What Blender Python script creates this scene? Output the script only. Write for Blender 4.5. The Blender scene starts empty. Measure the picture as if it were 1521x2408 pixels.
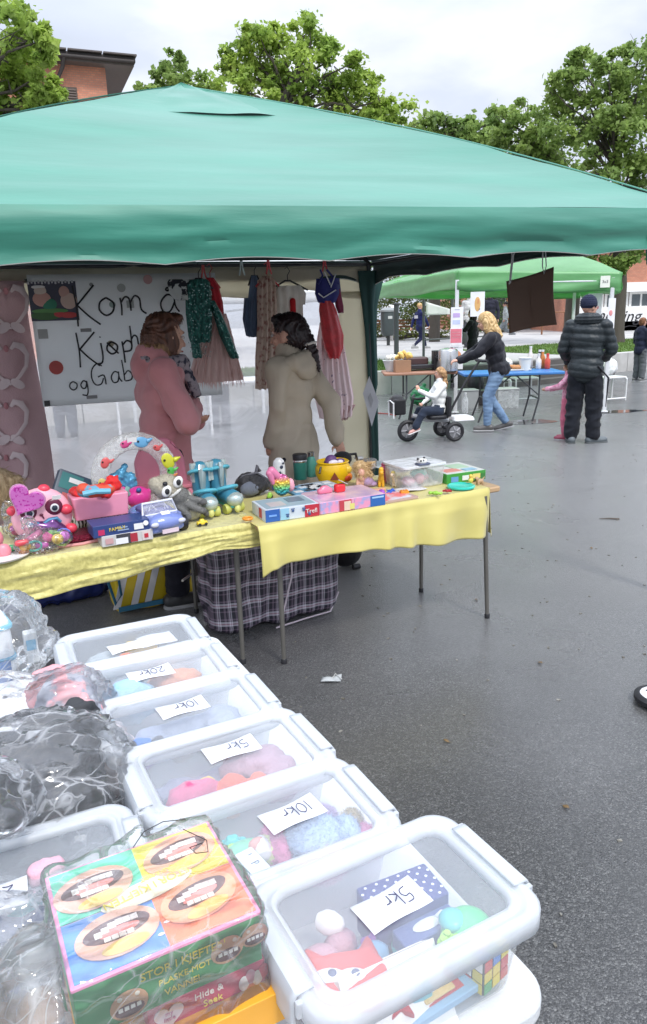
import bpy, bmesh, math, random
import numpy as np
from mathutils import Vector, Matrix, Quaternion, noise as mnoise
R = math.radians; PI = math.pi
random.seed(7); rng = np.random.default_rng(11)
sc = bpy.context.scene
col = sc.collection

# ------------------------------------------------------------ camera
CH = 1.65; PITCH = R(15.0); ROLL = R(-1.8); FPX = 1738.0
fw = Vector((0, math.cos(PITCH), -math.sin(PITCH))); rt = Vector((1, 0, 0)); up = rt.cross(fw)
rt2 = math.cos(ROLL)*rt + math.sin(ROLL)*up; up2 = -math.sin(ROLL)*rt + math.cos(ROLL)*up
cd = bpy.data.cameras.new('camera'); cam = bpy.data.objects.new('camera', cd); col.objects.link(cam)
cd.sensor_fit = 'VERTICAL'; cd.sensor_height = 36; cd.lens = 36*FPX/2407.0; cd.clip_start = .05; cd.clip_end = 2000
m3 = Matrix((rt2, up2, -fw)).transposed()
cam.matrix_world = Matrix.Translation((0, 0, CH)) @ m3.to_4x4()
sc.camera = cam
def ray(x, y):
    d = fw + rt2*((x-760.5)/FPX) - up2*((y-1203.5)/FPX)
    return d/d.y
def gp(x, y, z=0.0):          # a point of the photograph on the level z
    d = ray(x, y); t = (z-CH)/d.z
    return Vector((d.x*t, t, z))
def dp(x, y, Y):              # the same at a known distance
    d = ray(x, y); return Vector((d.x*Y, Y, CH+d.z*Y))

# ------------------------------------------------------------ light
SUN_EL, SUN_AZ = R(52), R(150)
w = bpy.data.worlds.new("World"); sc.world = w; w.use_nodes = True
nt = w.node_tree; nt.nodes.clear()
def N(nt, t, **k):
    n = nt.nodes.new(t)
    for a, b in k.items(): setattr(n, a, b)
    return n
o = N(nt, 'ShaderNodeOutputWorld'); bg = N(nt, 'ShaderNodeBackground'); bg.inputs[1].default_value = .1
sky = N(nt, 'ShaderNodeTexSky', sky_type='NISHITA'); sky.sun_disc = False; sky.sun_elevation = SUN_EL; sky.sun_rotation = SUN_AZ
tc = N(nt, 'ShaderNodeTexCoord'); mp = N(nt, 'ShaderNodeMapping'); mp.inputs['Scale'].default_value = (1, 1, 2.6)
nt.links.new(tc.outputs['Generated'], mp.inputs[0])
n1 = N(nt, 'ShaderNodeTexNoise'); n1.inputs['Scale'].default_value = 2.3; n1.inputs['Detail'].default_value = 6; n1.inputs['Roughness'].default_value = .5
nt.links.new(mp.outputs[0], n1.inputs[0])
cr = N(nt, 'ShaderNodeValToRGB'); e = cr.color_ramp.elements
e[0].position = .36; e[0].color = (5.3, 5.8, 7.0, 1); e[1].position = .68; e[1].color = (9.0, 9.2, 9.5, 1)
x = e.new(.53); x.color = (6.1, 6.6, 7.7, 1)
nt.links.new(n1.outputs[0], cr.inputs[0])
mx = N(nt, 'ShaderNodeMixRGB'); mx.inputs[0].default_value = .93
nt.links.new(sky.outputs[0], mx.inputs[1]); nt.links.new(cr.outputs[0], mx.inputs[2])
sxyz = N(nt, 'ShaderNodeSeparateXYZ'); nt.links.new(tc.outputs['Generated'], sxyz.inputs[0])
gr = N(nt, 'ShaderNodeValToRGB'); e = gr.color_ramp.elements; e[0].position = .3; e[0].color = (.46, .46, .46, 1); e[1].position = .95; e[1].color = (1.3, 1.3, 1.3, 1); x = e.new(.55); x.color = (.95, .95, .95, 1)
nt.links.new(sxyz.outputs[2], gr.inputs[0])          # an overcast sky is brighter overhead than at the horizon
m2 = N(nt, 'ShaderNodeMixRGB', blend_type='MULTIPLY'); m2.inputs[0].default_value = 1; nt.links.new(mx.outputs[0], m2.inputs[1]); nt.links.new(gr.outputs[0], m2.inputs[2])
m4 = N(nt, 'ShaderNodeVectorMath', operation='SCALE'); m4.inputs['Scale'].default_value = 2.0; nt.links.new(m2.outputs[0], m4.inputs[0])
nt.links.new(m4.outputs[0], bg.inputs[0]); nt.links.new(bg.outputs[0], o.inputs[0])
sl = bpy.data.lights.new('sun', 'SUN'); sl.energy = 1.5; sl.angle = R(10); sl.color = (1, .96, .9)
so = bpy.data.objects.new('sun', sl); col.objects.link(so)
sd = Vector((math.sin(SUN_AZ)*math.cos(SUN_EL), math.cos(SUN_AZ)*math.cos(SUN_EL), math.sin(SUN_EL)))
so.rotation_euler = sd.to_track_quat('Z', 'Y').to_euler()
vs = sc.view_settings; vs.view_transform = 'Standard'; vs.look = 'None'; vs.gamma = 1; vs.exposure = 0.56
vs.use_curve_mapping = False
sc.cycles.transparent_max_bounces = 24; sc.cycles.max_bounces = 8

# ------------------------------------------------------------ materials
MATS = {}
def mat(name, c=(.5, .5, .5), rough=.6, c2=None, ns=6, nd=4, bump=0, bs=60, metal=0, coat=0, sheen=0, spec=.5, alpha=1, trans=0, lo=.35, hi=.65, obj=True, stretch=None, isl=0):
    if name in MATS: return MATS[name]
    m = bpy.data.materials.new(name); m.use_nodes = True; t = m.node_tree; b = t.nodes['Principled BSDF']
    b.inputs['Roughness'].default_value = rough; b.inputs['Metallic'].default_value = metal
    b.inputs['Specular IOR Level'].default_value = spec
    b.inputs['Coat Weight'].default_value = coat; b.inputs['Coat Roughness'].default_value = .12
    b.inputs['Sheen Weight'].default_value = sheen
    b.inputs['Alpha'].default_value = alpha
    c = tuple(c); c2 = tuple(c2) if c2 else tuple(v*.82 for v in c)
    tcn = N(t, 'ShaderNodeTexCoord'); mpn = N(t, 'ShaderNodeMapping')
    if stretch: mpn.inputs['Scale'].default_value = stretch
    t.links.new(tcn.outputs['Object'], mpn.inputs[0])
    nn = N(t, 'ShaderNodeTexNoise'); nn.inputs['Scale'].default_value = ns; nn.inputs['Detail'].default_value = nd
    t.links.new(mpn.outputs[0], nn.inputs[0])
    r = N(t, 'ShaderNodeValToRGB'); r.color_ramp.elements[0].position = lo; r.color_ramp.elements[1].position = hi
    r.color_ramp.elements[0].color = c2+(1,); r.color_ramp.elements[1].color = c+(1,)
    t.links.new(nn.outputs[0], r.inputs[0]); colout = r.outputs[0]
    if isl:
        g = N(t, 'ShaderNodeNewGeometry'); mr = N(t, 'ShaderNodeMapRange'); mr.inputs[3].default_value = 1-isl; mr.inputs[4].default_value = 1+isl
        t.links.new(g.outputs['Random Per Island'], mr.inputs[0])
        hs = N(t, 'ShaderNodeHueSaturation'); t.links.new(mr.outputs[0], hs.inputs['Value']); t.links.new(colout, hs.inputs['Color']); colout = hs.outputs[0]
    t.links.new(colout, b.inputs['Base Color'])
    if bump:
        n2 = N(t, 'ShaderNodeTexNoise'); n2.inputs['Scale'].default_value = bs; n2.inputs['Detail'].default_value = 3
        t.links.new(mpn.outputs[0], n2.inputs[0])
        bp = N(t, 'ShaderNodeBump'); bp.inputs['Strength'].default_value = bump; bp.inputs['Distance'].default_value = .01
        t.links.new(n2.outputs[0], bp.inputs['Height']); t.links.new(bp.outputs[0], b.inputs['Normal'])
    if trans:
        tr = N(t, 'ShaderNodeBsdfTranslucent'); ms = N(t, 'ShaderNodeMixShader'); ms.inputs[0].default_value = trans
        t.links.new(colout, tr.inputs[0]); t.links.new(b.outputs[0], ms.inputs[1]); t.links.new(tr.outputs[0], ms.inputs[2])
        t.links.new(ms.outputs[0], t.nodes['Material Output'].inputs[0])
    MATS[name] = m; return m
def film(name, base=.15, edge=.6, c=(.9, .93, .96), rough=.15, wr=.3, ws=9, bump=.4, stretch=(1, 1, 1), thru=0):
    """see-through plastic: mostly open, whiter where it turns away and along creases"""
    if name in MATS: return MATS[name]
    m = bpy.data.materials.new(name); m.use_nodes = True; t = m.node_tree; b = t.nodes['Principled BSDF']
    b.inputs['Base Color'].default_value = c+(1,); b.inputs['Roughness'].default_value = rough; b.inputs['Specular IOR Level'].default_value = .8
    tcn = N(t, 'ShaderNodeTexCoord'); mpn = N(t, 'ShaderNodeMapping'); mpn.inputs['Scale'].default_value = stretch; t.links.new(tcn.outputs['Object'], mpn.inputs[0])
    nn = N(t, 'ShaderNodeTexNoise'); nn.inputs['Scale'].default_value = ws; nn.inputs['Detail'].default_value = 5; nn.inputs['Distortion'].default_value = 1.5
    t.links.new(mpn.outputs[0], nn.inputs[0])
    bp = N(t, 'ShaderNodeBump'); bp.inputs['Strength'].default_value = bump; bp.inputs['Distance'].default_value = .03
    t.links.new(nn.outputs[0], bp.inputs['Height']); t.links.new(bp.outputs[0], b.inputs['Normal'])
    r = N(t, 'ShaderNodeValToRGB'); r.color_ramp.elements[0].position = .48; r.color_ramp.elements[0].color = (0, 0, 0, 1); r.color_ramp.elements[1].position = .72; r.color_ramp.elements[1].color = (1, 1, 1, 1)
    t.links.new(nn.outputs[0], r.inputs[0])
    lw = N(t, 'ShaderNodeLayerWeight'); lw.inputs[0].default_value = .35
    a = N(t, 'ShaderNodeMath', operation='MULTIPLY_ADD'); a.inputs[1].default_value = edge; a.inputs[2].default_value = base
    t.links.new(lw.outputs['Facing'], a.inputs[0])
    a2 = N(t, 'ShaderNodeMath', operation='MULTIPLY_ADD', use_clamp=True); a2.inputs[1].default_value = wr
    t.links.new(r.outputs[0], a2.inputs[0]); t.links.new(a.outputs[0], a2.inputs[2])
    tr = N(t, 'ShaderNodeBsdfTransparent'); ms = N(t, 'ShaderNodeMixShader')
    src = b.outputs[0]
    if thru:
        tl = N(t, 'ShaderNodeBsdfTranslucent'); tl.inputs[0].default_value = c+(1,); m5 = N(t, 'ShaderNodeMixShader'); m5.inputs[0].default_value = thru
        t.links.new(b.outputs[0], m5.inputs[1]); t.links.new(tl.outputs[0], m5.inputs[2]); src = m5.outputs[0]
    t.links.new(a2.outputs[0], ms.inputs[0]); t.links.new(tr.outputs[0], ms.inputs[1]); t.links.new(src, ms.inputs[2])
    t.links.new(ms.outputs[0], t.nodes['Material Output'].inputs[0])
    MATS[name] = m; return m
def clearfilm(name, haze=.04, c=(.85, .87, .9), ws=9, crease=.6, bump=.7, stretch=(1, 1, 1), width=.016):
    """thin clear polythene: open, with sharp sky highlights and fine white crease lines"""
    if name in MATS: return MATS[name]
    m = bpy.data.materials.new(name); m.use_nodes = True; t = m.node_tree; t.nodes.remove(t.nodes['Principled BSDF'])
    tcn = N(t, 'ShaderNodeTexCoord'); mpn = N(t, 'ShaderNodeMapping'); mpn.inputs['Scale'].default_value = stretch; t.links.new(tcn.outputs['Object'], mpn.inputs[0])
    wn = N(t, 'ShaderNodeTexNoise'); wn.inputs['Scale'].default_value = ws*.8; wn.inputs['Detail'].default_value = 1; t.links.new(mpn.outputs[0], wn.inputs[0])
    wm = N(t, 'ShaderNodeVectorMath', operation='MULTIPLY_ADD'); wm.inputs[1].default_value = (.12, .12, .12); t.links.new(wn.outputs['Color'], wm.inputs[0]); t.links.new(mpn.outputs[0], wm.inputs[2])
    masks = []
    for sc_, wd in ((ws, width), (ws*2.6, width*1.2)):      # straight polygonal creases, two sizes
        n = N(t, 'ShaderNodeTexVoronoi', feature='DISTANCE_TO_EDGE'); n.inputs['Scale'].default_value = sc_; t.links.new(wm.outputs[0], n.inputs[0])
        f1 = N(t, 'ShaderNodeTexVoronoi'); f1.inputs['Scale'].default_value = sc_; t.links.new(wm.outputs[0], f1.inputs[0])
        r = N(t, 'ShaderNodeMapRange'); r.inputs[1].default_value = 0; r.inputs[2].default_value = wd; r.inputs[3].default_value = 1; r.inputs[4].default_value = 0; t.links.new(n.outputs['Distance'], r.inputs[0]); masks.append((r, f1))
    mx0 = N(t, 'ShaderNodeMath', operation='MAXIMUM'); t.links.new(masks[0][0].outputs[0], mx0.inputs[0]); t.links.new(masks[1][0].outputs[0], mx0.inputs[1])
    gm = N(t, 'ShaderNodeTexNoise'); gm.inputs['Scale'].default_value = ws*1.3; t.links.new(mpn.outputs[0], gm.inputs[0]); gr_ = N(t, 'ShaderNodeMapRange'); gr_.inputs[1].default_value = .42; gr_.inputs[2].default_value = .62; t.links.new(gm.outputs[0], gr_.inputs[0])
    mxx = N(t, 'ShaderNodeMath', operation='MULTIPLY'); t.links.new(mx0.outputs[0], mxx.inputs[0]); t.links.new(gr_.outputs[0], mxx.inputs[1])      # only some of them whiten
    hgt = N(t, 'ShaderNodeMath', operation='MULTIPLY_ADD'); hgt.inputs[1].default_value = .35; t.links.new(masks[1][1].outputs['Distance'], hgt.inputs[0]); t.links.new(masks[0][1].outputs['Distance'], hgt.inputs[2])
    bp = N(t, 'ShaderNodeBump'); bp.inputs['Strength'].default_value = bump; bp.inputs['Distance'].default_value = .06; t.links.new(hgt.outputs[0], bp.inputs['Height'])
    gl = N(t, 'ShaderNodeBsdfGlossy'); gl.inputs['Roughness'].default_value = .1; gl.inputs[0].default_value = (1, 1, 1, 1); t.links.new(bp.outputs[0], gl.inputs['Normal'])
    fr = N(t, 'ShaderNodeFresnel'); fr.inputs[0].default_value = 1.5; t.links.new(bp.outputs[0], fr.inputs['Normal']); f2 = N(t, 'ShaderNodeMath', operation='MULTIPLY_ADD', use_clamp=True); f2.inputs[1].default_value = 1.0; f2.inputs[2].default_value = .02; t.links.new(fr.outputs[0], f2.inputs[0])
    tr = N(t, 'ShaderNodeBsdfTransparent'); m1 = N(t, 'ShaderNodeMixShader'); t.links.new(f2.outputs[0], m1.inputs[0]); t.links.new(tr.outputs[0], m1.inputs[1]); t.links.new(gl.outputs[0], m1.inputs[2])
    df = N(t, 'ShaderNodeBsdfDiffuse'); df.inputs[0].default_value = c+(1,); tl = N(t, 'ShaderNodeBsdfTranslucent'); tl.inputs[0].default_value = c+(1,); m2 = N(t, 'ShaderNodeMixShader'); m2.inputs[0].default_value = .4; t.links.new(df.outputs[0], m2.inputs[1]); t.links.new(tl.outputs[0], m2.inputs[2])
    hz = N(t, 'ShaderNodeMath', operation='MULTIPLY_ADD', use_clamp=True); hz.inputs[1].default_value = crease; hz.inputs[2].default_value = haze; t.links.new(mxx.outputs[0], hz.inputs[0])
    m3_ = N(t, 'ShaderNodeMixShader'); t.links.new(hz.outputs[0], m3_.inputs[0]); t.links.new(m1.outputs[0], m3_.inputs[1]); t.links.new(m2.outputs[0], m3_.inputs[2]); t.links.new(m3_.outputs[0], t.nodes['Material Output'].inputs[0])
    MATS[name] = m; return m
_pc = {}
def P(c, rough=.45, **k):     # plain coloured plastic / card, one per colour
    key = (tuple(c), rough, tuple(sorted(k.items())))
    if key not in _pc: _pc[key] = mat('paint_%d' % len(_pc), c, rough, ns=9, c2=tuple(v*.9 for v in c), **k)
    return _pc[key]
def F(c, rough=.9, **k):      # plain coloured cloth
    key = ('f', tuple(c), rough, tuple(sorted(k.items())))
    if key not in _pc: _pc[key] = mat('cloth_%d' % len(_pc), c, rough, ns=7, c2=tuple(v*.72 for v in c), bump=.35, bs=160, sheen=.1, spec=.25, **k)
    return _pc[key]

# ------------------------------------------------------------ objects
def setp(o, label=None, cat=None, group=None, kind=None):
    if label: o['label'] = label
    if cat: o['category'] = cat
    if group: o['group'] = group
    if kind: o['kind'] = kind
    return o
def thing(name, label, cat, loc=(0, 0, 0), rot=0, group=None):
    o = bpy.data.objects.new(name, None); col.objects.link(o); o.empty_display_size = .1
    o.location = loc
    o.rotation_euler = (0, 0, rot) if not isinstance(rot, (tuple, list)) else rot
    return setp(o, label, cat, group)
def link(name, me, parent=None, mats=None, smooth=True):
    o = bpy.data.objects.new(name, me); col.objects.link(o)
    if parent: o.parent = parent
    if mats is not None:
        me.materials.clear()
        for m in (mats if isinstance(mats, (list, tuple)) else [mats]): me.materials.append(m)
    if smooth is not None:
        me.polygons.foreach_set('use_smooth', [bool(smooth)]*len(me.polygons))
    return o
def autosmooth(me, ang=35):
    bm = bmesh.new(); bm.from_mesh(me)
    for e in bm.edges:
        if len(e.link_faces) == 2 and e.calc_face_angle(0) > R(ang): e.smooth = False
    for f in bm.faces: f.smooth = True
    bm.to_mesh(me); bm.free()
class MB:
    """collects shapes into ONE mesh"""
    def __init__(s): s.v = []; s.f = []; s.m = []; s.mi = 0; s.M = Matrix.Identity(4)
    def add(s, vs, fs):
        n = len(s.v); s.v += [s.M @ Vector(p) for p in vs]; s.f += [tuple(i+n for i in f) for f in fs]; s.m += [s.mi]*len(fs); return s
    def box(s, c, d, rz=0, M=None, taper=1.0):
        hx, hy, hz = d[0]/2, d[1]/2, d[2]/2
        vs = []
        for z in (-1, 1):
            k = taper if z > 0 else 1
            for x, y in ((-1, -1), (1, -1), (1, 1), (-1, 1)): vs.append(Vector((x*hx*k, y*hy*k, z*hz)))
        q = (M or Matrix.Rotation(rz, 4, 'Z')); vs = [Vector(c)+(q @ p) for p in vs]
        return s.add(vs, [(3, 2, 1, 0), (4, 5, 6, 7), (0, 1, 5, 4), (1, 2, 6, 5), (2, 3, 7, 6), (3, 0, 4, 7)])
    def rbox(s, c, d, r=.01, n=3, rz=0, top=1.0):
        """box with rounded upright edges and slightly eased top/bottom"""
        def ring(hx, hy, rr, z):
            out = []
            for k, (sx, sy) in enumerate(((1, 1), (-1, 1), (-1, -1), (1, -1))):
                for i in range(n+1):
                    a = PI/2*k + PI/2*i/n
                    out.append(((hx-rr)*sx+rr*math.cos(a), (hy-rr)*sy+rr*math.sin(a), z))
            return out
        hx, hy, hz = d[0]/2, d[1]/2, d[2]/2; e_ = min(r*.4, hz*.4)
        rs = [ring(hx-e_, hy-e_, max(r-e_, r*.5), -hz), ring(hx, hy, r, -hz+e_), ring(hx*top, hy*top, r, hz-e_), ring(hx*top-e_, hy*top-e_, max(r-e_, r*.5), hz)]
        q = Matrix.Translation(c) @ Matrix.Rotation(rz, 4, 'Z')
        return s.rings([[q @ Vector(p) for p in x] for x in rs])
    def rings(s, rs, cap=True, closed=True):
        n = len(rs[0]); vs = [p for r_ in rs for p in r_]; fs = []
        for i in range(len(rs)-1):
            for j in range(n if closed else n-1):
                a = i*n+j; b = i*n+(j+1) % n; fs.append((a, b, b+n, a+n))
        if cap: fs.append(tuple(range(n-1, -1, -1))); fs.append(tuple((len(rs)-1)*n+j for j in range(n)))
        return s.add(vs, fs)
    def tube(s, pts, r, n=8, cap=True, flat=1.0):
        pts = [Vector(p) for p in pts]; rr = r if isinstance(r, (list, tuple)) else [r]*len(pts)
        rs = []; prev = None
        for i, p in enumerate(pts):
            t = (pts[min(i+1, len(pts)-1)]-pts[max(i-1, 0)])
            if t.length < 1e-9: t = Vector((0, 0, 1))
            t.normalize()
            if prev is None: a = t.orthogonal().normalized()
            else:
                a = prev-t*prev.dot(t)
                a = a.normalized() if a.length > 1e-6 else t.orthogonal().normalized()
            prev = a; b = t.cross(a)
            rs.append([p+(a*math.cos(2*PI*k/n)+b*math.sin(2*PI*k/n)*flat)*rr[i] for k in range(n)])
        return s.rings(rs, cap)
    def cyl(s, a, b, r0, r1=None, n=16): return s.tube([a, b], [r0, r0 if r1 is None else r1], n)
    def lathe(s, prof, c=(0, 0, 0), n=20, M=None):
        q = Matrix.Translation(c) @ (M or Matrix.Identity(4))
        rs = [[q @ Vector((r*math.cos(2*PI*k/n), r*math.sin(2*PI*k/n), z)) for k in range(n)] for r, z in prof]
        return s.rings(rs)
    def ell(s, c, r, M=None, n=14, m=9):
        if not isinstance(r, (tuple, list)): r = (r, r, r)
        q = M or Matrix.Identity(4); c = Vector(c); rs = []
        for i in range(1, m):
            t = PI*i/m; rs.append([c+(q @ Vector((r[0]*math.sin(t)*math.cos(2*PI*k/n), r[1]*math.sin(t)*math.sin(2*PI*k/n), -r[2]*math.cos(t)))) for k in range(n)])
        base = len(s.v); s.rings(rs, cap=False)
        n0 = len(s.v); s.v += [s.M @ (c+(q @ Vector((0, 0, -r[2])))), s.M @ (c+(q @ Vector((0, 0, r[2]))))]
        for k in range(n):
            s.f.append((n0, base+(k+1) % n, base+k)); s.m.append(s.mi)
            l = base+(m-2)*n; s.f.append((n0+1, l+k, l+(k+1) % n)); s.m.append(s.mi)
        return s
    def cap(s, a, b, ra, rb=None, n=12):
        a = Vector(a); b = Vector(b); rb = ra if rb is None else rb; d = (b-a)
        if d.length < 1e-6: return s.ell(a, ra)
        d.normalize(); pts = []; rr = []
        for i in range(5): t = PI/2*i/4; pts.append(a-d*ra*math.cos(t)); rr.append(max(ra*math.sin(t), ra*.02))
        for i in range(5): t = PI/2*i/4; pts.append(b+d*rb*math.sin(t)); rr.append(max(rb*math.cos(t), rb*.02))
        # explicit frame so the tips stay clean
        u = d.orthogonal().normalized(); w_ = d.cross(u)
        return s.rings([[p+(u*math.cos(2*PI*k/n)+w_*math.sin(2*PI*k/n))*q for k in range(n)] for p, q in zip(pts, rr)])
    def prism(s, out, z0, z1, M=None):
        q = M or Matrix.Identity(4); n = len(out)
        vs = [q @ Vector((x, y, z0)) for x, y in out]+[q @ Vector((x, y, z1)) for x, y in out]
        return s.add(vs, [tuple(range(n-1, -1, -1)), tuple(range(n, 2*n))]+[(i, (i+1) % n, (i+1) % n+n, i+n) for i in range(n)])
    def grid(s, fn, nu, nv, th=0):
        vs = [Vector(fn(i/nu, j/nv)) for j in range(nv+1) for i in range(nu+1)]; W = nu+1
        fs = [(j*W+i, j*W+i+1, (j+1)*W+i+1, (j+1)*W+i) for j in range(nv) for i in range(nu)]
        return s.add(vs, fs)
    def build(s, name, mats, parent=None, smooth=True, ang=38, solid=0, bevel=0, sub=0, outward=None):
        me = bpy.data.meshes.new(name); me.from_pydata([tuple(p) for p in s.v], [], s.f); me.update()
        ml = mats if isinstance(mats, (list, tuple)) else [mats]
        o = link(name, me, parent, ml, None)
        if len(ml) > 1: me.polygons.foreach_set('material_index', [min(i, len(ml)-1) for i in s.m])
        bm = bmesh.new(); bm.from_mesh(me); bmesh.ops.recalc_face_normals(bm, faces=bm.faces); 
        if outward is not None:
            bm.faces.ensure_lookup_table(); k = sum((1 if (f.calc_center_median()-Vector(outward)).dot(f.normal) > 0 else -1)*f.calc_area() for f in bm.faces)
            if k < 0: bmesh.ops.reverse_faces(bm, faces=bm.faces)
        bm.to_mesh(me); bm.free()
        if bevel:
            b_ = o.modifiers.new('b', 'BEVEL'); b_.width = bevel; b_.segments = 2; b_.limit_method = 'ANGLE'; b_.angle_limit = R(40)
        if solid:
            b_ = o.modifiers.new('s', 'SOLIDIFY'); b_.thickness = solid; b_.offset = 0
        if sub:
            b_ = o.modifiers.new('u', 'SUBSURF'); b_.levels = sub; b_.render_levels = sub
        if smooth: autosmooth(me, ang)
        return o
    def fuse(s, name, mats, parent=None, vox=.012, it=4, disp=None):
        """one continuous skin round all the shapes"""
        me = bpy.data.meshes.new(name); me.from_pydata([tuple(p) for p in s.v], [], s.f); me.update()
        bm = bmesh.new(); bm.from_mesh(me); bmesh.ops.recalc_face_normals(bm, faces=bm.faces); bm.to_mesh(me); bm.free()
        t = bpy.data.objects.new('tmp', me); col.objects.link(t)
        r_ = t.modifiers.new('r', 'REMESH'); r_.mode = 'VOXEL'; r_.voxel_size = vox
        if it: q = t.modifiers.new('s', 'SMOOTH'); q.factor = .5; q.iterations = it
        dg = bpy.context.evaluated_depsgraph_get(); dg.update()
        nm = bpy.data.meshes.new_from_object(t.evaluated_get(dg)); nm.name = name
        bpy.data.objects.remove(t); bpy.data.meshes.remove(me)
        if disp:
            ns_ = [v.normal.copy() for v in nm.vertices]
            for v, nn_ in zip(nm.vertices, ns_): v.co += nn_*disp(v.co)
        return link(name, nm, parent, mats, True)
def folds(amp=.008, sc_=(9, 9, 3), seed=0):
    def f(p):
        q = Vector((p.x*sc_[0]+seed, p.y*sc_[1], p.z*sc_[2]))
        return amp*(abs(mnoise.noise(q))*-2.2+.6+.5*mnoise.noise(q*2.3))
    return f
def copy_tree(o, parent=None):
    c = o.copy(); col.objects.link(c)
    if parent: c.parent = parent
    for ch in list(o.children): copy_tree(ch, c)
    return c
def fuzz(o, n, L, w, down=0.0, out=1.0, jit=.5, seed=1):
    """adds n fine tapering hairs to the mesh itself (pile of a plush, loose strands of hair)"""
    me = o.data; me.calc_loop_triangles(); nt = len(me.loop_triangles); nv = len(me.vertices)
    co = np.empty(nv*3, dtype=np.float32); me.vertices.foreach_get('co', co); co = co.reshape(-1, 3)
    ti = np.empty(nt*3, dtype=np.int32); me.loop_triangles.foreach_get('vertices', ti); ti = ti.reshape(-1, 3)
    A, B, C = co[ti[:, 0]], co[ti[:, 1]], co[ti[:, 2]]; cr_ = np.cross(B-A, C-A); ar = np.linalg.norm(cr_, axis=1); nm = cr_/np.maximum(ar, 1e-12)[:, None]
    g = np.random.default_rng(seed); k = g.choice(nt, n, p=ar/ar.sum()); u = g.random((n, 1)); v = g.random((n, 1)); fl = (u+v) > 1; u = np.where(fl, 1-u, u); v = np.where(fl, 1-v, v)
    p = A[k]+(B-A)[k]*u+(C-A)[k]*v; d = nm[k]*out+g.normal(size=(n, 3))*jit; d[:, 2] -= down; d /= np.linalg.norm(d, axis=1)[:, None]
    s = np.cross(d, g.normal(size=(n, 3))); s /= np.linalg.norm(s, axis=1)[:, None]; ll = L*g.uniform(.5, 1.2, (n, 1))
    mid = p+d*ll*.5; d2 = d.copy(); d2[:, 2] -= .4*down+.1; d2 /= np.linalg.norm(d2, axis=1)[:, None]; tip = mid+d2*ll*.5
    V_ = np.stack([p-s*w, p+s*w, mid+s*w*.7, mid-s*w*.7, tip], 1).reshape(-1, 3)
    bm = bmesh.new(); bm.from_mesh(me); vs_ = [bm.verts.new(q) for q in V_.tolist()]
    for i in range(n): a = vs_[5*i:5*i+5]; bm.faces.new((a[0], a[1], a[2], a[3])); bm.faces.new((a[3], a[2], a[4]))
    bm.to_mesh(me); bm.free(); return o
FONT = None
def text(body, size, m, parent, M, name='lettering', ext=.0006, ax='CENTER', shear=0, sp=1):
    cu = bpy.data.curves.new('t', 'FONT'); cu.body = body; cu.size = size; cu.extrude = ext; cu.align_x = ax; cu.align_y = 'CENTER'; cu.shear = shear; cu.space_character = sp; cu.resolution_u = 3
    t = bpy.data.objects.new('t', cu); col.objects.link(t)
    dg = bpy.context.evaluated_depsgraph_get(); dg.update()
    me = bpy.data.meshes.new_from_object(t.evaluated_get(dg)); bpy.data.objects.remove(t)
    me.transform(M); return link(name, me, parent, m, False)
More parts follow.
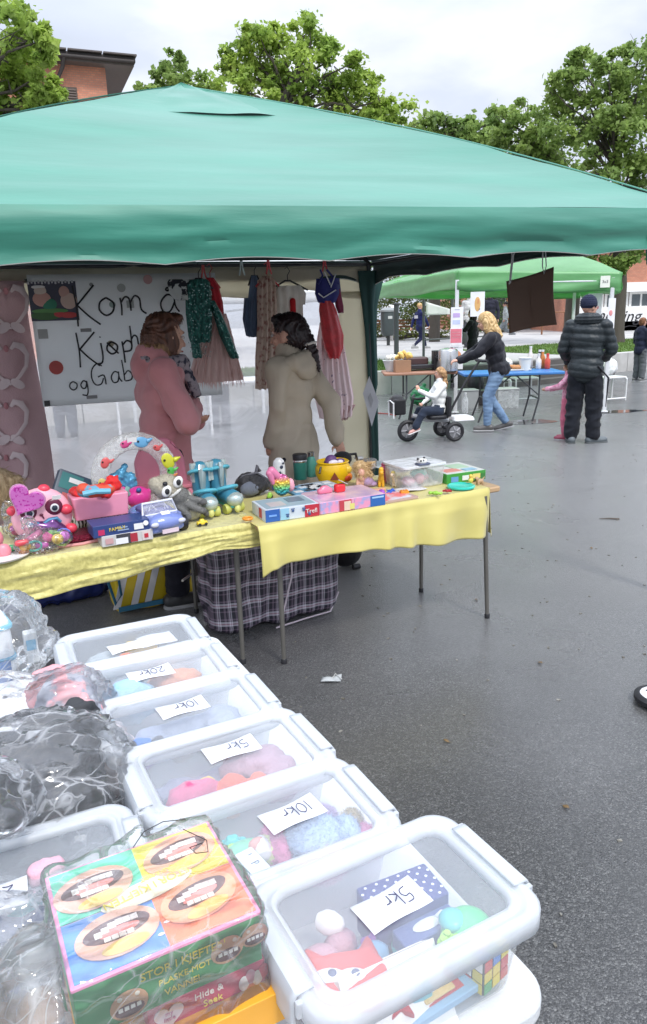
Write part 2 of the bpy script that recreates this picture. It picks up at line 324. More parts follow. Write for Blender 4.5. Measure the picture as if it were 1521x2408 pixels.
# hand-drawn strokes: unit em, baseline 0, x-height .5, caps 1
GL = {
 '0': (.62, [[(.3, .95), (.1, .75), (.08, .3), (.28, .02), (.5, .25), (.52, .7), (.3, .95)]]),
 '1': (.3, [[(.15, .98), (.14, .5), (.16, 0)]]),
 '2': (.62, [[(.08, .75), (.2, .95), (.42, .93), (.48, .7), (.3, .4), (.06, .04), (.3, .08), (.56, .02)]]),
 '5': (.62, [[(.52, .96), (.16, .93), (.12, .55), (.35, .58), (.5, .35), (.4, .08), (.08, .02)]]),
 'k': (.5, [[(.1, .95), (.08, 0)], [(.4, .55), (.1, .25), (.42, 0)]]),
 'r': (.42, [[(.1, .5), (.08, 0)], [(.09, .3), (.2, .48), (.38, .48)]]),
 'K': (.75, [[(.08, 1), (.1, .5), (.06, 0)], [(.6, .98), (.1, .5)], [(.1, .55), (.35, .25), (.62, 0)]]),
 'o': (.62, [[(.3, .52), (.12, .4), (.08, .18), (.25, .02), (.45, .12), (.5, .36), (.3, .52)]]),
 'm': (.85, [[(.08, .5), (.1, .25), (.08, 0)], [(.09, .35), (.22, .52), (.34, .45), (.36, .12)], [(.36, .35), (.5, .54), (.64, .45), (.66, .15), (.8, .02)]]),
 'å': (.7, [[(.5, .45), (.3, .52), (.1, .3), (.15, .05), (.35, .05), (.5, .3)], [(.5, .5), (.52, .2), (.62, .02)], [(.32, .72), (.28, .66), (.34, .63), (.37, .69), (.32, .72)]]),
 'a': (.6, [[(.45, .45), (.28, .52), (.1, .3), (.15, .05), (.35, .05), (.45, .3)], [(.46, .5), (.46, .2), (.55, .02)]]),
 'j': (.4, [[(.25, .5), (.27, 0), (.2, -.3), (.02, -.34)], [(.25, .72), (.26, .76)]]),
 'ø': (.62, [[(.3, .52), (.12, .4), (.08, .18), (.25, .02), (.45, .12), (.5, .36), (.3, .52)], [(.1, .5), (.52, .02)]]),
 'p': (.6, [[(.1, .5), (.12, .1), (.12, -.38)], [(.12, .35), (.3, .52), (.48, .4), (.42, .12), (.14, .08)]]),
 'h': (.55, [[(.1, 1), (.1, .5), (.08, 0)], [(.09, .3), (.25, .5), (.4, .4), (.42, .02)]]),
 'g': (.6, [[(.45, .42), (.28, .52), (.1, .3), (.18, .08), (.36, .1), (.45, .4)], [(.45, .5), (.48, 0), (.38, -.35), (.12, -.3)]]),
 'G': (.85, [[(.62, .85), (.42, .98), (.16, .75), (.08, .35), (.2, .05), (.45, .05), (.6, .3)], [(.36, .38), (.64, .42), (.66, .0)]]),
 'b': (.55, [[(.1, 1), (.1, .5), (.08, .05)], [(.1, .3), (.3, .48), (.45, .3), (.38, .06), (.1, .03)]]),
 'i': (.25, [[(.12, .5), (.1, .02)], [(.13, .7), (.14, .73)]]),
 'e': (.55, [[(.1, .26), (.42, .3), (.4, .48), (.22, .52), (.08, .3), (.16, .05), (.46, .06)]]),
 ' ': (.45, []), 'l': (.25, [[(.12, 1), (.1, .5), (.12, 0)]]),  'P': (.6, [[(.1, .95), (.1, 0)], [(.1, .93), (.42, .85), (.42, .55), (.1, .48)]]), 'J': (.55, [[(.42, .95), (.42, .2), (.25, .02), (.08, .15)]]),
 'N': (.7, [[(.08, 0), (.08, .95), (.52, 0), (.52, .95)]]), 'O': (.7, [[(.3, .97), (.08, .7), (.08, .28), (.3, .02), (.52, .28), (.52, .7), (.3, .97)]]),
 'X': (.6, [[(.08, .95), (.5, 0)], [(.5, .95), (.08, 0)]]), 'T': (.6, [[(.05, .95), (.52, .95)], [(.28, .95), (.28, 0)]]), 's': (.5, [[(.4, .48), (.15, .5), (.12, .32), (.38, .2), (.35, .03), (.08, .04)]]), 'd': (.6, [[(.45, .42), (.28, .52), (.1, .3), (.18, .06), (.36, .08), (.45, .3)], [(.46, 1), (.46, .02)]]),
}
def smoothline(p, n=4):
    if len(p) < 3: return [Vector((x[0], x[1], 0)) for x in p]
    out = []; q = [Vector((a, b, 0)) for a, b in p]
    for i in range(len(q)-1):
        p0 = q[max(i-1, 0)]; p1 = q[i]; p2 = q[i+1]; p3 = q[min(i+2, len(q)-1)]
        for k in range(n):
            t = k/n; out.append(.5*((2*p1)+(p2-p0)*t+(2*p0-5*p1+4*p2-p3)*t*t+(3*p1-p0-3*p2+p3)*t**3))
    out.append(q[-1]); return out
def strokes(body, h, M, r, m, parent, name='handwriting', jit=0):
    b = MB(); b.M = M; x = 0
    for ch in body:
        wd, ls = GL[ch]
        for l in ls:
            b.tube([Vector((x+p.x, p.y, 0))*h for p in smoothline(l)], r, 6, flat=1)
        x += wd
    return b.build(name, m, parent, smooth=False), x*h
def frame(o_, xd, yd):        # matrix with its x along xd, y along yd
    xd = Vector(xd).normalized(); yd = Vector(yd); yd = (yd-xd*yd.dot(xd)).normalized(); z = xd.cross(yd)
    return Matrix.Translation(o_) @ Matrix((xd, yd, z)).transposed().to_4x4()
def jv(s): return Vector((random.uniform(-s, s), random.uniform(-s, s), random.uniform(-s, s)))
# ============================================================ GROUND
def asphalt():
    m = bpy.data.materials.new('wet_asphalt'); m.use_nodes = True; t = m.node_tree; b = t.nodes['Principled BSDF']
    tcn = N(t, 'ShaderNodeTexCoord')
    def noise(s, d=3, dist=0):
        n = N(t, 'ShaderNodeTexNoise'); n.inputs['Scale'].default_value = s; n.inputs['Detail'].default_value = d; n.inputs['Distortion'].default_value = dist
        t.links.new(tcn.outputs['Object'], n.inputs[0]); return n
    def ramp(src, *st):
        r = N(t, 'ShaderNodeValToRGB'); e = r.color_ramp.elements
        for i, (p, c) in enumerate(st):
            if i < 2: e[i].position = p; e[i].color = c+(1,)
            else: q = e.new(p); q.color = c+(1,)
        t.links.new(src, r.inputs[0]); return r
    v = N(t, 'ShaderNodeTexVoronoi'); v.inputs['Scale'].default_value = 200; t.links.new(tcn.outputs['Object'], v.inputs[0])
    sep = N(t, 'ShaderNodeSeparateColor'); t.links.new(v.outputs['Color'], sep.inputs[0])
    stone = ramp(sep.outputs[0], (.0, (.006, .006, .007)), (.9, (.1, .1, .097)), (.55, (.032, .032, .033)), (.98, (.16, .16, .155)))
    big = ramp(noise(.9, 9, .4).outputs[0], (.32, (.55,)*3), (.68, (1.45,)*3))
    mx = N(t, 'ShaderNodeMixRGB', blend_type='MULTIPLY'); mx.inputs[0].default_value = 1
    t.links.new(stone.outputs[0], mx.inputs[1]); t.links.new(big.outputs[0], mx.inputs[2]); 
    # the sky's sheen on the wet open ground is painted in as paler colour
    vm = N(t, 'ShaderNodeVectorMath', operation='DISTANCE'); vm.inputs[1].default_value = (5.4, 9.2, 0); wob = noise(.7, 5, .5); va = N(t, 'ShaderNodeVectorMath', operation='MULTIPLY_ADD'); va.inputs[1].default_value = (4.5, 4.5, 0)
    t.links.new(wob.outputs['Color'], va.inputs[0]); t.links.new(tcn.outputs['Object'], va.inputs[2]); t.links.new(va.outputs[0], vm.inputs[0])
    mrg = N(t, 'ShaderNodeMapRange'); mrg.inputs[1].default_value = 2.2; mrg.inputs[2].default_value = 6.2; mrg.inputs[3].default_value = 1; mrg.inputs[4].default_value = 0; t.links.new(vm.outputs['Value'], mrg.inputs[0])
    dry = N(t, 'ShaderNodeMixRGB'); dry.inputs[2].default_value = (.19, .188, .182, 1); sheen_k = N(t, 'ShaderNodeMath', operation='MULTIPLY'); sheen_k.inputs[1].default_value = .72; t.links.new(mrg.outputs[0], sheen_k.inputs[0]); t.links.new(sheen_k.outputs[0], dry.inputs[0]); t.links.new(mx.outputs[0], dry.inputs[1]); t.links.new(dry.outputs[0], b.inputs['Base Color'])
    ro = ramp(noise(.8, 5, .6).outputs[0], (.36, (.2,)*3), (.64, (.55,)*3)); t.links.new(ro.outputs[0], b.inputs['Roughness'])
    b.inputs['Specular IOR Level'].default_value = .5
    b.inputs['Coat Weight'].default_value = .7; b.inputs['Coat Roughness'].default_value = .27; b.inputs['Coat IOR'].default_value = 1.6
    b.inputs['Sheen Weight'].default_value = .5; b.inputs['Sheen Roughness'].default_value = .3
    n3 = noise(60, 4); b2 = N(t, 'ShaderNodeBump'); b2.inputs['Strength'].default_value = .35; b2.inputs['Distance'].default_value = .004; t.links.new(n3.outputs[0], b2.inputs['Height']); t.links.new(b2.outputs[0], b.inputs['Coat Normal'])
    n2 = noise(150, 3); bp = N(t, 'ShaderNodeBump'); bp.inputs['Strength'].default_value = .9; bp.inputs['Distance'].default_value = .006
    ad = N(t, 'ShaderNodeMath', operation='MULTIPLY_ADD'); ad.inputs[1].default_value = -.9
    t.links.new(v.outputs['Distance'], ad.inputs[0]); t.links.new(n2.outputs[0], ad.inputs[2])
    t.links.new(ad.outputs[0], bp.inputs['Height']); t.links.new(bp.outputs[0], b.inputs['Normal'])
    return m
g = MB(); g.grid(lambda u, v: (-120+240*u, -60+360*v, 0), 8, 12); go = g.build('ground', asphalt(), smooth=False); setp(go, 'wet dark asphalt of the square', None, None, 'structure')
pud = mat('puddle_water', (.05, .05, .052), .03, spec=.9, ns=3, coat=1)
def puddle(c, rx, ry, rz, seed):
    b = MB(); pts = []
    for k in range(40):
        a = 2*PI*k/40; q = 1+.35*mnoise.noise(Vector((math.cos(a)*1.3+seed, math.sin(a)*1.3, 0)))
        pts.append((rx*q*math.cos(a), ry*q*math.sin(a)))
    b.prism(pts, 0, .003, Matrix.Translation((c.x, c.y, .001)) @ Matrix.Rotation(rz, 4, 'Z')); setp(b.build('puddle', pud, smooth=False), kind='structure')
puddle(gp(1245, 992), .42, .22, R(8), 3); puddle(gp(1450, 968), .5, .14, R(12), 8)

# raised plaza behind a low concrete wall (runs the same way as the stalls)
AX = Vector((.872, .49, 0)).normalized(); AY = Vector((-AX.y, AX.x, 0))
W0 = Vector((.95, 15.2, 0)); PZ = .45
def wp(s, d, z): q = W0+AX*s+AY*d; return Vector((q.x, q.y, z))
conc = mat('pale_concrete', (.5, .49, .47), .75, ns=3, c2=(.4, .39, .37), bump=.15, bs=30)
pave = mat('pale_paving', (.46, .45, .43), .6, ns=1.3, c2=(.38, .37, .36), bump=.1, bs=20)
def slab(name, s0, s1, d0, d1, z0, z1, m, **k):
    b = MB(); pts = [wp(s0, d0, 0), wp(s1, d0, 0), wp(s1, d1, 0), wp(s0, d1, 0)]
    b.prism([(p.x, p.y) for p in pts], z0, z1); return b.build(name, m, smooth=False, **k)
o = slab('plaza', -40, 60, .28, 60, 0, PZ, pave); setp(o, kind='structure')
# concrete wall in two runs, broken by steps in the middle
wt = thing('retaining_wall', 'low pale concrete wall in front of the left lawn', 'wall', wp(0, 0, 0))
def wallrun(root, s0, s1):
    inv = Matrix.Translation(-root.location); n = max(1, int(round((s1-s0)/1.5))); st = (s1-s0)/n
    for i in range(n):
        b = MB(); b.M = inv @ frame(wp(s0+st*(i+.5), .13, PZ/2), AX, AY); b.rbox((0, 0, 0), (st-.015, .26, PZ+.04), .012)
        b.build('wall_panel', conc, root)
wallrun(wt, -13.5, 2.2)
wt2 = thing('retaining_wall', 'low pale concrete wall of wide panels in front of the right lawn', 'wall', wp(6.4, 0, 0)); wallrun(wt2, 6.4, 20)
b = MB()
for k in range(4): b.prism([(p.x, p.y) for p in (wp(2.25, -.9+.3*k, 0), wp(6.35, -.9+.3*k, 0), wp(6.35, .28, 0), wp(2.25, .28, 0))], .11*k+.001, .11*(k+1)-(.003 if k == 3 else 0))
setp(b.build('steps', mat('dark_timber', (.11, .10, .095), .55, ns=5, stretch=(1, 1, 8)), smooth=False), 'wide dark steps up to the paved plaza between the two low walls', 'steps')
lawn = mat('lawn_green', (.09, .17, .025), .9, c2=(.06, .115, .02), ns=4, bump=.6, bs=70)
for s0, s1, d0, d1 in ((-13.5, 2.6, .27, 3.6), (6.6, 20, .27, 5.2)):
    o = slab('lawn', s0, s1, d0, d1, PZ, PZ+.012, lawn); setp(o, kind='structure')
    # blades
    n = 14000; S = rng.uniform(s0, s1, n); Dd = rng.uniform(d0, d1, n); base = np.array(W0)[None]+np.outer(S, AX)+np.outer(Dd, AY); base[:, 2] = PZ+.01
    hgt = rng.uniform(.03, .07, n); a = rng.uniform(0, PI, n); dx = np.stack([np.cos(a), np.sin(a), 0*a], 1)*.012
    tip = base+np.stack([rng.normal(0, .015, n), rng.normal(0, .015, n), hgt], 1)
    vsn = np.stack([base-dx, base+dx, tip], 1).reshape(-1, 3)
    me = bpy.data.meshes.new('grass'); me.from_pydata(vsn.tolist(), [], [(3*i, 3*i+1, 3*i+2) for i in range(n)]); me.update()
    setp(link('grass', me, None, mat('grass_blade', (.12, .2, .035), .8, ns=2, c2=(.08, .15, .02), isl=.3), False), 'short grass on the lawn behind the low wall', 'grass', None, 'stuff')

# ============================================================ BENCHES, BINS, BACKGROUND FURNITURE
wood = mat('bench_wood', (.25, .11, .05), .55, ns=4, stretch=(1, 6, 6)); dkm = P((.03, .035, .035), .5); grm = P((.09, .10, .10), .45)
def bench(p, L, label):
    t = thing('park_bench', label, 'bench', (p.x, p.y, PZ), math.atan2(AX.y, AX.x)-R(22), 'slatted benches along the plaza')
    for k in range(3): MB().rbox((0, -.02+k*.14, .43), (L, .1, .035), .01).build('seat_slat', wood, t)
    for k in range(3): MB().rbox((0, .32+.015*k, .56+k*.13), (L, .03, .095), .01).build('back_slat', wood, t)
    for s in (-1, 1):
        MB().rbox((s*(L/2-.15), .14, .2), (.09, .5, .4), .01).build('leg', conc, t)
        MB().cyl((s*(L/2-.15), .36, .4), (s*(L/2-.15), .4, .88), .02).build('back_post', dkm, t)
    return t
bench(gp(890, 800, PZ), 2.0, 'red-brown slatted bench beside the litter bin'); bench(gp(980, 800, PZ)+Vector((-.1, .8, 0)), 2.1, 'red-brown slatted bench behind the running boy')
bench(gp(1052, 795, PZ)+Vector((.2, 1.2, 0)), 1.8, 'red-brown slatted bench behind the thin barrier posts')
q = gp(913, 812, PZ); t = thing('litter_bin', 'dark green rounded litter bin on a post', 'bin', q, R(10))
MB().lathe([(.2, .35), (.27, .45), (.28, 1.15), (.26, 1.2)], n=20).build('body', P((.05, .065, .065), .4), t); MB().lathe([(.3, 1.2), (.3, 1.26), (.2, 1.33), (.05, 1.35)], n=20).build('lid', P((.25, .27, .27), .4), t)
MB().cyl((0, 0, 0), (0, 0, .4), .06).build('post', dkm, t); MB().rbox((0, -.275, 1.0), (.16, .02, .1), .005).build('opening', P((.5, .52, .5)), t)
q = gp(932, 833, PZ); t = thing('bollard', 'dark round bollard on the lawn in front of the litter bin', 'bollard', q)
MB().cyl((0, 0, 0), (0, 0, 1.38), .07).build('post', P((.04, .05, .05), .45), t); MB().lathe([(.09, 1.38), (.09, 1.42), (.03, 1.45)]).build('cap', dkm, t)
t = thing('barrier', 'thin grey rail barrier with a loose white sheet', 'barrier', gp(1062, 838, PZ))
for dx in (-.75, 0): MB().cyl((dx, 0, 0), (dx, 0, 1.55), .035).build('post', grm, t)
MB().cyl((-.75, 0, .45), (.9, 0, .5), .02).build('rail', grm, t)
b = MB(); b.grid(lambda u, v: (-.7+.62*u, -.06+.03*math.sin(4*u), 1.42-.2*u-.34*v*(1-.6*u)), 8, 6); setp(b.build('loose_sheet', P((.85, .85, .85), .6), solid=.004), 'white sheet sagging from the thin barrier posts', 'sheet').location = t.location
b = MB(); b.lathe([(.18, 0), (.25, .3), (.27, .6), (.25, .62)], n=18)
t = thing('flower_pot', 'dark planter topped with a white flower ball beside the bench', 'planter', gp(968, 800, PZ)+Vector((-.6, 3.5, 0))); b.build('pot', dkm, t)
b = MB(); [b.ell((random.gauss(0, .14), random.gauss(0, .14), 1.35+random.gauss(0, .1)), .09, n=8, m=6) for _ in range(18)]; b.build('flowers', P((.8, .8, .78)), t)
MB().cyl((0, 0, .6), (0, 0, 1.3), .05).build('stem', dkm, t)

# ============================================================ FOLIAGE
def leafmat(name, c, c2, tr=.35):
    return mat(name, c, .55, c2=c2, ns=.9, nd=3, isl=.28, trans=tr, spec=.35)
def leaves(name, blobs, per, size, m, parent=None, clumps=15, up_bias=.5, spread=.22, shell=.55):
    """thousands of leaf faces gathered in clumps through the crown's volume"""
    C = []
    for bx, by, bz, br in blobs:
        k = max(6, int(clumps*(br/.9)**1.6)); d = rng.normal(size=(k, 3)); d /= np.linalg.norm(d, axis=1)[:, None]; d[:, 2] = d[:, 2]*.85+.1
        rr = br*rng.uniform(shell, 1.05, k)[:, None]; cc = np.array([bx, by, bz])+d*rr
        for c in cc:
            n = int(per/clumps*(.6+.8*rng.random())); s = br*spread*(.6+.8*rng.random())
            C.append(c+rng.normal(size=(n, 3))*s*np.array([1, 1, .6]))
    A = np.concatenate(C); n = len(A)
    nrm = rng.normal(size=(n, 3)); nrm[:, 2] += up_bias*2; nrm /= np.linalg.norm(nrm, axis=1)[:, None]
    t1 = np.cross(nrm, rng.normal(size=(n, 3))); t1 /= np.linalg.norm(t1, axis=1)[:, None]; t2 = np.cross(nrm, t1)
    s = size*rng.uniform(.6, 1.3, n)[:, None]
    V = np.stack([A-t1*s*.5, A+t2*s*.38+nrm*s*.08, A+t1*s*.55, A-t2*s*.38+nrm*s*.08], 1).reshape(-1, 3)
    me = bpy.data.meshes.new(name); me.vertices.add(4*n); me.vertices.foreach_set('co', V.ravel().astype(np.float32))
    me.loops.add(4*n); me.loops.foreach_set('vertex_index', np.arange(4*n, dtype=np.int32)); me.polygons.add(n)
    me.polygons.foreach_set('loop_start', np.arange(0, 4*n, 4, dtype=np.int32)); me.polygons.foreach_set('loop_total', np.full(n, 4, dtype=np.int32)); me.update(calc_edges=True)
    return link(name, me, parent, m, False)
bark = mat('bark', (.085, .072, .058), .9, ns=14, bump=.7, bs=25, stretch=(1, 1, .3))
def tree(label, foot, blobs, per, size, m, tr=.2, fork=None, group='trees round the square', **k):
    t = thing('leafy_tree', label, 'tree', foot, 0, group); L = Vector(foot)
    bl = [(b[0]-L.x, b[1]-L.y, b[2]-L.z, b[3]) for b in blobs]
    leaves('crown', bl, per, size, m, t, **k)
    cx_ = sum(b[0] for b in bl)/len(bl); cy_ = sum(b[1] for b in bl)/len(bl); zmin = min(b[2]-b[3] for b in bl); zmax = max(b[2] for b in bl)
    f = fork if fork else max(zmin+.4, 1.5)
    b = MB(); b.tube([(0, 0, -.1), (0, 0, .4), (.02, .01, f*.6), (cx_*.12, cy_*.12, f), (cx_*.6, cy_*.6, (f+zmax)/2), (cx_, cy_, zmax*.95)], [tr*1.35, tr*1.05, tr*.92, tr*.8, tr*.35, tr*.08], 10)
    b.build('trunk', bark, t)
    lim = MB()
    for x, y, z, r_ in bl:
        s0 = Vector((cx_*.12, cy_*.12, f))+(Vector((cx_, cy_, zmax*.9))-Vector((cx_*.12, cy_*.12, f)))*max(0, min(.75, (z-f)/(zmax-f+.01)*.6))
        e_ = Vector((x, y, z)); md = (s0+e_)/2+Vector((0, 0, .12*(e_-s0).length)); w_ = tr*.2
        lim.tube([s0, (s0+md)/2+jv(.06), md, (md+e_)/2+jv(.1), e_+jv(.1)+Vector((0, 0, r_*.4))], [w_, w_*.8, w_*.6, w_*.4, w_*.15], 6)
        for _ in range(4):
            a = md.lerp(e_, random.random()); lim.tube([a, a+jv(r_*.5)+Vector((0, 0, .1)), a+jv(r_*.9)+Vector((0, 0, r_*.4))], [w_*.3, w_*.2, w_*.08], 5)
    lim.build('limbs', bark, t); return t
def crown(px, Y, jit=.6):    # silhouette read as (x, y, radius) at the tree's distance
    out = []
    for x, y, r_ in px:
        p = dp(x, y, Y+random.uniform(-jit, jit)); out.append((p.x, p.y, p.z, r_/FPX*Y*1.02))
    return out
bright = leafmat('leaves_bright', (.42, .54, .11), (.24, .36, .07), .5); mid = leafmat('leaves_mid', (.33, .44, .12), (.19, .29, .08), .5); darkl = leafmat('leaves_dark', (.1, .16, .045), (.045, .08, .03))
tree('big bright green tree in front of the brick building at the left', (-7.2, 14, 0), crown([(50, 95, 52), (0, 80, 60), (95, 120, 30), (20, 150, 60), (75, 180, 50), (-50, 140, 70), (30, 220, 60), (100, 215, 34), (-40, 240, 70), (60, 275, 55), (120, 262, 34), (160, 275, 26), (10, 310, 60), (80, 320, 45), (-60, 330, 70), (150, 300, 30), (110, 90, 26), (130, 215, 24), (170, 262, 18), (70, 60, 26)], 14, .8), 1100, .12, bright, .25)
tree('small dark pointed tree left of the big tree behind the stall', tuple(gp(420, 830, 0).xy*1.0)+(0,), crown([(415, 135, 16), (412, 160, 24), (395, 185, 30), (365, 205, 24), (425, 190, 32), (450, 205, 28), (345, 225, 20), (400, 220, 36), (480, 205, 26), (500, 225, 28)], 26), 700, .17, mid, .2)
tree('tall full tree rising behind the middle of the green canopy', (-1.3, 24, 0), crown([(600, 95, 36), (560, 130, 34), (650, 90, 34), (715, 75, 30), (735, 100, 36), (540, 165, 30), (600, 150, 46), (665, 150, 50), (730, 150, 46), (785, 130, 36), (825, 165, 36), (555, 210, 40), (620, 215, 50), (690, 220, 54), (760, 210, 50), (820, 215, 42), (860, 200, 26), (870, 250, 34), (915, 255, 36), (890, 290, 34), (800, 270, 50), (720, 280, 50), (640, 270, 46), (930, 275, 24)], 24), 1200, .15, bright, .3)
tree('low green tree between the two tall ones, above the canopy edge', (4.6, 30, 0), crown([(985, 305, 30), (1015, 300, 32), (960, 322, 34), (1045, 296, 32), (1125, 322, 36), (1150, 305, 30), (1168, 285, 26), (1140, 350, 40), (1060, 320, 34), (1090, 300, 24), (1085, 345, 34), (1035, 340, 34), (975, 330, 26), (1120, 350, 34), (1000, 370, 36)], 30), 700, .2, mid, .22)
tree('left-hand tall tree right of the canopy peak', (9.0, 27, PZ), crown([(1180, 290, 28), (1170, 325, 26), (1215, 315, 30), (1190, 355, 32), (1235, 260, 28), (1255, 300, 38), (1235, 360, 40), (1290, 350, 46), (1180, 385, 36), (1260, 400, 46), (1150, 370, 30), (1330, 390, 46)], 27), 1000, .16, mid, .24)
q = gp(1446, 806, PZ)
tree('tallest dark-trunked tree at the right, standing on the lawn', (q.x, q.y, PZ), crown([(1360, 135, 22), (1365, 165, 30), (1330, 190, 28), (1370, 205, 38), (1290, 215, 26), (1320, 245, 40), (1380, 260, 46), (1300, 285, 44), (1350, 310, 50), (1430, 165, 28), (1455, 150, 26), (1440, 200, 40), (1500, 190, 36), (1515, 110, 32), (1540, 140, 50), (1495, 240, 46), (1435, 270, 44), (1540, 250, 60), (1470, 310, 48), (1530, 340, 56), (1400, 350, 50), (1460, 390, 50), (1390, 410, 44), (1530, 420, 50), (1350, 460, 50), (1420, 480, 54), (1490, 500, 54), (1380, 540, 46), (1330, 580, 40), (1360, 610, 34), (1400, 590, 44), (1450, 570, 46), (1500, 580, 44), (1480, 620, 26), (1420, 625, 24), (1540, 590, 50)], q.y, .9), 1100, .15, mid, .24, fork=3.0)
def hedge(label, x0, x1, Y, h, m, seed):
    a = dp(x0, 760, Y); c = dp(x1, 760, Y); n = int((c.x-a.x)/.55)+1; bl = []
    for i in range(n):
        for k in range(3): bl.append((a.x+(c.x-a.x)*i/max(n-1, 1), Y+random.uniform(-.5, .5), PZ+h*(.2+.28*k)+random.uniform(-.1, .1), h*.3))
    t = thing('shrub_bed', label, 'bush', (bl[0][0], Y, PZ)); leaves('leaves', [(b[0]-bl[0][0], b[1]-Y, b[2]-PZ, b[3]) for b in bl], 260, .12, m, t, clumps=10)
    MB().tube([((c.x-a.x)*.02, 0, 0), ((c.x-a.x)*.5, 0, .2), ((c.x-a.x)*.98, 0, .0)], [.05, .1, .05], 6).build('stems', bark, t)
hedge('yellow-green shrubs behind the benches', 905, 1075, 33, 2.6, leafmat('leaves_yellow', (.16, .19, .04), (.07, .09, .025)), 1)
hedge('dark green shrubs further back behind the litter bin', 868, 1000, 37, 3.4, darkl, 2)
hedge('dark shrubs behind the far green stall', 1080, 1200, 39, 2.6, darkl, 3)

# ============================================================ BUILDINGS
def brickmat(name, c, c2, mortar, s=4.0):
    m = bpy.data.materials.new(name); m.use_nodes = True; t = m.node_tree; b = t.nodes['Principled BSDF']; b.inputs['Roughness'].default_value = .85
    tcn = N(t, 'ShaderNodeTexCoord'); sx = N(t, 'ShaderNodeSeparateXYZ'); t.links.new(tcn.outputs['Object'], sx.inputs[0])
    a = N(t, 'ShaderNodeMath', operation='ADD'); t.links.new(sx.outputs[0], a.inputs[0]); t.links.new(sx.outputs[1], a.inputs[1])
    cb = N(t, 'ShaderNodeCombineXYZ'); t.links.new(a.outputs[0], cb.inputs[0]); t.links.new(sx.outputs[2], cb.inputs[1])
    br = N(t, 'ShaderNodeTexBrick'); br.inputs['Scale'].default_value = s; br.inputs['Color1'].default_value = c+(1,); br.inputs['Color2'].default_value = c2+(1,); br.inputs['Mortar'].default_value = mortar+(1,); br.inputs['Mortar Size'].default_value = .018
    t.links.new(cb.outputs[0], br.inputs[0])
    nn = N(t, 'ShaderNodeTexNoise'); nn.inputs['Scale'].default_value = .9; t.links.new(tcn.outputs['Object'], nn.inputs[0])
    r = N(t, 'ShaderNodeValToRGB'); r.color_ramp.elements[0].color = (.72, .72, .72, 1); r.color_ramp.elements[1].color = (1.2, 1.15, 1.1, 1); r.color_ramp.elements[0].position = .3; r.color_ramp.elements[1].position = .7; t.links.new(nn.outputs[0], r.inputs[0])
    mx = N(t, 'ShaderNodeMixRGB', blend_type='MULTIPLY'); mx.inputs[0].default_value = 1; t.links.new(br.outputs[0], mx.inputs[1]); t.links.new(r.outputs[0], mx.inputs[2]); t.links.new(mx.outputs[0], b.inputs['Base Color']); return m
brick = brickmat('red_brick', (.58, .25, .16), (.48, .2, .13), (.3, .22, .18)); roofd = mat('roof_dark', (.05, .042, .04), .7, ns=5)
# tall brick building at the left, its corner pointing at the camera
Cn = dp(247, 160, 25); dF = Vector((-1, -.4, 0)).normalized(); dS = Vector((-.2, 1, 0)).normalized(); zt = Cn.z
t = thing('brick_building', 'tall red-brick building with dark overhanging eaves at the left', 'building', (Cn.x, Cn.y, 0), math.atan2(-dF.y, -dF.x))
# local: -x along the front, +y along the side (away)
b = MB(); b.box((-8, 9, zt/2), (16, 18, zt)); b.build('wall', brick, t, smooth=False)
b = MB(); b.box((-8, 9.2, zt+.04), (17.6, 19.2, .08)); b.build('soffit', P((.11, .09, .08), .7), t, smooth=False)
b = MB(); b.box((-8, 9.2, zt+.16), (17.7, 19.3, .16)); rf = b.build('roof', roofd, t, smooth=False, bevel=.03)
b = MB(); [b.box((-16.6+i*1.0, -.42, zt+.26), (.96, .3, .04)) for i in range(18)]; b.build('roof_edge', P((.09, .075, .07), .6), rf, smooth=False)
b = MB(); b.cyl((-17, -.48, zt+.12), (.8, -.48, zt+.1), .05); b.build('gutter', roofd, t)
b = MB(); b.tube([(-1.2, -.46, zt+.08), (-1.25, -.3, zt-.15), (-1.42, -.12, zt-.45), (-1.42, -.1, .3)], .06, 10); b.build('downpipe', roofd, t)
f = MB().box((-1.1, -.03, zt-.85), (.42, .06, .5)).build('vent', P((.1, .075, .06), .7), t, smooth=False)
b = MB(); [b.box((-1.1, -.07, zt-1.03+i*.07), (.36, .03, .03)) for i in range(6)]; b.build('louvre', P((.16, .12, .1)), f, smooth=False)
for y in (2.2, 4.6, 7.0):
    f = MB().box((.03, y, zt-1.7), (.08, 1.5, 1.8)).build('window', P((.12, .1, .09)), t, smooth=False); MB().box((.08, y, zt-1.7), (.02, 1.3, 1.6)).build('pane', P((.03, .035, .04), .1), f, smooth=False)
# low brick buildings across the square
def farb(label, x0, x1, Y, ztop, m=brick):
    a = dp(x0, 740, Y); c = dp(x1, 740, Y); L_ = c.x-a.x
    t = thing('low_building', label, 'building', ((a.x+c.x)/2, Y, 0)); MB().box((0, 4, ztop/2), (L_, 8, ztop)).build('wall', m, t, smooth=False)
    MB().box((0, 3.8, ztop+.1), (L_+.6, 8.8, .2)).build('roof', roofd, t, smooth=False); return t, L_
t, L_ = farb('low red-brick building behind the hanging board and far stall', 1085, 1345, 43, 4.2)
for i, x in enumerate((-2.2, -1.1, .6, 2.2)):
    f = MB().box((x, -.04, 1.6), (.9, .1, 2.4)).build('window', P((.6, .6, .58)), t, smooth=False); MB().box((x, -.1, 1.6), (.74, .03, 2.2)).build('pane', P((.03, .04, .045), .1), f, smooth=False)
t, L_ = farb('brick building with a white window band and painted shop name at the right', 1345, 1640, 36, 4.4)
whm = P((.82, .82, .8), .6)
zz = dp(1480, 665, 36).z
MB().box((0, -.25, zz-.2), (L_, .5, .42)).build('canopy', whm, t, smooth=False)
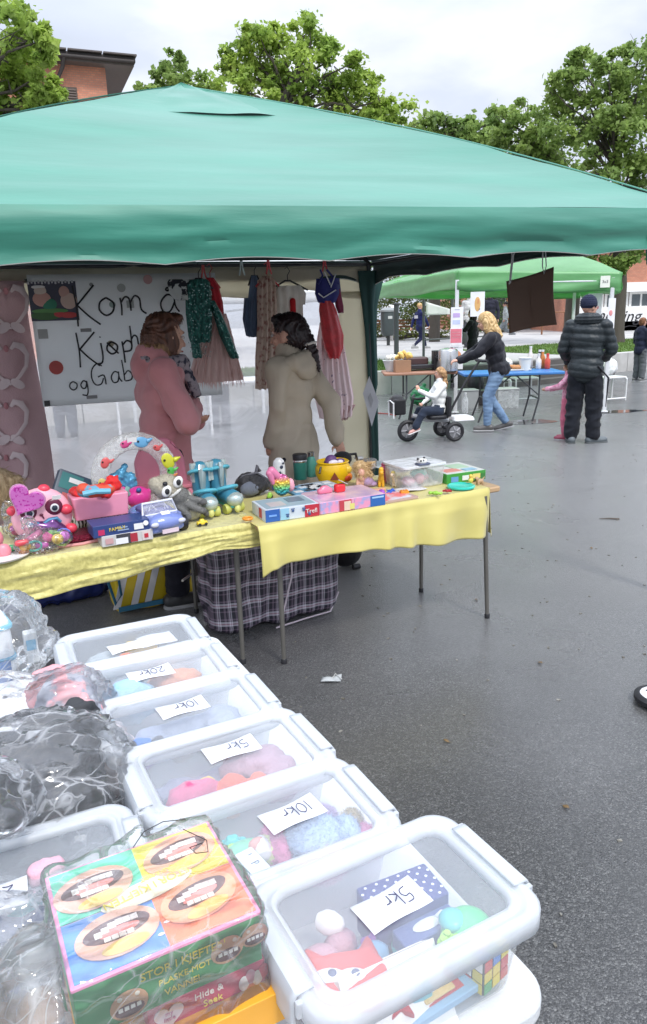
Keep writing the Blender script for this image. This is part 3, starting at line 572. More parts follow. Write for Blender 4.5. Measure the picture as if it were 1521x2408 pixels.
for i in range(5):
    x = -L_/2+.8+i*1.15+.05; f = MB().box((x, -.06, zz-1.02), (1.1, .12, 1.2)).build('window', whm, t, smooth=False)
    for k in (-.24, .24): MB().box((x+k, -.13, zz-1.02), (.38, .02, 1.0)).build('pane', P((.1, .12, .13), .12), f, smooth=False)
zb = dp(1480, 752, 36).z
MB().box((0, -.1, zb), (L_, .2, 1.25)).build('name_board', mat('name_board_white', (.85, .85, .84), .5), t, smooth=False)
MB().box((0, -.1, .65), (L_, .2, .45)).build('plinth', conc, t, smooth=False)
for i in range(5): MB().box((-L_/2+1+i*1.3, -.15, zb-1.0), (.5, .3, .75)).build('counter_panel', P((.45, .45, .44)), t, smooth=False)
ink = P((.015, .015, .02), .5)
def sign_at(px, py, body, size, sh=.3):
    p = dp(px, py, 36); l = Vector((p.x-t.location.x, -.215, p.z))
    return text(body, size, ink, t, Matrix.Translation(l) @ Matrix.Rotation(PI/2, 4, 'X'), 'shop_lettering', .003, shear=sh)
sign_at(1412, 742, 'Smør', .75); sign_at(1472, 744, 'ring', .75)
b = MB(); b.tube([(dp(1462, 758, 36).x-t.location.x, -.22, zb-.33), (dp(1475, 756, 36).x-t.location.x, -.22, zb-.27), (dp(1492, 758, 36).x-t.location.x, -.22, zb-.3)], .02, 6); b.build('underline', ink, t)
# small brick wall piece and wood table far back
tb = thing('picnic_table', 'wooden table standing far back beside the brick wall', 'table', dp(1300, 775, 34)*1); tb.location.z = PZ
MB().rbox((0, 0, .95), (1.3, .6, .05), .02).build('tabletop', wood, tb); [MB().cyl((s*.5, 0, 0), (s*.5, 0, .93), .04).build('leg', wood, tb) for s in (-1, 1)]
# ============================================================ GREEN PARTY TENT OVER THE STALL
FR = Vector((1.99, 4.07, 2.115)); FL = Vector((-1.88, 2.55, 2.05)); BR = Vector((.45, 6.4, 2.06)); BL = Vector((-3.18, 5.0, 2.06)); PK = Vector((-.70, 4.47, 2.86))
teal = mat('tent_fabric', (.022, .21, .142), .6, c2=(.018, .175, .118), ns=2.2, spec=.5, bump=.12, bs=14, stretch=(.6, .6, 5), coat=.3, sheen=.3)
teal.node_tree.nodes['Principled BSDF'].inputs['Coat Roughness'].default_value = .42
t_ = teal.node_tree; b_ = t_.nodes['Principled BSDF']; g_n = N(t_, 'ShaderNodeNewGeometry'); m_n = N(t_, 'ShaderNodeMixRGB'); m_n.inputs[2].default_value = (.006, .035, .03, 1)   # shade under the canopy painted into the cloth's inner face
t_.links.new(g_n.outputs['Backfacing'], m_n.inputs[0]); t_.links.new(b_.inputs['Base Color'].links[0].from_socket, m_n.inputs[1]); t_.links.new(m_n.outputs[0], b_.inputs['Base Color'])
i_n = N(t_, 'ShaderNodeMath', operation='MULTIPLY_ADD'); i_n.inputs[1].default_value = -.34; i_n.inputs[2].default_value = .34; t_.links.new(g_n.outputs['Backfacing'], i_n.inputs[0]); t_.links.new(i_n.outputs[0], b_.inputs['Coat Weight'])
tshade = mat('tent_fabric_shade', (.008, .05, .043), .7, ns=3)  # tent green darkened: the corner's shade is put into the curtain colour
IN = (0, 0, 1.3)
trim = P((.6, .62, .58), .6); steel = P((.05, .055, .06), .4, metal=.3)
tent = thing('party_tent', 'large green pop-up tent with scalloped white-edged valance over the toy stall', 'tent', (PK.x, PK.y, 0))
TL = Vector(tent.location)
def nz(p, s=1.0): return mnoise.noise(Vector(p)*s)
def panel(A, B, seed, ins=0):
    n = (B-A).cross(PK-A); n.normalize(); n = n if n.z > 0 else -n
    def f(u, v):
        v = v**1.05
        p = (A.lerp(B, u)).lerp(PK, v); e = 4*u*(1-u)
        h = .055*math.sin(PI*min(1, v*1.0))*(1-.5*e)      # hips held up by the poles, cloth sagging between
        h -= .03*e*math.sin(PI*v)
        r_ = .006*nz((u*3+seed, v*26, 0))*(1-v)+.01*nz((u*2.2+seed, v*5, 3))+.004*math.sin(v*34+3*nz((u*4, v*4, seed)))*(1-v)**2*(u)**2
        return p+n*(h+r_)-TL
    return f
fr = MB(); fr.grid(panel(FL, FR, 1), 60, 40)
for A, B, s in ((FR, BR, 2), (BR, BL, 3), (BL, FL, 4)): fr.grid(panel(A, B, s), 24, 20)
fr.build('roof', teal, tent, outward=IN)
for a_ in C0 if 0 else (FL, FR, BR, BL):
    sm = MB(); sm.tube([a_.lerp(PK, v**1.05)+Vector((0, 0, .055*math.sin(PI*v)+.006))-TL for v in [i/24 for i in range(25)]], .006, 6, flat=.5); sm.build('seam', teal, tent)
# little vent cap on the very top, loose along its lower edge
C0 = [FL, FR, BR, BL]; cp = MB()
for i in range(4):
    A, B = C0[i], C0[(i+1) % 4]; nn_ = (B-A).cross(PK-A).normalized(); nn_ = nn_ if nn_.z > 0 else -nn_
    def f(u, v, A=A, B=B, nn_=nn_, i=i):
        q = .28; a = PK.lerp(A, q); b_ = PK.lerp(B, q); p = a.lerp(b_, u).lerp(PK+Vector((0, 0, .012)), v)
        lift = .004+(.006*(1-v)*abs(math.sin(u*7+i*1.3))+.012*nz((u*5, v*5, i)))
        return p+nn_*lift-TL
    cp.grid(f, 30, 10)
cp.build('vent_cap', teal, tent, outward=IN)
def scal(s, L): return .022*abs(math.sin(PI*s/L*max(2, round(L/.72))))
def valance(A, B, seed, drop=.2, name='valance'):
    L = (B-A).length; d = (B-A).normalized(); o_ = Vector((d.y, -d.x, 0)); 
    if o_.dot((A+B)/2-PK) < 0: o_ = -o_
    def bot(u): return drop-scal(u*L, L)+.035*max(0, 1-min(u, 1-u)*L/.22)
    def f(u, v):
        p = A.lerp(B, u); z = bot(u)*v
        bulge = .018*math.sin(PI*min(v*1.4, 1))+.02*v*nz((u*L*2.2+seed, v*1.2, 1))+.012*nz((u*L*1.2-v*1.2, v*3+u*L*1.0, seed))*(.3+v)+.007*(1-abs(nz((u*L*1.3+v*1.2, v*3.4-u*L*1.0, seed+4)))*3.2)*(.2+v*.8)+.004*(1-abs(nz((u*L*2.4-v*2, v*5+u*L*1.8, seed+8)))*3.2)*v
        return p+Vector((0, 0, -z))+o_*(.008+bulge)-TL
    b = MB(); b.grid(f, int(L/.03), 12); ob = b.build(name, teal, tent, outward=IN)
    t_ = MB(); n = int(L/.03); t_.tube([f(i/n, 1.0)-o_*.004 for i in range(n+1)], .0036, 6); t_.build('hem', trim, ob)
valance(FL, FR, 1, .215); valance(FR, BR, 5, .165); valance(BR, BL, 9, .16); valance(BL, FL, 13)
def rail(a, b, r_=.014, name='rail'): MB().cyl(a-TL, b-TL, r_, n=8).build(name, steel, tent)
dz = Vector((0, 0, -.03))
for a, b in ((FL, FR), (FR, BR), (BR, BL), (BL, FL)): rail(a+dz, b+dz)
for a in C0: rail(a+dz, PK+Vector((0, 0, -.06)), .012, 'roof_pole')
def inn(p, k=.05): q = (PK-p); q.z = 0; return p+q.normalized()*k
for a in C0:
    a = inn(a, .03) if a is not FR else a; MB().cyl(Vector((a.x, a.y, 0))-TL, Vector((a.x, a.y, a.z-.03))-TL, .018, n=10).build('leg', steel, tent)
# tied-back corner curtains
WD = (BR-BL); WD.z = 0; WD.normalize(); WN = Vector((WD.y, -WD.x, 0))   # along the rear wall; WN points to the camera
def tied(c, label, prof, side, m_=None):
    t = thing('tent_curtain', label, 'curtain', (c.x, c.y, 0)); b = MB(); rs = []
    for z, w_, off in prof:
        ring = []
        for k in range(28):
            a = 2*PI*k/28; r_ = 1+.22*math.sin(5*a+z*1.5)
            ring.append(side*(w_*math.cos(a)*r_+off)+Vector((-side.y, side.x, 0))*(.045*math.sin(a)*r_)+Vector((0, 0, z)))
        rs.append(ring)
    b.rings(rs); b.build('cloth', m_ or teal, t, ang=80); return t
ct = tied(BR, 'green curtain with painted-in shade tied round the rear right tent pole', [(1.98, .105, .0), (1.86, .09, -.01), (1.7, .062, -.02), (1.5, .05, -.015), (1.05, .045, 0), (.98, .03, 0), (.9, .042, 0), (.5, .04, .01), (.03, .035, .01)], WD, tshade)
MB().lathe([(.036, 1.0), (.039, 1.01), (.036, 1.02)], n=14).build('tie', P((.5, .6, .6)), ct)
ct = tied(FR, 'green curtain bunched at the front right tent corner, cut by the photo edge', [(2.0, .1, -.24), (1.85, .09, -.22), (1.76, .07, -.16), (1.6, .05, 0), (1.0, .035, 0), (.03, .03, 0)], (FR-FL).normalized())

# ------------------------------------------------------------ rear wall with clear window
def wall_pt(px, py, off=0.0):          # photo point on a plane in front of the rear wall
    o_ = Vector((BR.x, BR.y, 0))+WN*off; d = ray(px, py); n = WN; t = (o_-Vector((0, 0, CH))).dot(n)/d.dot(n); return Vector((0, 0, CH))+d*t
def wl(px, py, off=0.0): p = wall_pt(px, py, off)-Vector((BR.x, BR.y, 0)); return p.dot(WD), p.z
ivory = mat('ivory_cloth', (.82, .79, .66), .8, c2=(.74, .71, .58), ns=2, trans=.6, bump=.2, bs=8)
wt_ = thing('tent_side_wall', 'ivory tent wall with a large clear plastic window behind the two women', 'tent wall', (BR.x, BR.y, 0), math.atan2(WD.y, WD.x))
LW = (BR-BL).length
s_r = wl(797, 800)[0]; s_l = -3.35; z_t = 1.80
def wav(s, z, k=1): return .02*nz((s*1.7, z*1.2, 2))*k+.012*nz((s*5, z*2, 7))*k
def strip(b, s0, s1, z0f, z1f, n=40, m=6): b.grid(lambda u, v: (s0+(s1-s0)*u, wav(s0+(s1-s0)*u, v*.3), z0f(u)*(1-v)+z1f(u)*v), n, m)
b = MB(); strip(b, -LW, -.03, lambda u: z_t+.035*math.sin(u*17)*.6+.02*math.sin(u*31), lambda u: 2.04, 80, 4)
strip(b, s_r, -.02, lambda u: .02, lambda u: z_t+.02, 6, 30); strip(b, -LW, s_l+.0, lambda u: .02, lambda u: z_t+.02, 4, 30); strip(b, -LW, -.02, lambda u: .02, lambda u: .22, 40, 2)
b.build('fabric', ivory, wt_, solid=.002)
b = MB(); b.grid(lambda u, v: (s_l+(s_r-s_l)*u, -.004+wav(s_l+(s_r-s_l)*u, v*2, .8), .2+(z_t-.18)*v), 60, 40)
b.build('window', film('clear_pvc', thru=.75, base=.42, edge=.25, c=(.95, .96, .97), rough=.12, wr=.35, ws=2.2, bump=.25, stretch=(1, 1, 2)), wt_)
# pink curtain with a repeated swan pattern
pinkc = mat('pink_cotton', (.55, .36, .37), .9, c2=(.48, .31, .32), ns=4, bump=.3, bs=200)
a0, zt_ = wl(-420, 636, .1); a1, _ = wl(60, 640, .1)
cu = thing('curtain', 'pink cloth printed with pairs of white swans hanging at the left of the tent', 'curtain', Vector((BR.x, BR.y, 0))+WN*.12, math.atan2(WD.y, WD.x))
def cuf(u, v):
    s = a0+(a1-a0)*u; return Vector((s+.02*math.sin(v*5)*u, .035*math.sin(s*14+.4*math.sin(v*3))+.02*nz((s*3, v*2, 5)), .12+(1.93-.12)*v))
b = MB(); b.grid(cuf, 120, 30); b.build('cloth', pinkc, cu, solid=.002)
swm = P((.66, .54, .54), .9); swr = P((.5, .22, .24), .9)
def cu_y(s): return .035*math.sin(s*14)-.012
def motif(cx_, cz, k, parent):
    b = MB()
    for sg in (-1, 1):
        neck = [(.0, -.17), (.06, -.12), (.115, -.05), (.13, .03), (.1, .085), (.055, .1), (.03, .07)]
        pts = [Vector((cx_+sg*x*k, cu_y(cx_+sg*x*k)-.006, cz+y*k)) for x, y in neck]; b.tube(pts, [.008*k, .012*k, .014*k, .016*k, .024*k, .022*k, .01*k], 6)
        b.ell((cx_+sg*.045*k, cu_y(cx_)-.006, cz-.165*k), (.05*k, .006, .03*k), Matrix.Rotation(sg*.6, 4, 'Y'))
    for v in b.v: y0 = cu_y(v.x)-.014; v.y = y0+(v.y-y0)*.18
    o_ = b.build('swan_print', swm, parent); c = MB(); c.ell((cx_, cu_y(cx_)-.012, cz+.075*k), (.016*k, .004, .024*k)); c.build('heart_print', swr, parent)
for px, k in ((18, 1.0), (-95, 1.0)):
    for py in (712, 845, 978, 1100):
        s, z = wl(px, py, .12); motif(s, z, k, cu)
# poster with the handwritten invitation
PO = .16
s0, z0 = wl(62, 646, PO); s1, _ = wl(505, 640, PO); _, z1 = wl(97, 957, PO)
ban = thing('poster', 'white hand-lettered poster inviting people to come and buy, small prints scattered on it', 'poster', Vector((BR.x, BR.y, 0))+WN*PO, math.atan2(WD.y, WD.x))
paper = mat('poster_paper', (.8, .82, .82), .7, ns=2, c2=(.8, .82, .82), trans=.45)
b = MB(); b.grid(lambda u, v: (s0+(s1-s0)*u, .006*math.sin(u*9+v*3), z1+(z0-z1)*v), 30, 16); b.build('sheet', paper, ban, solid=.002)
marker = P((.008, .008, .01), .5)
def onb(px, py): s, z = wl(px, py, PO); return Vector((s, -.011, z))
def bline(px, py, px2, py2, body, h_px, r_):
    p = onb(px, py); q = onb(px2, py2); h = onb(px, py-h_px).z-p.z
    strokes(body, h, frame(p, q-p, Vector((0, 0, 1))), r_, marker, ban)
bline(178, 768, 300, 757, 'K', 96, .0065); bline(229, 744, 420, 735, 'om', 84, .0065); bline(372, 737, 450, 733, 'å', 84, .0065)
bline(184, 864, 250, 858, 'K', 82, .0062); bline(226, 836, 300, 830, 'jøp', 58, .0065); bline(306, 812, 380, 806, 'her', 46, .006)
bline(162, 918, 200, 915, 'og', 40, .005); bline(215, 908, 320, 893, 'Gabriel', 52, .005)
def dot(px, py, rpx, c, sq=False, name='round_print'):
    p = onb(px, py); r_ = rpx/FPX*5.6; b = MB()
    if sq: b.box((p.x, p.y+.004, p.z), (2*r_, .003, 2*r_))
    else: b.lathe([(r_, 0), (r_, .002)], c=(p.x, p.y+.004, p.z), M=Matrix.Rotation(PI/2, 4, 'X'))
    b.build(name, P(c, .8), ban, smooth=False)
dot(132, 864, 15, (.5, .1, .09)); dot(132, 864, 8, (.55, .3, .28)) if 0 else None
dot(347, 657, 10, (.55, .33, .32)); dot(101, 785, 10, (.36, .36, .35), True, 'square_print'); dot(285, 677, 9, (.42, .44, .42)); dot(264, 716, 7, (.33, .42, .38)); dot(306, 715, 8, (.42, .45, .43), True, 'square_print'); dot(214, 669, 4, (.3, .3, .3)); dot(260, 808, 7, (.4, .36, .26)); dot(111, 948, 6, (.06, .06, .06), True, 'square_print')
for (px, py) in ((202, 776), (216, 933)):
    p = onb(px, py); MB().box((p.x, p.y+.004, p.z), (.075, .003, .024)).build('small_print', P((.25, .25, .25)), ban, smooth=False)
# photo print of two people at the top left of the poster
pc = onb(126, 708); ph = MB(); ph.box((pc.x, pc.y+.003, pc.z), (.315, .004, .262)); pho = ph.build('photo_print', P((.035, .035, .06), .4), ban, smooth=False)
def blob2(dx, dz_, rx, rz, c, k=0): b = MB(); b.ell((pc.x+dx, pc.y-.0005*(k+1), pc.z+dz_), (rx, .0022+.0004*k, rz), n=16); b.build('print_shape', P(c, .6), pho)
for a in ((-.08, .07, .04, .035, (.6, .5, .42)), (-.075, .015, .06, .05, (.55, .3, .25)), (-.03, -.02, .05, .04, (.03, .2, .12)), (.075, .06, .035, .04, (.5, .3, .25)), (.1, .0, .055, .055, (.55, .4, .33)), (-.06, -.095, .1, .03, (.06, .14, .05)), (.02, -.09, .05, .02, (.5, .05, .06)), (.09, -.095, .06, .02, (.5, .06, .06)), (-.03, -.065, .12, .018, (.1, .25, .08)), (-.09, .095, .045, .012, (.75, .72, .7))): blob2(*a)
b = MB(); [b.box((pc.x-.15+i*.022, pc.y-.002, pc.z+.122+.006*(i % 2)), (.012, .003, .018)) for i in range(14)]; b.build('print_shape', P((.5, .5, .52)), pho, smooth=False)

# ------------------------------------------------------------ clothes on the rear rail
def garment_rings(rows, off, pleat=0, np_=9, thick=.03, seed=0, n=72):
    rs = []
    for i, row in enumerate(rows):
        py, xl, xr = row[:3]; pl = row[3] if len(row) > 3 else pleat; th = row[4] if len(row) > 4 else thick
        sa, z = wl(xl, py, off); sb, _ = wl(xr, py, off); c = (sa+sb)/2; h = abs(sb-sa)/2
        ring = []
        for k in range(n):
            a = 2*PI*k/n; w_ = math.sin(a)
            y = th*w_*(1)+pl*math.cos(np_*math.cos(a)*2.2+seed+.3*math.sin(i*.8+seed))*(1 if abs(w_) > .25 else abs(w_)*4)
            ring.append(Vector((c+h*math.cos(a), y, z+.004*math.cos(np_*math.cos(a)*2.2+seed)*(1 if i == len(rows)-1 else 0))))
        rs.append(ring)
    return rs
def dens(rows, m=4):
    out = []
    for a, b in zip(rows, rows[1:]):
        for k in range(m): t = k/m; out.append(tuple(a[i]+(b[i]-a[i])*t for i in range(len(a))))
    out.append(rows[-1]); return out
def garment(name, label, cat, off):
    return thing(name, label, cat, Vector((BR.x, BR.y, 0))+WN*off, math.atan2(WD.y, WD.x), 'second-hand clothes hanging along the back of the tent')
def gpart(t, name, rows, off, m, pleat=.006, np_=9, thick=.03, seed=0, solid=0):
    b = MB(); b.rings(garment_rings(dens(rows), off, pleat, np_, thick, seed)); return b.build(name, m, t, ang=80)
def hanger(t, px, py, off, w_, c=(.02, .02, .02)):
    s, z = wl(px, py, off); b = MB(); b.tube([(s-w_, 0, z-.07), (s-.02, 0, z), (s+.02, 0, z), (s+w_, 0, z-.07)], .007, 8)
    b.tube([(s, 0, z), (s, 0, z+.04), (s+.02, 0, z+.07), (s, 0, z+.1), (s-.02, 0, z+.085)], .003, 6); return b.build('hanger', P(c, .4), t)
def clip(px, py, c, label, off=.3):
    t = garment('clothes_clip', label, 'clip', off); t['group'] = 'coloured clips on the rear rail'; s, z = wl(px, py, off)
    for k in (-1, 1): MB().tube([(s+k*.004, 0, z+.05), (s+k*.008, 0, z), (s+k*.02, -.005, z-.05)], .006, 6).build('jaw', P(c, .4), t)
seqg = mat('green_sequins', (.03, .16, .13), .28, c2=(.012, .07, .06), ns=60, isl=0, metal=.5, bump=1.0, bs=90, lo=.4, hi=.6)
# 1 sequined jacket over tulle dress
t = garment('sequin_jacket', 'dark green sequined jacket with a black and white patterned shoulder', 'jacket', .42)
gpart(t, 'body', [(657, 446, 486), (664, 438, 494), (690, 436, 497), (740, 437, 499), (790, 443, 497), (806, 448, 495)], .42, seqg, .008, 6, .05)
gpart(t, 'sleeve', [(668, 437, 462), (740, 440, 464), (800, 450, 470), (842, 455, 478)], .45, seqg, .004, 3, .035)
gpart(t, 'sleeve', [(706, 492, 508), (741, 505, 526), (790, 520, 546), (843, 545, 566)], .46, seqg, .004, 3, .03)
patt = mat('black_white_print', (.5, .52, .5), .8, c2=(.01, .012, .02), ns=14, lo=.47, hi=.5)
gpart(t, 'shoulder_panel', [(656, 400, 450), (664, 396, 455), (690, 402, 458), (705, 415, 455)], .47, patt, .005, 3, .025)
b = MB()
for _ in range(170):
    px = random.uniform(440, 494); py = random.uniform(668, 838); s, z = wl(px, py, .42); b.ell((s, -.052+random.uniform(-.004, .004), z), (.0035, .002, .0035), n=6, m=4)
for _ in range(60):
    k = random.random(); px = 500+55*k+random.uniform(-8, 8); py = 710+125*k; s, z = wl(px, py, .46); b.ell((s, -.035, z), (.003, .002, .003), n=6, m=4)
b.build('sequins', mat('sequin', (.6, .85, .8), .08, metal=.9, isl=.4), t)['kind'] = 'stuff'
hanger(t, 467, 655, .42, .1)
t = garment('tulle_dress', 'child dress with red top and wide salmon tulle skirt', 'dress', .3)
gpart(t, 'bodice', [(655, 486, 500), (672, 488, 514), (710, 493, 524), (741, 497, 527)], .3, F((.5, .02, .035), .6), .004, 3, .035)
tul = mat('tulle', (.85, .6, .55), .9, c2=(.75, .48, .44), ns=5, alpha=.86, stretch=(8, 8, 1)); tul.node_tree.nodes['Principled BSDF'].inputs['Sheen Weight'].default_value = .5
gpart(t, 'skirt', [(738, 494, 530), (770, 480, 540), (820, 462, 553), (870, 448, 566), (900, 441, 573)], .3, tul, .009, 23, .08)
fuzz(t.children[-1], 900, .06, .0022, down=2.5, out=.5, jit=.35)
gpart(t, 'underskirt', [(760, 488, 532), (820, 470, 548), (890, 452, 562)], .3, F((.7, .45, .42)), .01, 9, .05)
hanger(t, 494, 654, .3, .07, (.5, .05, .06))
t = garment('denim_shirt', 'small faded denim shirt hanging folded beside the flowery dress', 'shirt', .26)
gpart(t, 'body', [(648, 590, 602), (662, 588, 608), (720, 580, 610), (775, 577, 611), (792, 585, 611)], .26, F((.12, .17, .26)), .006, 4, .03); gpart(t, 'sleeve', [(700, 578, 592), (750, 574, 590), (790, 582, 598)], .3, F((.09, .13, .21)), .003, 3, .025)
hanger(t, 598, 648, .26, .05)
flo = mat('floral_brown', (.55, .42, .34), .9, c2=(.28, .13, .11), ns=26, lo=.36, hi=.5, bump=.2, bs=60)
t = garment('floral_dress', 'long brown flowery dress next to the denim shirt', 'dress', .33)
gpart(t, 'body', [(649, 618, 636), (660, 606, 648), (700, 605, 650), (760, 606, 652), (840, 601, 654), (915, 601, 650)], .33, flo, .012, 6, .045); hanger(t, 628, 650, .33, .09, (.5, .05, .06))
t = garment('cream_top', 'cream short-sleeved top with a red oval patch on a black hanger', 'top', .27); crm = F((.78, .73, .64))
gpart(t, 'body', [(672, 652, 706), (682, 645, 714), (720, 650, 712), (780, 652, 714), (830, 650, 718)], .27, crm, .006, 5, .035); gpart(t, 'sleeve', [(674, 700, 712), (690, 704, 722), (715, 708, 720)], .3, crm, .003, 2, .025); hanger(t, 676, 660, .27, .16)
s, z = wl(685, 727, .27); b = MB(); b.cap((s, -.04, z-.05), (s, -.04, z+.06), .022); o_ = b.build('patch', F((.55, .02, .025)), t)
t = garment('pink_floral_dress', 'pale pink dress printed with dark sprigs behind the red swimsuit', 'dress', .25)
fl2 = mat('floral_pink', (.85, .66, .66), .85, c2=(.2, .13, .22), ns=24, lo=.3, hi=.37)
gpart(t, 'body', [(745, 756, 792), (800, 746, 806), (870, 742, 820), (940, 742, 832), (985, 752, 828)], .25, fl2, .012, 9, .05); gpart(t, 'lining', [(955, 768, 832), (988, 772, 812)], .22, F((.6, .38, .36)), .008, 7, .04); hanger(t, 766, 740, .25, .05)
t = garment('swimsuit', 'shiny red swimsuit with blue and white top hanging on a peg', 'swimsuit', .36)
red = mat('shiny_red', (.62, .02, .03), .3, c2=(.45, .015, .02), ns=20, bump=.5, bs=60); blu = F((.03, .035, .2), .5)
gpart(t, 'lower', [(708, 752, 780), (730, 750, 790), (790, 757, 807), (820, 764, 806), (843, 776, 796)], .36, red, .005, 4, .05); gpart(t, 'top', [(655, 744, 798), (690, 741, 802), (712, 748, 790)], .36, blu, .004, 3, .045)
for xs in ((749, 755, 745), (764, 776, 792)): b = MB(); b.tube([Vector((wl(x, y, .36)[0], -.03, wl(x, y, .36)[1])) for x, y in zip(xs, (634, 648, 668))], .008, 6); b.build('strap', blu, t)
b = MB(); b.tube([Vector((wl(x, y, .36)[0], -.05, wl(x, y, .36)[1])) for x, y in ((757, 640), (770, 668), (772, 676), (778, 660), (783, 645))], .005, 6); b.tube([Vector((wl(x, y, .36)[0], -.05, wl(x, y, .36)[1])) for x, y in ((743, 690), (755, 700), (784, 682))], .005, 6); b.build('piping', P((.75, .75, .78)), t)
gpart(t, 'side_panel', [(680, 786, 800), (720, 790, 808), (735, 796, 808)], .37, F((.25, .03, .08), .5), .003, 2, .03)
clip(478, 640, (.6, .12, .12), 'red clip holding the tulle dress'); clip(631, 628, (.6, .1, .12), 'red clip above the flowery dress'); clip(763, 622, (.7, .1, .12), 'red peg holding the swimsuit', .36); clip(568, 630, (.5, .6, .6), 'pale clip between the dresses and the denim shirt')
# paper diamond and brown board hung from the tent side
dm = thing('paper_diamond', 'white diamond of paper hanging beside the rear right tent pole', 'decoration', dp(874, 940, 5.7)); o_ = Vector(dm.location)
b = MB(); pts = [dp(x, y, 5.7)-o_ for x, y in ((868, 884), (853, 925), (874, 1003), (891, 945))]; b.add(pts+[p+Vector((0, .003, 0)) for p in pts], [(0, 1, 2, 3), (7, 6, 5, 4), (0, 4, 5, 1), (1, 5, 6, 2), (2, 6, 7, 3), (3, 7, 4, 0)]); b.build('sheet', P((.72, .72, .75), .7), dm, smooth=False)
b = MB(); c_ = sum(pts, Vector())/4; b.add([c_+(p-c_)*.3+Vector((0, -.004, 0)) for p in pts]+[c_+(p-c_)*.3+Vector((0, -.002, 0)) for p in pts], [(0, 1, 2, 3), (7, 6, 5, 4)]); b.build('print', P((.5, .5, .52)), dm, smooth=False)
bb = thing('hanging_board', 'plain dark brown card hanging on white strings from the tent side', 'board', dp(1250, 705, 4.8)); o_ = Vector(bb.location)
q = [dp(1190, 661, 4.85)-o_, dp(1302, 627, 4.7)-o_, dp(1309, 763, 4.7)-o_, dp(1197, 784, 4.85)-o_]
def bf(u, v):
    p = q[0].lerp(q[1], u).lerp(q[3].lerp(q[2], u), v); return p+Vector((-.012*math.sin(PI*v)*(1 if u > .5 else -.2), .03*math.sin(PI*u)*math.sin(PI*(v*.5+.2)), .012*math.sin(PI*u)*(1-2*v)*-.6))
b = MB(); b.grid(bf, 16, 16); b.build('card', mat('brown_card', (.12, .07, .05), .7, ns=3, c2=(.105, .062, .044)), bb, solid=.004)
st_ = P((.6, .62, .62))
for pl in (((1200, 574, 4.85), (1204, 600, 4.85), (1197, 668, 4.84)), ((1217, 574, 4.85), (1207, 600, 4.85), (1200, 666, 4.84)), ((1277, 572, 4.75), (1275, 625, 4.74), (1279, 644, 4.73), (1284, 625, 4.74), (1281, 572, 4.75))):
    MB().tube([dp(*a)-o_ for a in pl], .004, 5).build('string', st_, bb)
# ============================================================ PEOPLE
def lerpv(a, b, t): return Vector(a).lerp(Vector(b), t)
SK = mat('skin', (.62, .36, .26), .5, c2=(.55, .3, .22), ns=8, spec=.35)
def basis(z, y):      # matrix with z along z, y near y
    z = Vector(z).normalized(); y = Vector(y); y = (y-z*y.dot(z)).normalized(); x = y.cross(z)
    return Matrix((x, y, z)).transposed().to_4x4()
def hand(b, w, d, side, curl=.5, s=1.0, palm=(0, 0, 1)):
    """w wrist, d direction of the fingers, side = where the thumb is, palm faces 'palm'"""
    d = Vector(d).normalized(); t = Vector(side); t = (t-d*t.dot(d)).normalized(); pn = Vector(palm); pn = (pn-d*pn.dot(d)-t*pn.dot(t))
    pn = pn.normalized() if pn.length > 1e-4 else d.cross(t)
    w = Vector(w); c = w+d*.05*s
    b.ell(c, (.038*s, .016*s, .05*s), basis(d, pn))
    for i, L in enumerate((.062, .072, .068, .055)):
        a = w+d*.088*s+t*(.028-.019*i)*s; k1 = (d*(1-curl*.35)+pn*curl*.8).normalized(); k2 = (d*(1-curl*1.1)+pn*curl*1.2).normalized()
        m_ = a+k1*L*.55*s; b.cap(a-d*.01*s, m_, .0095*s, .0085*s, 8); b.cap(m_, m_+k2*L*.5*s, .0085*s, .007*s, 8)
    a = w+d*.03*s+t*.03*s; m_ = a+(t*.7+d*.7+pn*.3).normalized()*.035*s; b.cap(a-t*.01*s, m_, .0115*s, .0095*s, 8); b.cap(m_, m_+(d+pn*.4).normalized()*.028*s, .0095*s, .0075*s, 8)
def head_parts(b, c, f, s=1.0, upv=(0, 0, 1)):
    """skull, jaw, nose, brow, ears, lips; c centre of the head, f where the face looks"""
    f = Vector(f).normalized(); u = Vector(upv); u = (u-f*u.dot(f)).normalized(); r_ = f.cross(u); M_ = Matrix((r_, f, u)).transposed().to_4x4(); c = Vector(c)
    L = lambda x, y, z: c+(r_*x+f*y+u*z)*s
    b.ell(L(0, -.012, .02), (.074*s, .092*s, .098*s), M_); b.ell(L(0, .022, -.045), (.056*s, .06*s, .066*s), M_); b.ell(L(0, .052, -.088), (.026*s, .022*s, .02*s), M_)
    b.cap(L(0, .085, .005), L(0, .104, -.03), .008*s, .0135*s, 8); b.ell(L(0, .08, .03), (.05*s, .014*s, .012*s), M_)
    b.ell(L(0, .083, -.062), (.021*s, .009*s, .0085*s), M_)
    for k in (-1, 1): b.ell(L(k*.038, .062, -.028), (.02*s, .018*s, .022*s), M_); b.ell(L(k*.075, -.004, -.01), (.009*s, .02*s, .032*s), M_)
    return L, M_
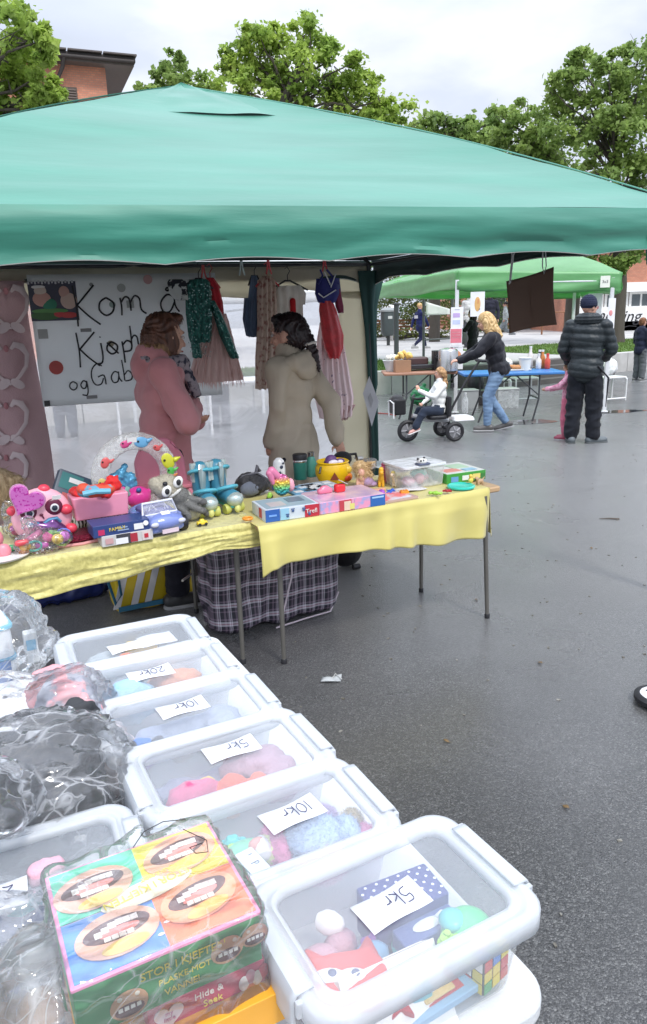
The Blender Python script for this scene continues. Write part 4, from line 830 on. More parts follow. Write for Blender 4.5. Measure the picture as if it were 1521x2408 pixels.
def face(root, L, M_, s=1.0, lip=(.45, .14, .12)):
    for k in (-1, 1):
        e_ = MB(); e_.ell(L(k*.031, .08, .006), (.014*s, .007*s, .0075*s), M_, 10, 6); o_ = e_.build('eye', P((.7, .68, .66), .25), root)
        e_ = MB(); e_.ell(L(k*.031, .0868, .006), (.006*s, .003*s, .0062*s), M_, 8, 6); e_.build('iris', P((.03, .025, .02), .2), o_)
        e_ = MB(); e_.cap(L(k*.016, .088, .026), L(k*.048, .078, .028), .0035*s, .0025*s, 6); e_.build('eyebrow', P((.08, .05, .035), .8), root)
    e_ = MB(); e_.cap(L(-.017, .089, -.062), L(.017, .089, -.062), .0045*s, .0045*s, 6); e_.build('lips', P(lip, .4), root)
def body(root, J, s=1.0, vox=.009, skin=None, feet=True, hands=True):
    b = MB(); V_ = lambda k: Vector(J[k])
    sh = (V_('sr')-V_('sl')).normalized(); hp = (V_('hr')-V_('hl')).normalized()
    spine = (V_('neck')-V_('pel')).normalized()
    fwd_ = spine.cross(sh)*-1
    Mc = Matrix((sh, sh.cross(spine)*-1, spine)).transposed().to_4x4()
    b.ell(V_('pel'), (.155*s, .105*s, .12*s), Mc); b.ell(lerpv(J['pel'], J['neck'], .35), (.13*s, .092*s, .14*s), Mc); b.ell(lerpv(J['pel'], J['neck'], .7), (.155*s, .1*s, .17*s), Mc)
    b.cap(lerpv(J['sl'], J['sr'], .12), lerpv(J['sl'], J['sr'], .88), .055*s)
    b.cap(V_('neck')-spine*.03*s, lerpv(J['neck'], J['head'], .75), .056*s, .05*s)
    hs_ = s*J.get('hs', 1); L, M_ = head_parts(b, J['head'], J['face'], hs_, J.get('hup', (0, 0, 1)))
    for q in 'lr':
        b.cap(V_('s'+q), V_('e'+q), .047*s, .037*s); b.cap(V_('e'+q), V_('w'+q), .037*s, .025*s)
        if hands:
            hd = Vector(J.get('hd'+q, V_('w'+q)-V_('e'+q))).normalized(); hand(b, J['w'+q], hd, J.get('th'+q, (0, 1, .2)), J.get('curl', .45), s, J.get('palm'+q, -sh if q == 'r' else sh))
        b.cap(V_('h'+q), V_('k'+q), .078*s, .052*s); b.cap(V_('k'+q), V_('a'+q), .052*s, .036*s)
        fd = Vector(J.get('f'+q, J.get('fdir', (0, 1, 0)))).normalized()
        if feet: b.cap(V_('a'+q)-fd*.03*s+Vector((0, 0, -.04))*s, V_('a'+q)+fd*.15*s+Vector((0, 0, -.055))*s, .038*s, .026*s)
    o_ = b.fuse('body', skin or SK, root, vox, 3); face(root, L, M_, hs_); return L, M_
def shoes(root, J, m, s=1.0, sole=None):
    for q in 'lr':
        a = Vector(J['a'+q]); fd = Vector(J.get('f'+q, J.get('fdir', (0, 1, 0)))).normalized(); dn = Vector((0, 0, -1)); dn = (dn-fd*dn.dot(fd)).normalized()
        b = MB(); b.cap(a-fd*.045*s+dn*.045*s, a+fd*.16*s+dn*.055*s, .047*s, .036*s); b.cap(a+dn*.03*s, a-dn*.02*s, .046*s, .044*s); b.ell(a+fd*.1*s+dn*.055*s, (.045*s, .09*s, .03*s), basis(-dn, fd))
        o_ = b.fuse('shoe', m, root, .008, 3)
        b = MB(); b.M = Matrix.Translation(a+fd*.055*s+dn*.083*s) @ basis(-dn, fd); b.rbox((0, 0, 0), (.092*s, .29*s, .022*s), .042*s, 5); b.build('sole', sole or P((.4, .4, .4), .7), o_)
def trousers(root, J, m, s=1.0, hip=.17, kn=.085, cuff=.07, disp=None, len_=.93, vox=.012, name='trousers'):
    b = MB(); sh = (Vector(J['hr'])-Vector(J['hl'])).normalized()
    spine = (Vector(J['neck'])-Vector(J['pel'])).normalized(); Mc = Matrix((sh, sh.cross(spine)*-1, spine)).transposed().to_4x4()
    b.ell(J['pel'], (hip*s, .125*s, .12*s), Mc)
    for q in 'lr': b.cap(J['h'+q], J['k'+q], .1*s, kn*s); b.cap(J['k'+q], lerpv(J['k'+q], J['a'+q], len_), kn*s, cuff*s)
    return b.fuse(name, m, root, vox, 3, disp or folds(.008, (6, 6, 12)))
def jacket(root, J, m, s=1.0, chest=(.19, .13), hem=.0, sleeve=(.068, .056, .045), disp=None, hood=None, skirt=None, vox=.011, collar=True, name='jacket', sl_to=.97):
    """torso loft + sleeves in one piece; skirt = [(t below pelvis in m, half width, half depth)]"""
    b = MB(); sh = (Vector(J['sr'])-Vector(J['sl'])).normalized(); spine = (Vector(J['neck'])-Vector(J['pel'])).normalized(); Mc = Matrix((sh, sh.cross(spine)*-1, spine)).transposed().to_4x4()
    T = lambda t: lerpv(J['pel'], J['neck'], t)
    for t, kx, ky, kz in ((.0, .98, .98, .13), (.3, .92, .95, .15), (.6, 1.0, 1.0, .16), (.8, .98, .92, .12)): b.ell(T(t), (chest[0]*kx*s, chest[1]*ky*s, kz*s), Mc)
    b.cap(lerpv(J['sl'], J['sr'], .05), lerpv(J['sl'], J['sr'], .95), .075*s)
    if collar: b.cap(T(.97), lerpv(J['neck'], J['head'], .3), .085*s, .075*s)
    if hem: b.ell(T(-.1), (chest[0]*s, chest[1]*s, hem*s), Mc)
    if skirt:
        rs = []; c0 = Vector(J['pel'])
        for dz_, hx, hy in skirt:
            c = c0+Vector((0, 0, -dz_)); rs.append([c+sh*hx*math.cos(2*PI*k/24)+Vector((-sh.y, sh.x, 0))*hy*math.sin(2*PI*k/24) for k in range(24)])
        b.rings(rs)
    for q in 'lr': b.cap(J['s'+q], J['e'+q], sleeve[0]*s, sleeve[1]*s); b.cap(J['e'+q], lerpv(J['e'+q], J['w'+q], sl_to), sleeve[1]*s, sleeve[2]*s)
    if hood:
        bk = Vector(hood)
        for k in range(-3, 4):
            a = k*.42; p = Vector(J['neck'])+bk*.075*math.cos(a)*s+sh*.105*math.sin(a)*s+Vector((0, 0, .03*s-.01*abs(k)*s)); b.ell(p, (.052*s, .052*s, .06*s))
        b.ell(Vector(J['neck'])+bk*.1*s+Vector((0, 0, -.045*s)), (.1*s, .06*s, .08*s), basis((0, 0, 1), bk))
    return b.fuse(name, m, root, vox, 4, disp or folds(.009, (6, 6, 7), 3))
def hairfuse(root, shapes, m, vox=.009, amp=.006, name='hair'):
    b = MB()
    for a in shapes:
        if a[0] == 'e': b.ell(*a[1:])
        else: b.cap(*a[1:])
    o_ = b.fuse(name, m, root, vox, 2, lambda p: amp*math.sin(90*math.atan2(p.y+.3*p.z*.2, p.x+.001)*.35+40*mnoise.noise(p*6))+amp*.8*mnoise.noise(Vector((p.x*90, p.y*90, p.z*9))))
    return fuzz(o_, 1500, .03, .001, down=2.2, out=.35, jit=.25)
def stand(h=1.7, w=.36, hipw=.17, lean=0, arms=None, **k):
    s = h/1.72
    J = dict(pel=(0, 0, .93*s), neck=(0, lean, 1.43*s), head=(0, lean*1.2+.02, 1.6*s), face=(0, 1, 0),
             sl=(-w/2*s, lean, 1.38*s), sr=(w/2*s, lean, 1.38*s), el=(-(w/2+.07)*s, lean-.03, 1.1*s), er=((w/2+.07)*s, lean-.03, 1.1*s), wl=(-(w/2+.08)*s, .04, .86*s), wr=((w/2+.08)*s, .04, .86*s),
             hl=(-hipw/2*s, 0, .9*s), hr=(hipw/2*s, 0, .9*s), kl=(-hipw/2*s, .02, .48*s), kr=(hipw/2*s, .02, .48*s), al=(-hipw/2*s-.01, -.01, .09*s), ar=(hipw/2*s+.01, -.01, .09*s), fdir=(0, 1, 0))
    J.update(k); return J
def turn(to, frm): d = Vector(to)-Vector(frm); return math.atan2(-d.x, d.y)

# ---- woman in the pink coat (local y = where her body faces: to the right and slightly to the rear)
dr = F((.52, .19, .19), .8)
pw = thing('person', 'woman in a pink hooded coat and dark scarf, arms folded behind the toy table', 'person', (-.90, 4.2, 0), R(-70))
J = stand(1.72, .37, hipw=.18, el=(-.3, .07, 1.13), er=(.27, .09, 1.12), wl=(.08, .18, 1.09), wr=(-.1, .19, 1.16), neck=(0, .02, 1.44), head=(0.0, .055, 1.53+.02), face=(-.35, 1, -.12), hdl=(.8, .1, 0), hdr=(-.8, .1, 0))
J['hs'] = 1.13; L, M_ = body(pw, J, 1.0, .009)
coatp = mat('pink_coat', (.58, .25, .26), .85, c2=(.5, .2, .21), ns=3, bump=.25, bs=220, sheen=.3)
jacket(pw, J, coatp, 1.0, (.19, .14), skirt=[(-.1, .185, .135), (.1, .2, .155), (.35, .22, .175), (.6, .245, .19)], sleeve=(.074, .076, .058), hood=(0, -1, 0), disp=folds(.02, (5, 5, 5), 2), name='coat', sl_to=1.0)
trousers(pw, J, F((.02, .02, .03)), 1.0); shoes(pw, J, P((.05, .05, .05)), 1.0)
scarf = mat('scarf_print', (.3, .26, .28), .9, c2=(.03, .03, .05), ns=30, lo=.42, hi=.52, bump=.3, bs=60)
b = MB()
for k in range(16):
    a = 2*PI*k/16; b.ell((.1*math.sin(a), .035+.105*math.cos(a), 1.425-.02*math.cos(a)+.01*math.sin(3*a)), (.042, .042, .04))
b.cap((-.03, .13, 1.4), (-.05, .19, 1.26), .04, .035); b.cap((.03, .14, 1.38), (.03, .2, 1.24), .035, .03); b.fuse('scarf', scarf, pw, .009, 2, folds(.008, (22, 22, 22)))
hb = mat('hair_brown', (.16, .085, .045), .6, c2=(.07, .035, .02), ns=40, stretch=(1, 1, .12), bump=.5, bs=60); hbl = mat('hair_streaked', (.36, .21, .1), .6, c2=(.15, .08, .04), ns=34, stretch=(1, 1, .12), bump=.5, bs=60)
hairfuse(pw, [('e', L(0, -.02, .045), (.088, .1, .085), M_), ('e', L(0, -.06, -.01), (.085, .07, .095), M_), ('e', L(.068, -.02, -.03), (.028, .065, .085), M_), ('e', L(-.068, -.02, -.03), (.028, .065, .085), M_), ('e', L(0, .045, .095), (.06, .05, .028), M_), ('e', L(0, -.07, -.05), (.075, .045, .04), M_)], mat('hair_dark_top', (.17, .07, .04), .5, c2=(.07, .028, .018), ns=30, stretch=(1, 1, .15), bump=.5, bs=60))
hairfuse(pw, [('e', L(.06, -.05, -.065), (.04, .05, .055), M_), ('e', L(-.06, -.05, -.065), (.04, .05, .055), M_), ('e', L(0, -.09, -.06), (.07, .04, .055), M_)], hbl, name='hair_ends')

# ---- woman in the beige coat, back to the camera, looking right
bw = thing('person', 'dark-haired woman in a beige hooded coat seen from behind at the table', 'person', (-.165, 4.42, 0), R(60))
J = stand(1.68, .3, el=(-.17, .0, 1.14), wl=(-.14, .07, .93), head=(.0, .01, 1.535), neck=(0, 0, 1.42), face=(-.12, 1, -.05), hs=1.05, curl=.6)
# her right arm reaches back and down to the things on the table
J['er'] = (.17, -.16, 1.14); J['wr'] = (.09, -.25, .93); J['hdr'] = (-.1, -.25, -.6)
J['hs'] = 1.22; L, M_ = body(bw, J, .86, .008)
coatb = mat('beige_coat', (.5, .425, .325), .8, c2=(.43, .365, .28), ns=3, bump=.2, bs=220)
jacket(bw, J, coatb, 1.0, (.155, .12), skirt=[(-.1, .15, .12), (.1, .17, .14), (.35, .195, .16), (.6, .215, .175)], sleeve=(.066, .06, .048), disp=folds(.015, (7, 7, 5), 8), name='coat', sl_to=.98)
b = MB(); [b.ell((.1*math.sin(k*.5), -.04-.075*math.cos(k*.5), 1.41-.012*abs(k)), (.05, .048, .05)) for k in range(-3, 4)]; b.ell((.0, -.12, 1.35), (.105, .055, .08)); b.fuse('hood', coatb, bw, .01, 3, folds(.01, (7, 7, 5), 5))
b = MB(); b.cap((.1, -.24, .96), (.093, -.248, .935), .04, .037); b.build('cuff', coatb, bw)
trousers(bw, J, F((.03, .03, .04)), .8); shoes(bw, J, P((.06, .05, .05)), 1.0)
hd = mat('hair_black', (.035, .018, .018), .4, c2=(.012, .006, .008), ns=30, stretch=(1, 1, .15), bump=.4, bs=60)
hairfuse(bw, [('e', L(0, -.02, .04), (.085, .1, .088), M_), ('e', L(0, -.05, .0), (.082, .085, .09), M_), ('e', L(0, .04, .09), (.062, .05, .03), M_), ('c', L(0, -.12, -.03), L(-.01, -.15, -.11), .033, .028), ('c', L(-.01, -.15, -.11), L(0, -.17, -.2), .028, .012)], hd)
b = MB(); b.lathe([(.034, -.008), (.042, 0), (.034, .008)], c=tuple(L(0, -.13, -.055)), n=14, M=basis((0, .3, 1), (1, 0, 0))); b.build('hair_tie', P((.7, .65, .6), .8), bw)

# ---- man in the dark puffer jacket
q = gp(1366, 1040); PUF = mat('puffer_nylon', (.022, .03, .034), .5, c2=(.014, .02, .024), ns=5, spec=.4, bump=.3, bs=40)
mn = thing('person', 'man in a dark quilted puffer jacket, navy beanie and black trousers seen from behind', 'person', (q.x, q.y, 0), R(-24))
J = stand(1.76, .38, hipw=.19, kl=(-.11, .03, .49), kr=(.12, .03, .49), al=(-.12, -.05, .09), ar=(.13, .0, .09), er=(.28, .06, 1.14), wr=(.2, .26, 1.02), el=(-.27, .04, 1.14), wl=(-.22, .2, .98), head=(0, .03, 1.63), face=(.75, .8, .0), fl=(-.3, 1, 0), fr=(.8, .6, 0))
L, M_ = body(mn, J, 1.0, .011)
def quilt(p): return .010*(abs(math.sin((p.z+.02*math.sin(p.x*6))*PI/.088))-.6)+.004*mnoise.noise(p*22)
jacket(mn, J, PUF, 1.0, (.215, .16), hem=.17, sleeve=(.085, .078, .06), disp=quilt, vox=.01, sl_to=.95)
b = MB(); [b.ell((.1*math.sin(k*.55), -.03-.09*math.cos(k*.55)+.03, 1.5-.005*abs(k)), (.06, .055, .065)) for k in range(-4, 5)]; b.fuse('hood', PUF, mn, .01, 2, lambda p: .01*abs(math.sin(p.z*PI/.035)))
trousers(mn, J, F((.012, .014, .02)), 1.0, kn=.1, cuff=.085, len_=.94, disp=folds(.016, (5, 5, 9), 4)); shoes(mn, J, P((.12, .14, .15), .6), 1.05, P((.09, .1, .1)))
b = MB()
for q_ in 'lr': b.cap(Vector(J['a'+q_])+Vector((0, 0, .02)), Vector(J['a'+q_])+Vector((0, 0, .07)), .045)
b.build('socks', F((.5, .5, .5)), mn)
b = MB(); b.ell(L(0, -.015, .05), (.093, .105, .1), M_); b.lathe([(.09, -.02), (.1, -.015), (.1, .03), (.092, .04)], c=tuple(L(0, -.012, .03)), n=24, M=M_); b.fuse('beanie', mat('navy_knit', (.015, .02, .05), .95, ns=80, bump=.8, bs=120), mn, .008, 2, lambda p: .002*math.sin(p.z*260))
hb_ = MB(); hb_.cap((.15, -.12, .95), (.27, -.02, .8), .01, .012); hb_.cap((.27, -.02, .8), (.26, -.02, .45), .014, .006); hb_.fuse('hanging_strap', P((.015, .015, .02)), mn, .008, 1)

# ---- child in pink, half behind the man
def child(name_label, loc, rot, h, J2, top, bottom, shoe, hair, hairm, s=None, extra=None):
    t = thing('person', name_label, 'person', loc, rot); s = s or h/1.35
    J = dict(pel=(0, 0, .68*s), neck=(0, 0, 1.08*s), head=(0, .015, 1.24*s), face=(0, 1, 0), sl=(-.135*s, 0, 1.04*s), sr=(.135*s, 0, 1.04*s), el=(-.2*s, 0, .83*s), er=(.2*s, 0, .83*s), wl=(-.2*s, .06*s, .65*s), wr=(.2*s, .06*s, .65*s),
             hl=(-.07*s, 0, .66*s), hr=(.07*s, 0, .66*s), kl=(-.075*s, .02, .36*s), kr=(.075*s, .02, .36*s), al=(-.08*s, 0, .08*s), ar=(.08*s, 0, .08*s), fdir=(0, 1, 0), curl=.5)
    J.update(J2); k = .8*s
    L, M_ = body(t, J, k, .011); 
    return t, J, L, M_, k
q = gp(1330, 1032)
t, J, L, M_, k = child('small child in a pink jacket and pink trousers holding out a bun beside the man', (q.x, q.y, 0), R(60), 1.0, dict(wr=(.1, .25, .62), er=(.15, .08, .66), wl=(-.1, .25, .64), el=(-.15, .08, .68)), 0, 0, 0, 0, 0)
pj = mat('pink_dots', (.72, .38, .48), .85, c2=(.55, .2, .3), ns=25, lo=.45, hi=.55); jacket(t, J, pj, k*1.1, (.16, .13), hem=.16, vox=.012); trousers(t, J, F((.6, .16, .24)), k*1.05, vox=.012); shoes(t, J, P((.3, .04, .08)), k*1.2)
hairfuse(t, [('e', L(0, -.02*k, .045*k), (.088*k, .1*k, .085*k), M_), ('e', L(0, -.06*k, -.01*k), (.085*k, .07*k, .1*k), M_)], hbl)

# ---- blonde woman pushing the tricycle
q = gp(1168, 1012)
wm = thing('person', 'blonde woman in a black jacket and light blue jeans pushing the child tricycle', 'person', (q.x, q.y, 0), R(83))
J = stand(1.62, .34, lean=.13, head=(0, .2, 1.475), face=(.1, 1, -.3), neck=(0, .13, 1.33), sl=(-.17, .13, 1.27), sr=(.17, .13, 1.27), el=(-.2, .3, 1.08), er=(.2, .3, 1.08), wl=(-.1, .53, .98), wr=(.1, .53, .98), kl=(-.08, .14, .49), al=(-.09, .14, .1), kr=(.08, .12, .47), ar=(.09, -.13, .11), pel=(0, 0, .87), hl=(-.08, 0, .85), hr=(.08, 0, .85), hdl=(.2, 1, -.1), hdr=(-.2, 1, -.1), curl=.8, thl=(1, 0, 0), thr=(-1, 0, 0), palml=(0, 0, -1), palmr=(0, 0, -1), fr=(0, 1, -.25))
L, M_ = body(wm, J, 1.0, .011)
jacket(wm, J, F((.014, .015, .022), .6), 1.0, (.19, .15), hem=.08, sleeve=(.08, .07, .05), disp=folds(.014, (7, 7, 6), 6)); jn = mat('light_jeans', (.2, .31, .46), .85, c2=(.12, .2, .33), ns=9, bump=.3, bs=150)
trousers(wm, J, jn, 1.0, kn=.075, cuff=.055, len_=.95, disp=folds(.008, (6, 6, 16), 2)); shoes(wm, J, P((.1, .095, .09)), 1.0)
bl = mat('hair_blonde', (.72, .52, .26), .5, c2=(.5, .32, .13), ns=34, stretch=(1, 1, .12), bump=.6, bs=60)
hairfuse(wm, [('e', L(0, -.02, .045), (.088, .1, .09), M_), ('e', L(0, -.07, -.03), (.092, .075, .13), M_), ('e', L(.07, -.02, -.06), (.032, .06, .14), M_), ('e', L(-.07, -.02, -.06), (.032, .06, .14), M_), ('c', L(0, -.08, -.12), L(0, -.13, -.22), .08, .05)], bl)
b = MB(); b.ell((0, -.06, .86), (.13, .09, .085)); b.ell((.05, -.1, .83), (.1, .06, .07)); b.fuse('waist_bag', F((.25, .17, .13)), wm, .01, 2)

# ---- boys and passers-by
q = gp(1500, 896)
t, J, L, M_, k = child('boy in a navy hoodie and grey trousers standing with folded arms at the right edge', (q.x, q.y, 0), R(-62), 1.38, dict(wl=(-.02, .17, .9), el=(-.19, .04, .84), wr=(.1, .1, .68), er=(.2, .0, .84), face=(.1, 1, 0)), 0, 0, 0, 0, 0)
jacket(t, J, F((.02, .025, .05)), k, (.19, .15), hem=.12, hood=(0, -1, 0), vox=.013); trousers(t, J, F((.13, .14, .15)), k, vox=.013, kn=.09, cuff=.08); shoes(t, J, P((.15, .15, .15)), k*1.1)
hairfuse(t, [('e', L(0, -.02*k, .05*k), (.086*k, .098*k, .078*k), M_), ('e', L(0, -.06*k, .0), (.082*k, .06*k, .085*k), M_)], mat('hair_ginger', (.3, .13, .06), .6, c2=(.16, .07, .03), ns=30))
q = gp(986, 824, PZ)
t, J, L, M_, k = child('fair-haired boy in a dark blue sports kit walking past the benches', (q.x, q.y, PZ), R(-60), 1.45, dict(kl=(-.07, .2, .4), al=(-.07, .3, .13), kr=(.07, .0, .36), ar=(.07, -.28, .16), el=(-.22, -.08, .9), wl=(-.2, -.16, .72), er=(.2, .1, .9), wr=(.18, .2, .75)), 0, 0, 0, 0, 0)
jacket(t, J, F((.012, .018, .09)), k, (.17, .12), hem=.15, vox=.014); trousers(t, J, F((.012, .015, .05)), k, vox=.014, kn=.07, cuff=.05); shoes(t, J, P((.3, .3, .3)), k*1.1)
hairfuse(t, [('e', L(0, -.02*k, .05*k), (.086*k, .098*k, .078*k), M_)], bl)
MB().box((0, -.135, 1.02), (.16, .012, .09)).build('shirt_print', P((.6, .6, .65)), t, smooth=False)
q = gp(1186, 800, PZ)
t, J, L, M_, k = child('child in a pale grey top and grey trousers running left beside the hanging board', (q.x, q.y, PZ), R(75), 1.45, dict(kl=(-.07, .2, .4), al=(-.07, .28, .13), kr=(.07, -.02, .38), ar=(.07, -.33, .28), el=(-.22, -.1, .9), wl=(-.2, .0, .78), er=(.2, -.1, .9), wr=(.18, .02, .75)), 0, 0, 0, 0, 0)
jacket(t, J, F((.5, .53, .52)), k, (.17, .12), hem=.1, vox=.014); trousers(t, J, F((.3, .32, .33)), k, vox=.014); shoes(t, J, P((.4, .4, .4)), k*1.1); hairfuse(t, [('e', L(0, -.02*k, .05*k), (.086*k, .098*k, .078*k), M_)], hd)
def adult(label, px, py, z, rot, h, top, bot, hair, upd={}, long=False):
    q = gp(px, py, z); t = thing('person', label, 'person', (q.x, q.y, z), R(rot)); J = stand(h, **upd); s = h/1.72
    L, M_ = body(t, J, s, .013); jacket(t, J, top, s, (.19, .14), hem=.13, vox=.014); trousers(t, J, bot, s, vox=.014); shoes(t, J, P((.04, .04, .04)), s)
    sh_ = [('e', L(0, -.02, .045), (.088*s, .1*s, .085*s), M_)]+([('e', L(0, -.06, -.06), (.09*s, .07*s, .15*s), M_)] if long else []); hairfuse(t, sh_, hair, .012); return t
adult('dark-haired person in black with a grey shoulder bag standing behind the blonde woman', 1108, 890, 0, 60, 1.66, F((.012, .012, .014)), F((.015, .014, .016)), hd, dict(el=(-.24, .12, 1.15), wl=(-.15, .25, 1.05)), True)
t = thing('shoulder_bag', 'grey-mauve bag carried by the person in black', 'bag', gp(1100, 890)+Vector((-.18, -.22, .98))); b = MB(); b.ell((0, 0, 0), (.13, .07, .15)); b.cap((-.05, 0, .1), (.05, .04, .42), .015); b.fuse('bag', F((.2, .17, .19)), t, .012, 2)
adult('person in a white shirt far back, half hidden by the poster on the tent pole', 1102, 818, PZ, 150, 1.75, F((.7, .7, .68)), F((.1, .1, .12)), hb)
adult('person in dark clothes far back under the far green canopy', 1150, 815, PZ, 160, 1.75, F((.03, .03, .05)), F((.03, .03, .04)), hd)
adult('person in grey trousers seen blurred through the clear plastic wall', 520, 1005, 0, 30, 1.72, F((.35, .34, .36)), F((.25, .25, .27)), hb, {}, True)
adult('person in pale clothes at the far left, seen through the clear plastic wall', 160, 1030, 0, 10, 1.7, F((.5, .45, .45)), F((.3, .31, .34)), hb)

# ============================================================ TRICYCLE AND GIRL
w0, w1, w2 = gp(966, 1039), gp(1031, 1027), gp(1075, 1036)
tc_ = gp(1020, 1034); fd = (gp(966, 1040)-gp(1053, 1034)); yaw = math.atan2(-fd.x, fd.y)
tr_ = thing('push_tricycle', 'black and white child push tricycle with a front bag and white rear tray', 'tricycle', (tc_.x, tc_.y, 0), yaw)
blk = P((.015, .015, .018), .5); wht = P((.75, .75, .75), .4); sil = P((.45, .46, .48), .3)
def wheel(c, r_, name='wheel'):
    q = Matrix.Rotation(PI/2, 4, 'Y'); b = MB(); c = Vector(c)
    rs = []
    n = 28
    for k in range(n):
        a = 2*PI*k/n; cc = c+Vector((0, math.cos(a), math.sin(a)))*(r_-.028); rs.append([cc+Vector((.028*math.cos(j*PI/4), 0, 0))+Vector((0, math.cos(a), math.sin(a)))*.028*math.sin(j*PI/4) for j in range(8)])
    rs.append(rs[0]); b.rings(rs, cap=False); w_ = b.build(name, blk, tr_)
    b = MB(); b.lathe([(.03, -.022), (r_-.05, -.012), (r_-.045, .012), (.03, .022)], c=c, M=q, n=20); h_ = b.build('hub', P((.2, .2, .21), .4), w_)
    b = MB()
    for k in range(5): a = 2*PI*k/5; b.cyl(c+Vector((-.025, 0, 0))+Vector((0, math.cos(a), math.sin(a)))*.02, c+Vector((-.016, 0, 0))+Vector((0, math.cos(a), math.sin(a)))*(r_-.05), .009, n=6); b.cyl(c+Vector((.025, 0, 0))+Vector((0, math.cos(a), math.sin(a)))*.02, c+Vector((.016, 0, 0))+Vector((0, math.cos(a), math.sin(a)))*(r_-.05), .009, n=6)
    b.build('spokes', P((.35, .35, .37), .3), w_)
wheel((0, .36, .145), .145); wheel((-.22, -.2, .13), .13); wheel((.22, -.2, .13), .13)
MB().tube([(0, .36, .145), (0, .33, .34), (0, .29, .55)], .02).build('fork', blk, tr_); MB().tube([(0, .3, .34), (0, .1, .27), (0, -.2, .25)], .028).build('frame', sil, tr_); MB().cyl((-.22, -.2, .13), (.22, -.2, .13), .016).build('axle', blk, tr_)
MB().tube([(-.2, .2, .58), (-.1, .27, .56), (.1, .27, .56), (.2, .2, .58)], .015).build('handlebar', blk, tr_)
b = MB(); b.rbox((0, -.02, .31), (.28, .26, .05), .06); b.fuse('seat', blk, tr_, .01, 2); b = MB(); b.rbox((0, -.17, .44), (.27, .05, .26), .02); b.fuse('backrest', F((.03, .03, .035)), tr_, .01, 2)
MB().rbox((0, -.37, .27), (.3, .3, .06), .04, top=.9).build('tray', wht, tr_, bevel=.01); b = MB(); b.tube([(0, -.18, .28), (0, -.42, .72), (0, -.62, 1.0)], .016, 8); b.build('push_bar', blk, tr_)
MB().tube([(-.14, -.66, 1.0), (-.1, -.62, 1.0), (.1, -.62, 1.0), (.14, -.66, 1.0)], .02).build('push_handle', blk, tr_); MB().rbox((0, -.25, .7), (.02, .05, .06), .01).build('joint', blk, tr_)
for s_ in (-1, 1): MB().rbox((s_*.1, .36, .145), (.07, .11, .02), .01).build('pedal', blk, tr_)
b = MB(); b.rbox((0, .5, .47), (.26, .16, .2), .03); b.ell((0, .5, .57), (.12, .08, .05)); bg_ = b.fuse('front_bag', F((.015, .015, .018), .5), tr_, .01, 2); MB().box((-.1, .585, .43), (.03, .01, .2)).build('trim', wht, bg_, smooth=False); MB().box((.1, .585, .43), (.03, .01, .2)).build('trim', wht, bg_, smooth=False); MB().tube([(-.12, .59, .52), (0, .6, .55), (.12, .59, .52)], .008, 6).build('trim', wht, bg_)
g_ = thing('person', 'curly-haired blonde girl in a white patterned jumper riding the tricycle', 'person', (tc_.x, tc_.y, 0), yaw)
k = .62
J = dict(pel=(0, -.06, .42), neck=(0, -.08, .73), head=(0, -.07, .865), face=(.0, 1, -.02), sl=(-.1, -.08, .71), sr=(.1, -.08, .71), el=(-.15, .06, .58), wl=(-.08, .23, .66), er=(.14, .02, .55), wr=(.06, .14, .48), hl=(-.06, -.05, .38), hr=(.06, -.05, .38), kl=(-.09, .17, .4), kr=(.09, .17, .38), al=(-.12, .3, .2), ar=(.12, .27, .2), fdir=(0, 1, -.35), curl=.8, hdl=(.1, .4, .9))
L, M_ = body(g_, J, k*1.0, .008)
wj = mat('white_pattern', (.75, .76, .74), .9, c2=(.3, .5, .5), ns=18, lo=.28, hi=.34); jacket(g_, J, wj, k*1.05, (.17, .14), vox=.01, hem=.12); trousers(g_, J, F((.025, .035, .06)), k*1.05, vox=.01, cuff=.075, len_=.95); shoes(g_, J, P((.6, .32, .28)), k*1.0, wht)
hs = [('e', L(0, -.02, .04), (.088*k, .1*k, .09*k), M_)]
for _ in range(34):
    a = random.uniform(-2.4, 2.4); z = random.uniform(-.3, .03); p = L(.1*math.sin(a)*(1-z*.6), -.045-.07*math.cos(a)*(1-z), z); hs.append(('e', p, .02+random.random()*.012))
hairfuse(g_, hs, mat('hair_golden', (.55, .34, .16), .55, c2=(.3, .16, .07), ns=40, bump=.6, bs=80), .008, .004)
# ============================================================ LIGHT GREEN STALL ACROSS THE SQUARE
grn = mat('stall_green', (.2, .56, .2), .5, coat=1, c2=(.16, .5, .16), ns=3, trans=.45, bump=.2, bs=12, stretch=(1, 1, 3)); alu = P((.7, .71, .72), .4)
A1 = gp(1070, 972); A2 = gp(1420, 970); ux = (A2-A1); ux.z = 0; UL = ux.length; ux.normalize(); uy = Vector((-ux.y, ux.x, 0))
st = thing('market_tent', 'bright green pop-up canopy on white poles over the food tables', 'tent', (A1.x, A1.y, 0), math.atan2(ux.y, ux.x))
DP = 4.2; eL, eR = 2.24, 2.12; zt_ = [eL, eR, eR-.02, eL-.02]; cs = [(0, 0), (UL+.12, 0), (UL+.12, DP), (-.08, DP)]
P4 = [Vector((x, y, z)) for (x, y), z in zip(cs, zt_)]
sinv = Matrix.Rotation(-math.atan2(ux.y, ux.x), 4, 'Z') @ Matrix.Translation((-A1.x, -A1.y, 0))
P4[3] = sinv @ Vector((1.52, 21, 2.3)); R1 = sinv @ dp(1275, 586, 14.3); R2 = sinv @ dp(1120, 600, 18.5)
rfm = MB()
def tri(a, b, c, s): rfm.grid(lambda u, v: a.lerp(b, u).lerp(c, v)+Vector((0, 0, -.09*math.sin(PI*v)*math.sin(PI*u)+.07*math.sin(PI*v)*(1-math.sin(PI*u))+.012*nz((u*6+s, v*6, 1)))), 16, 12)
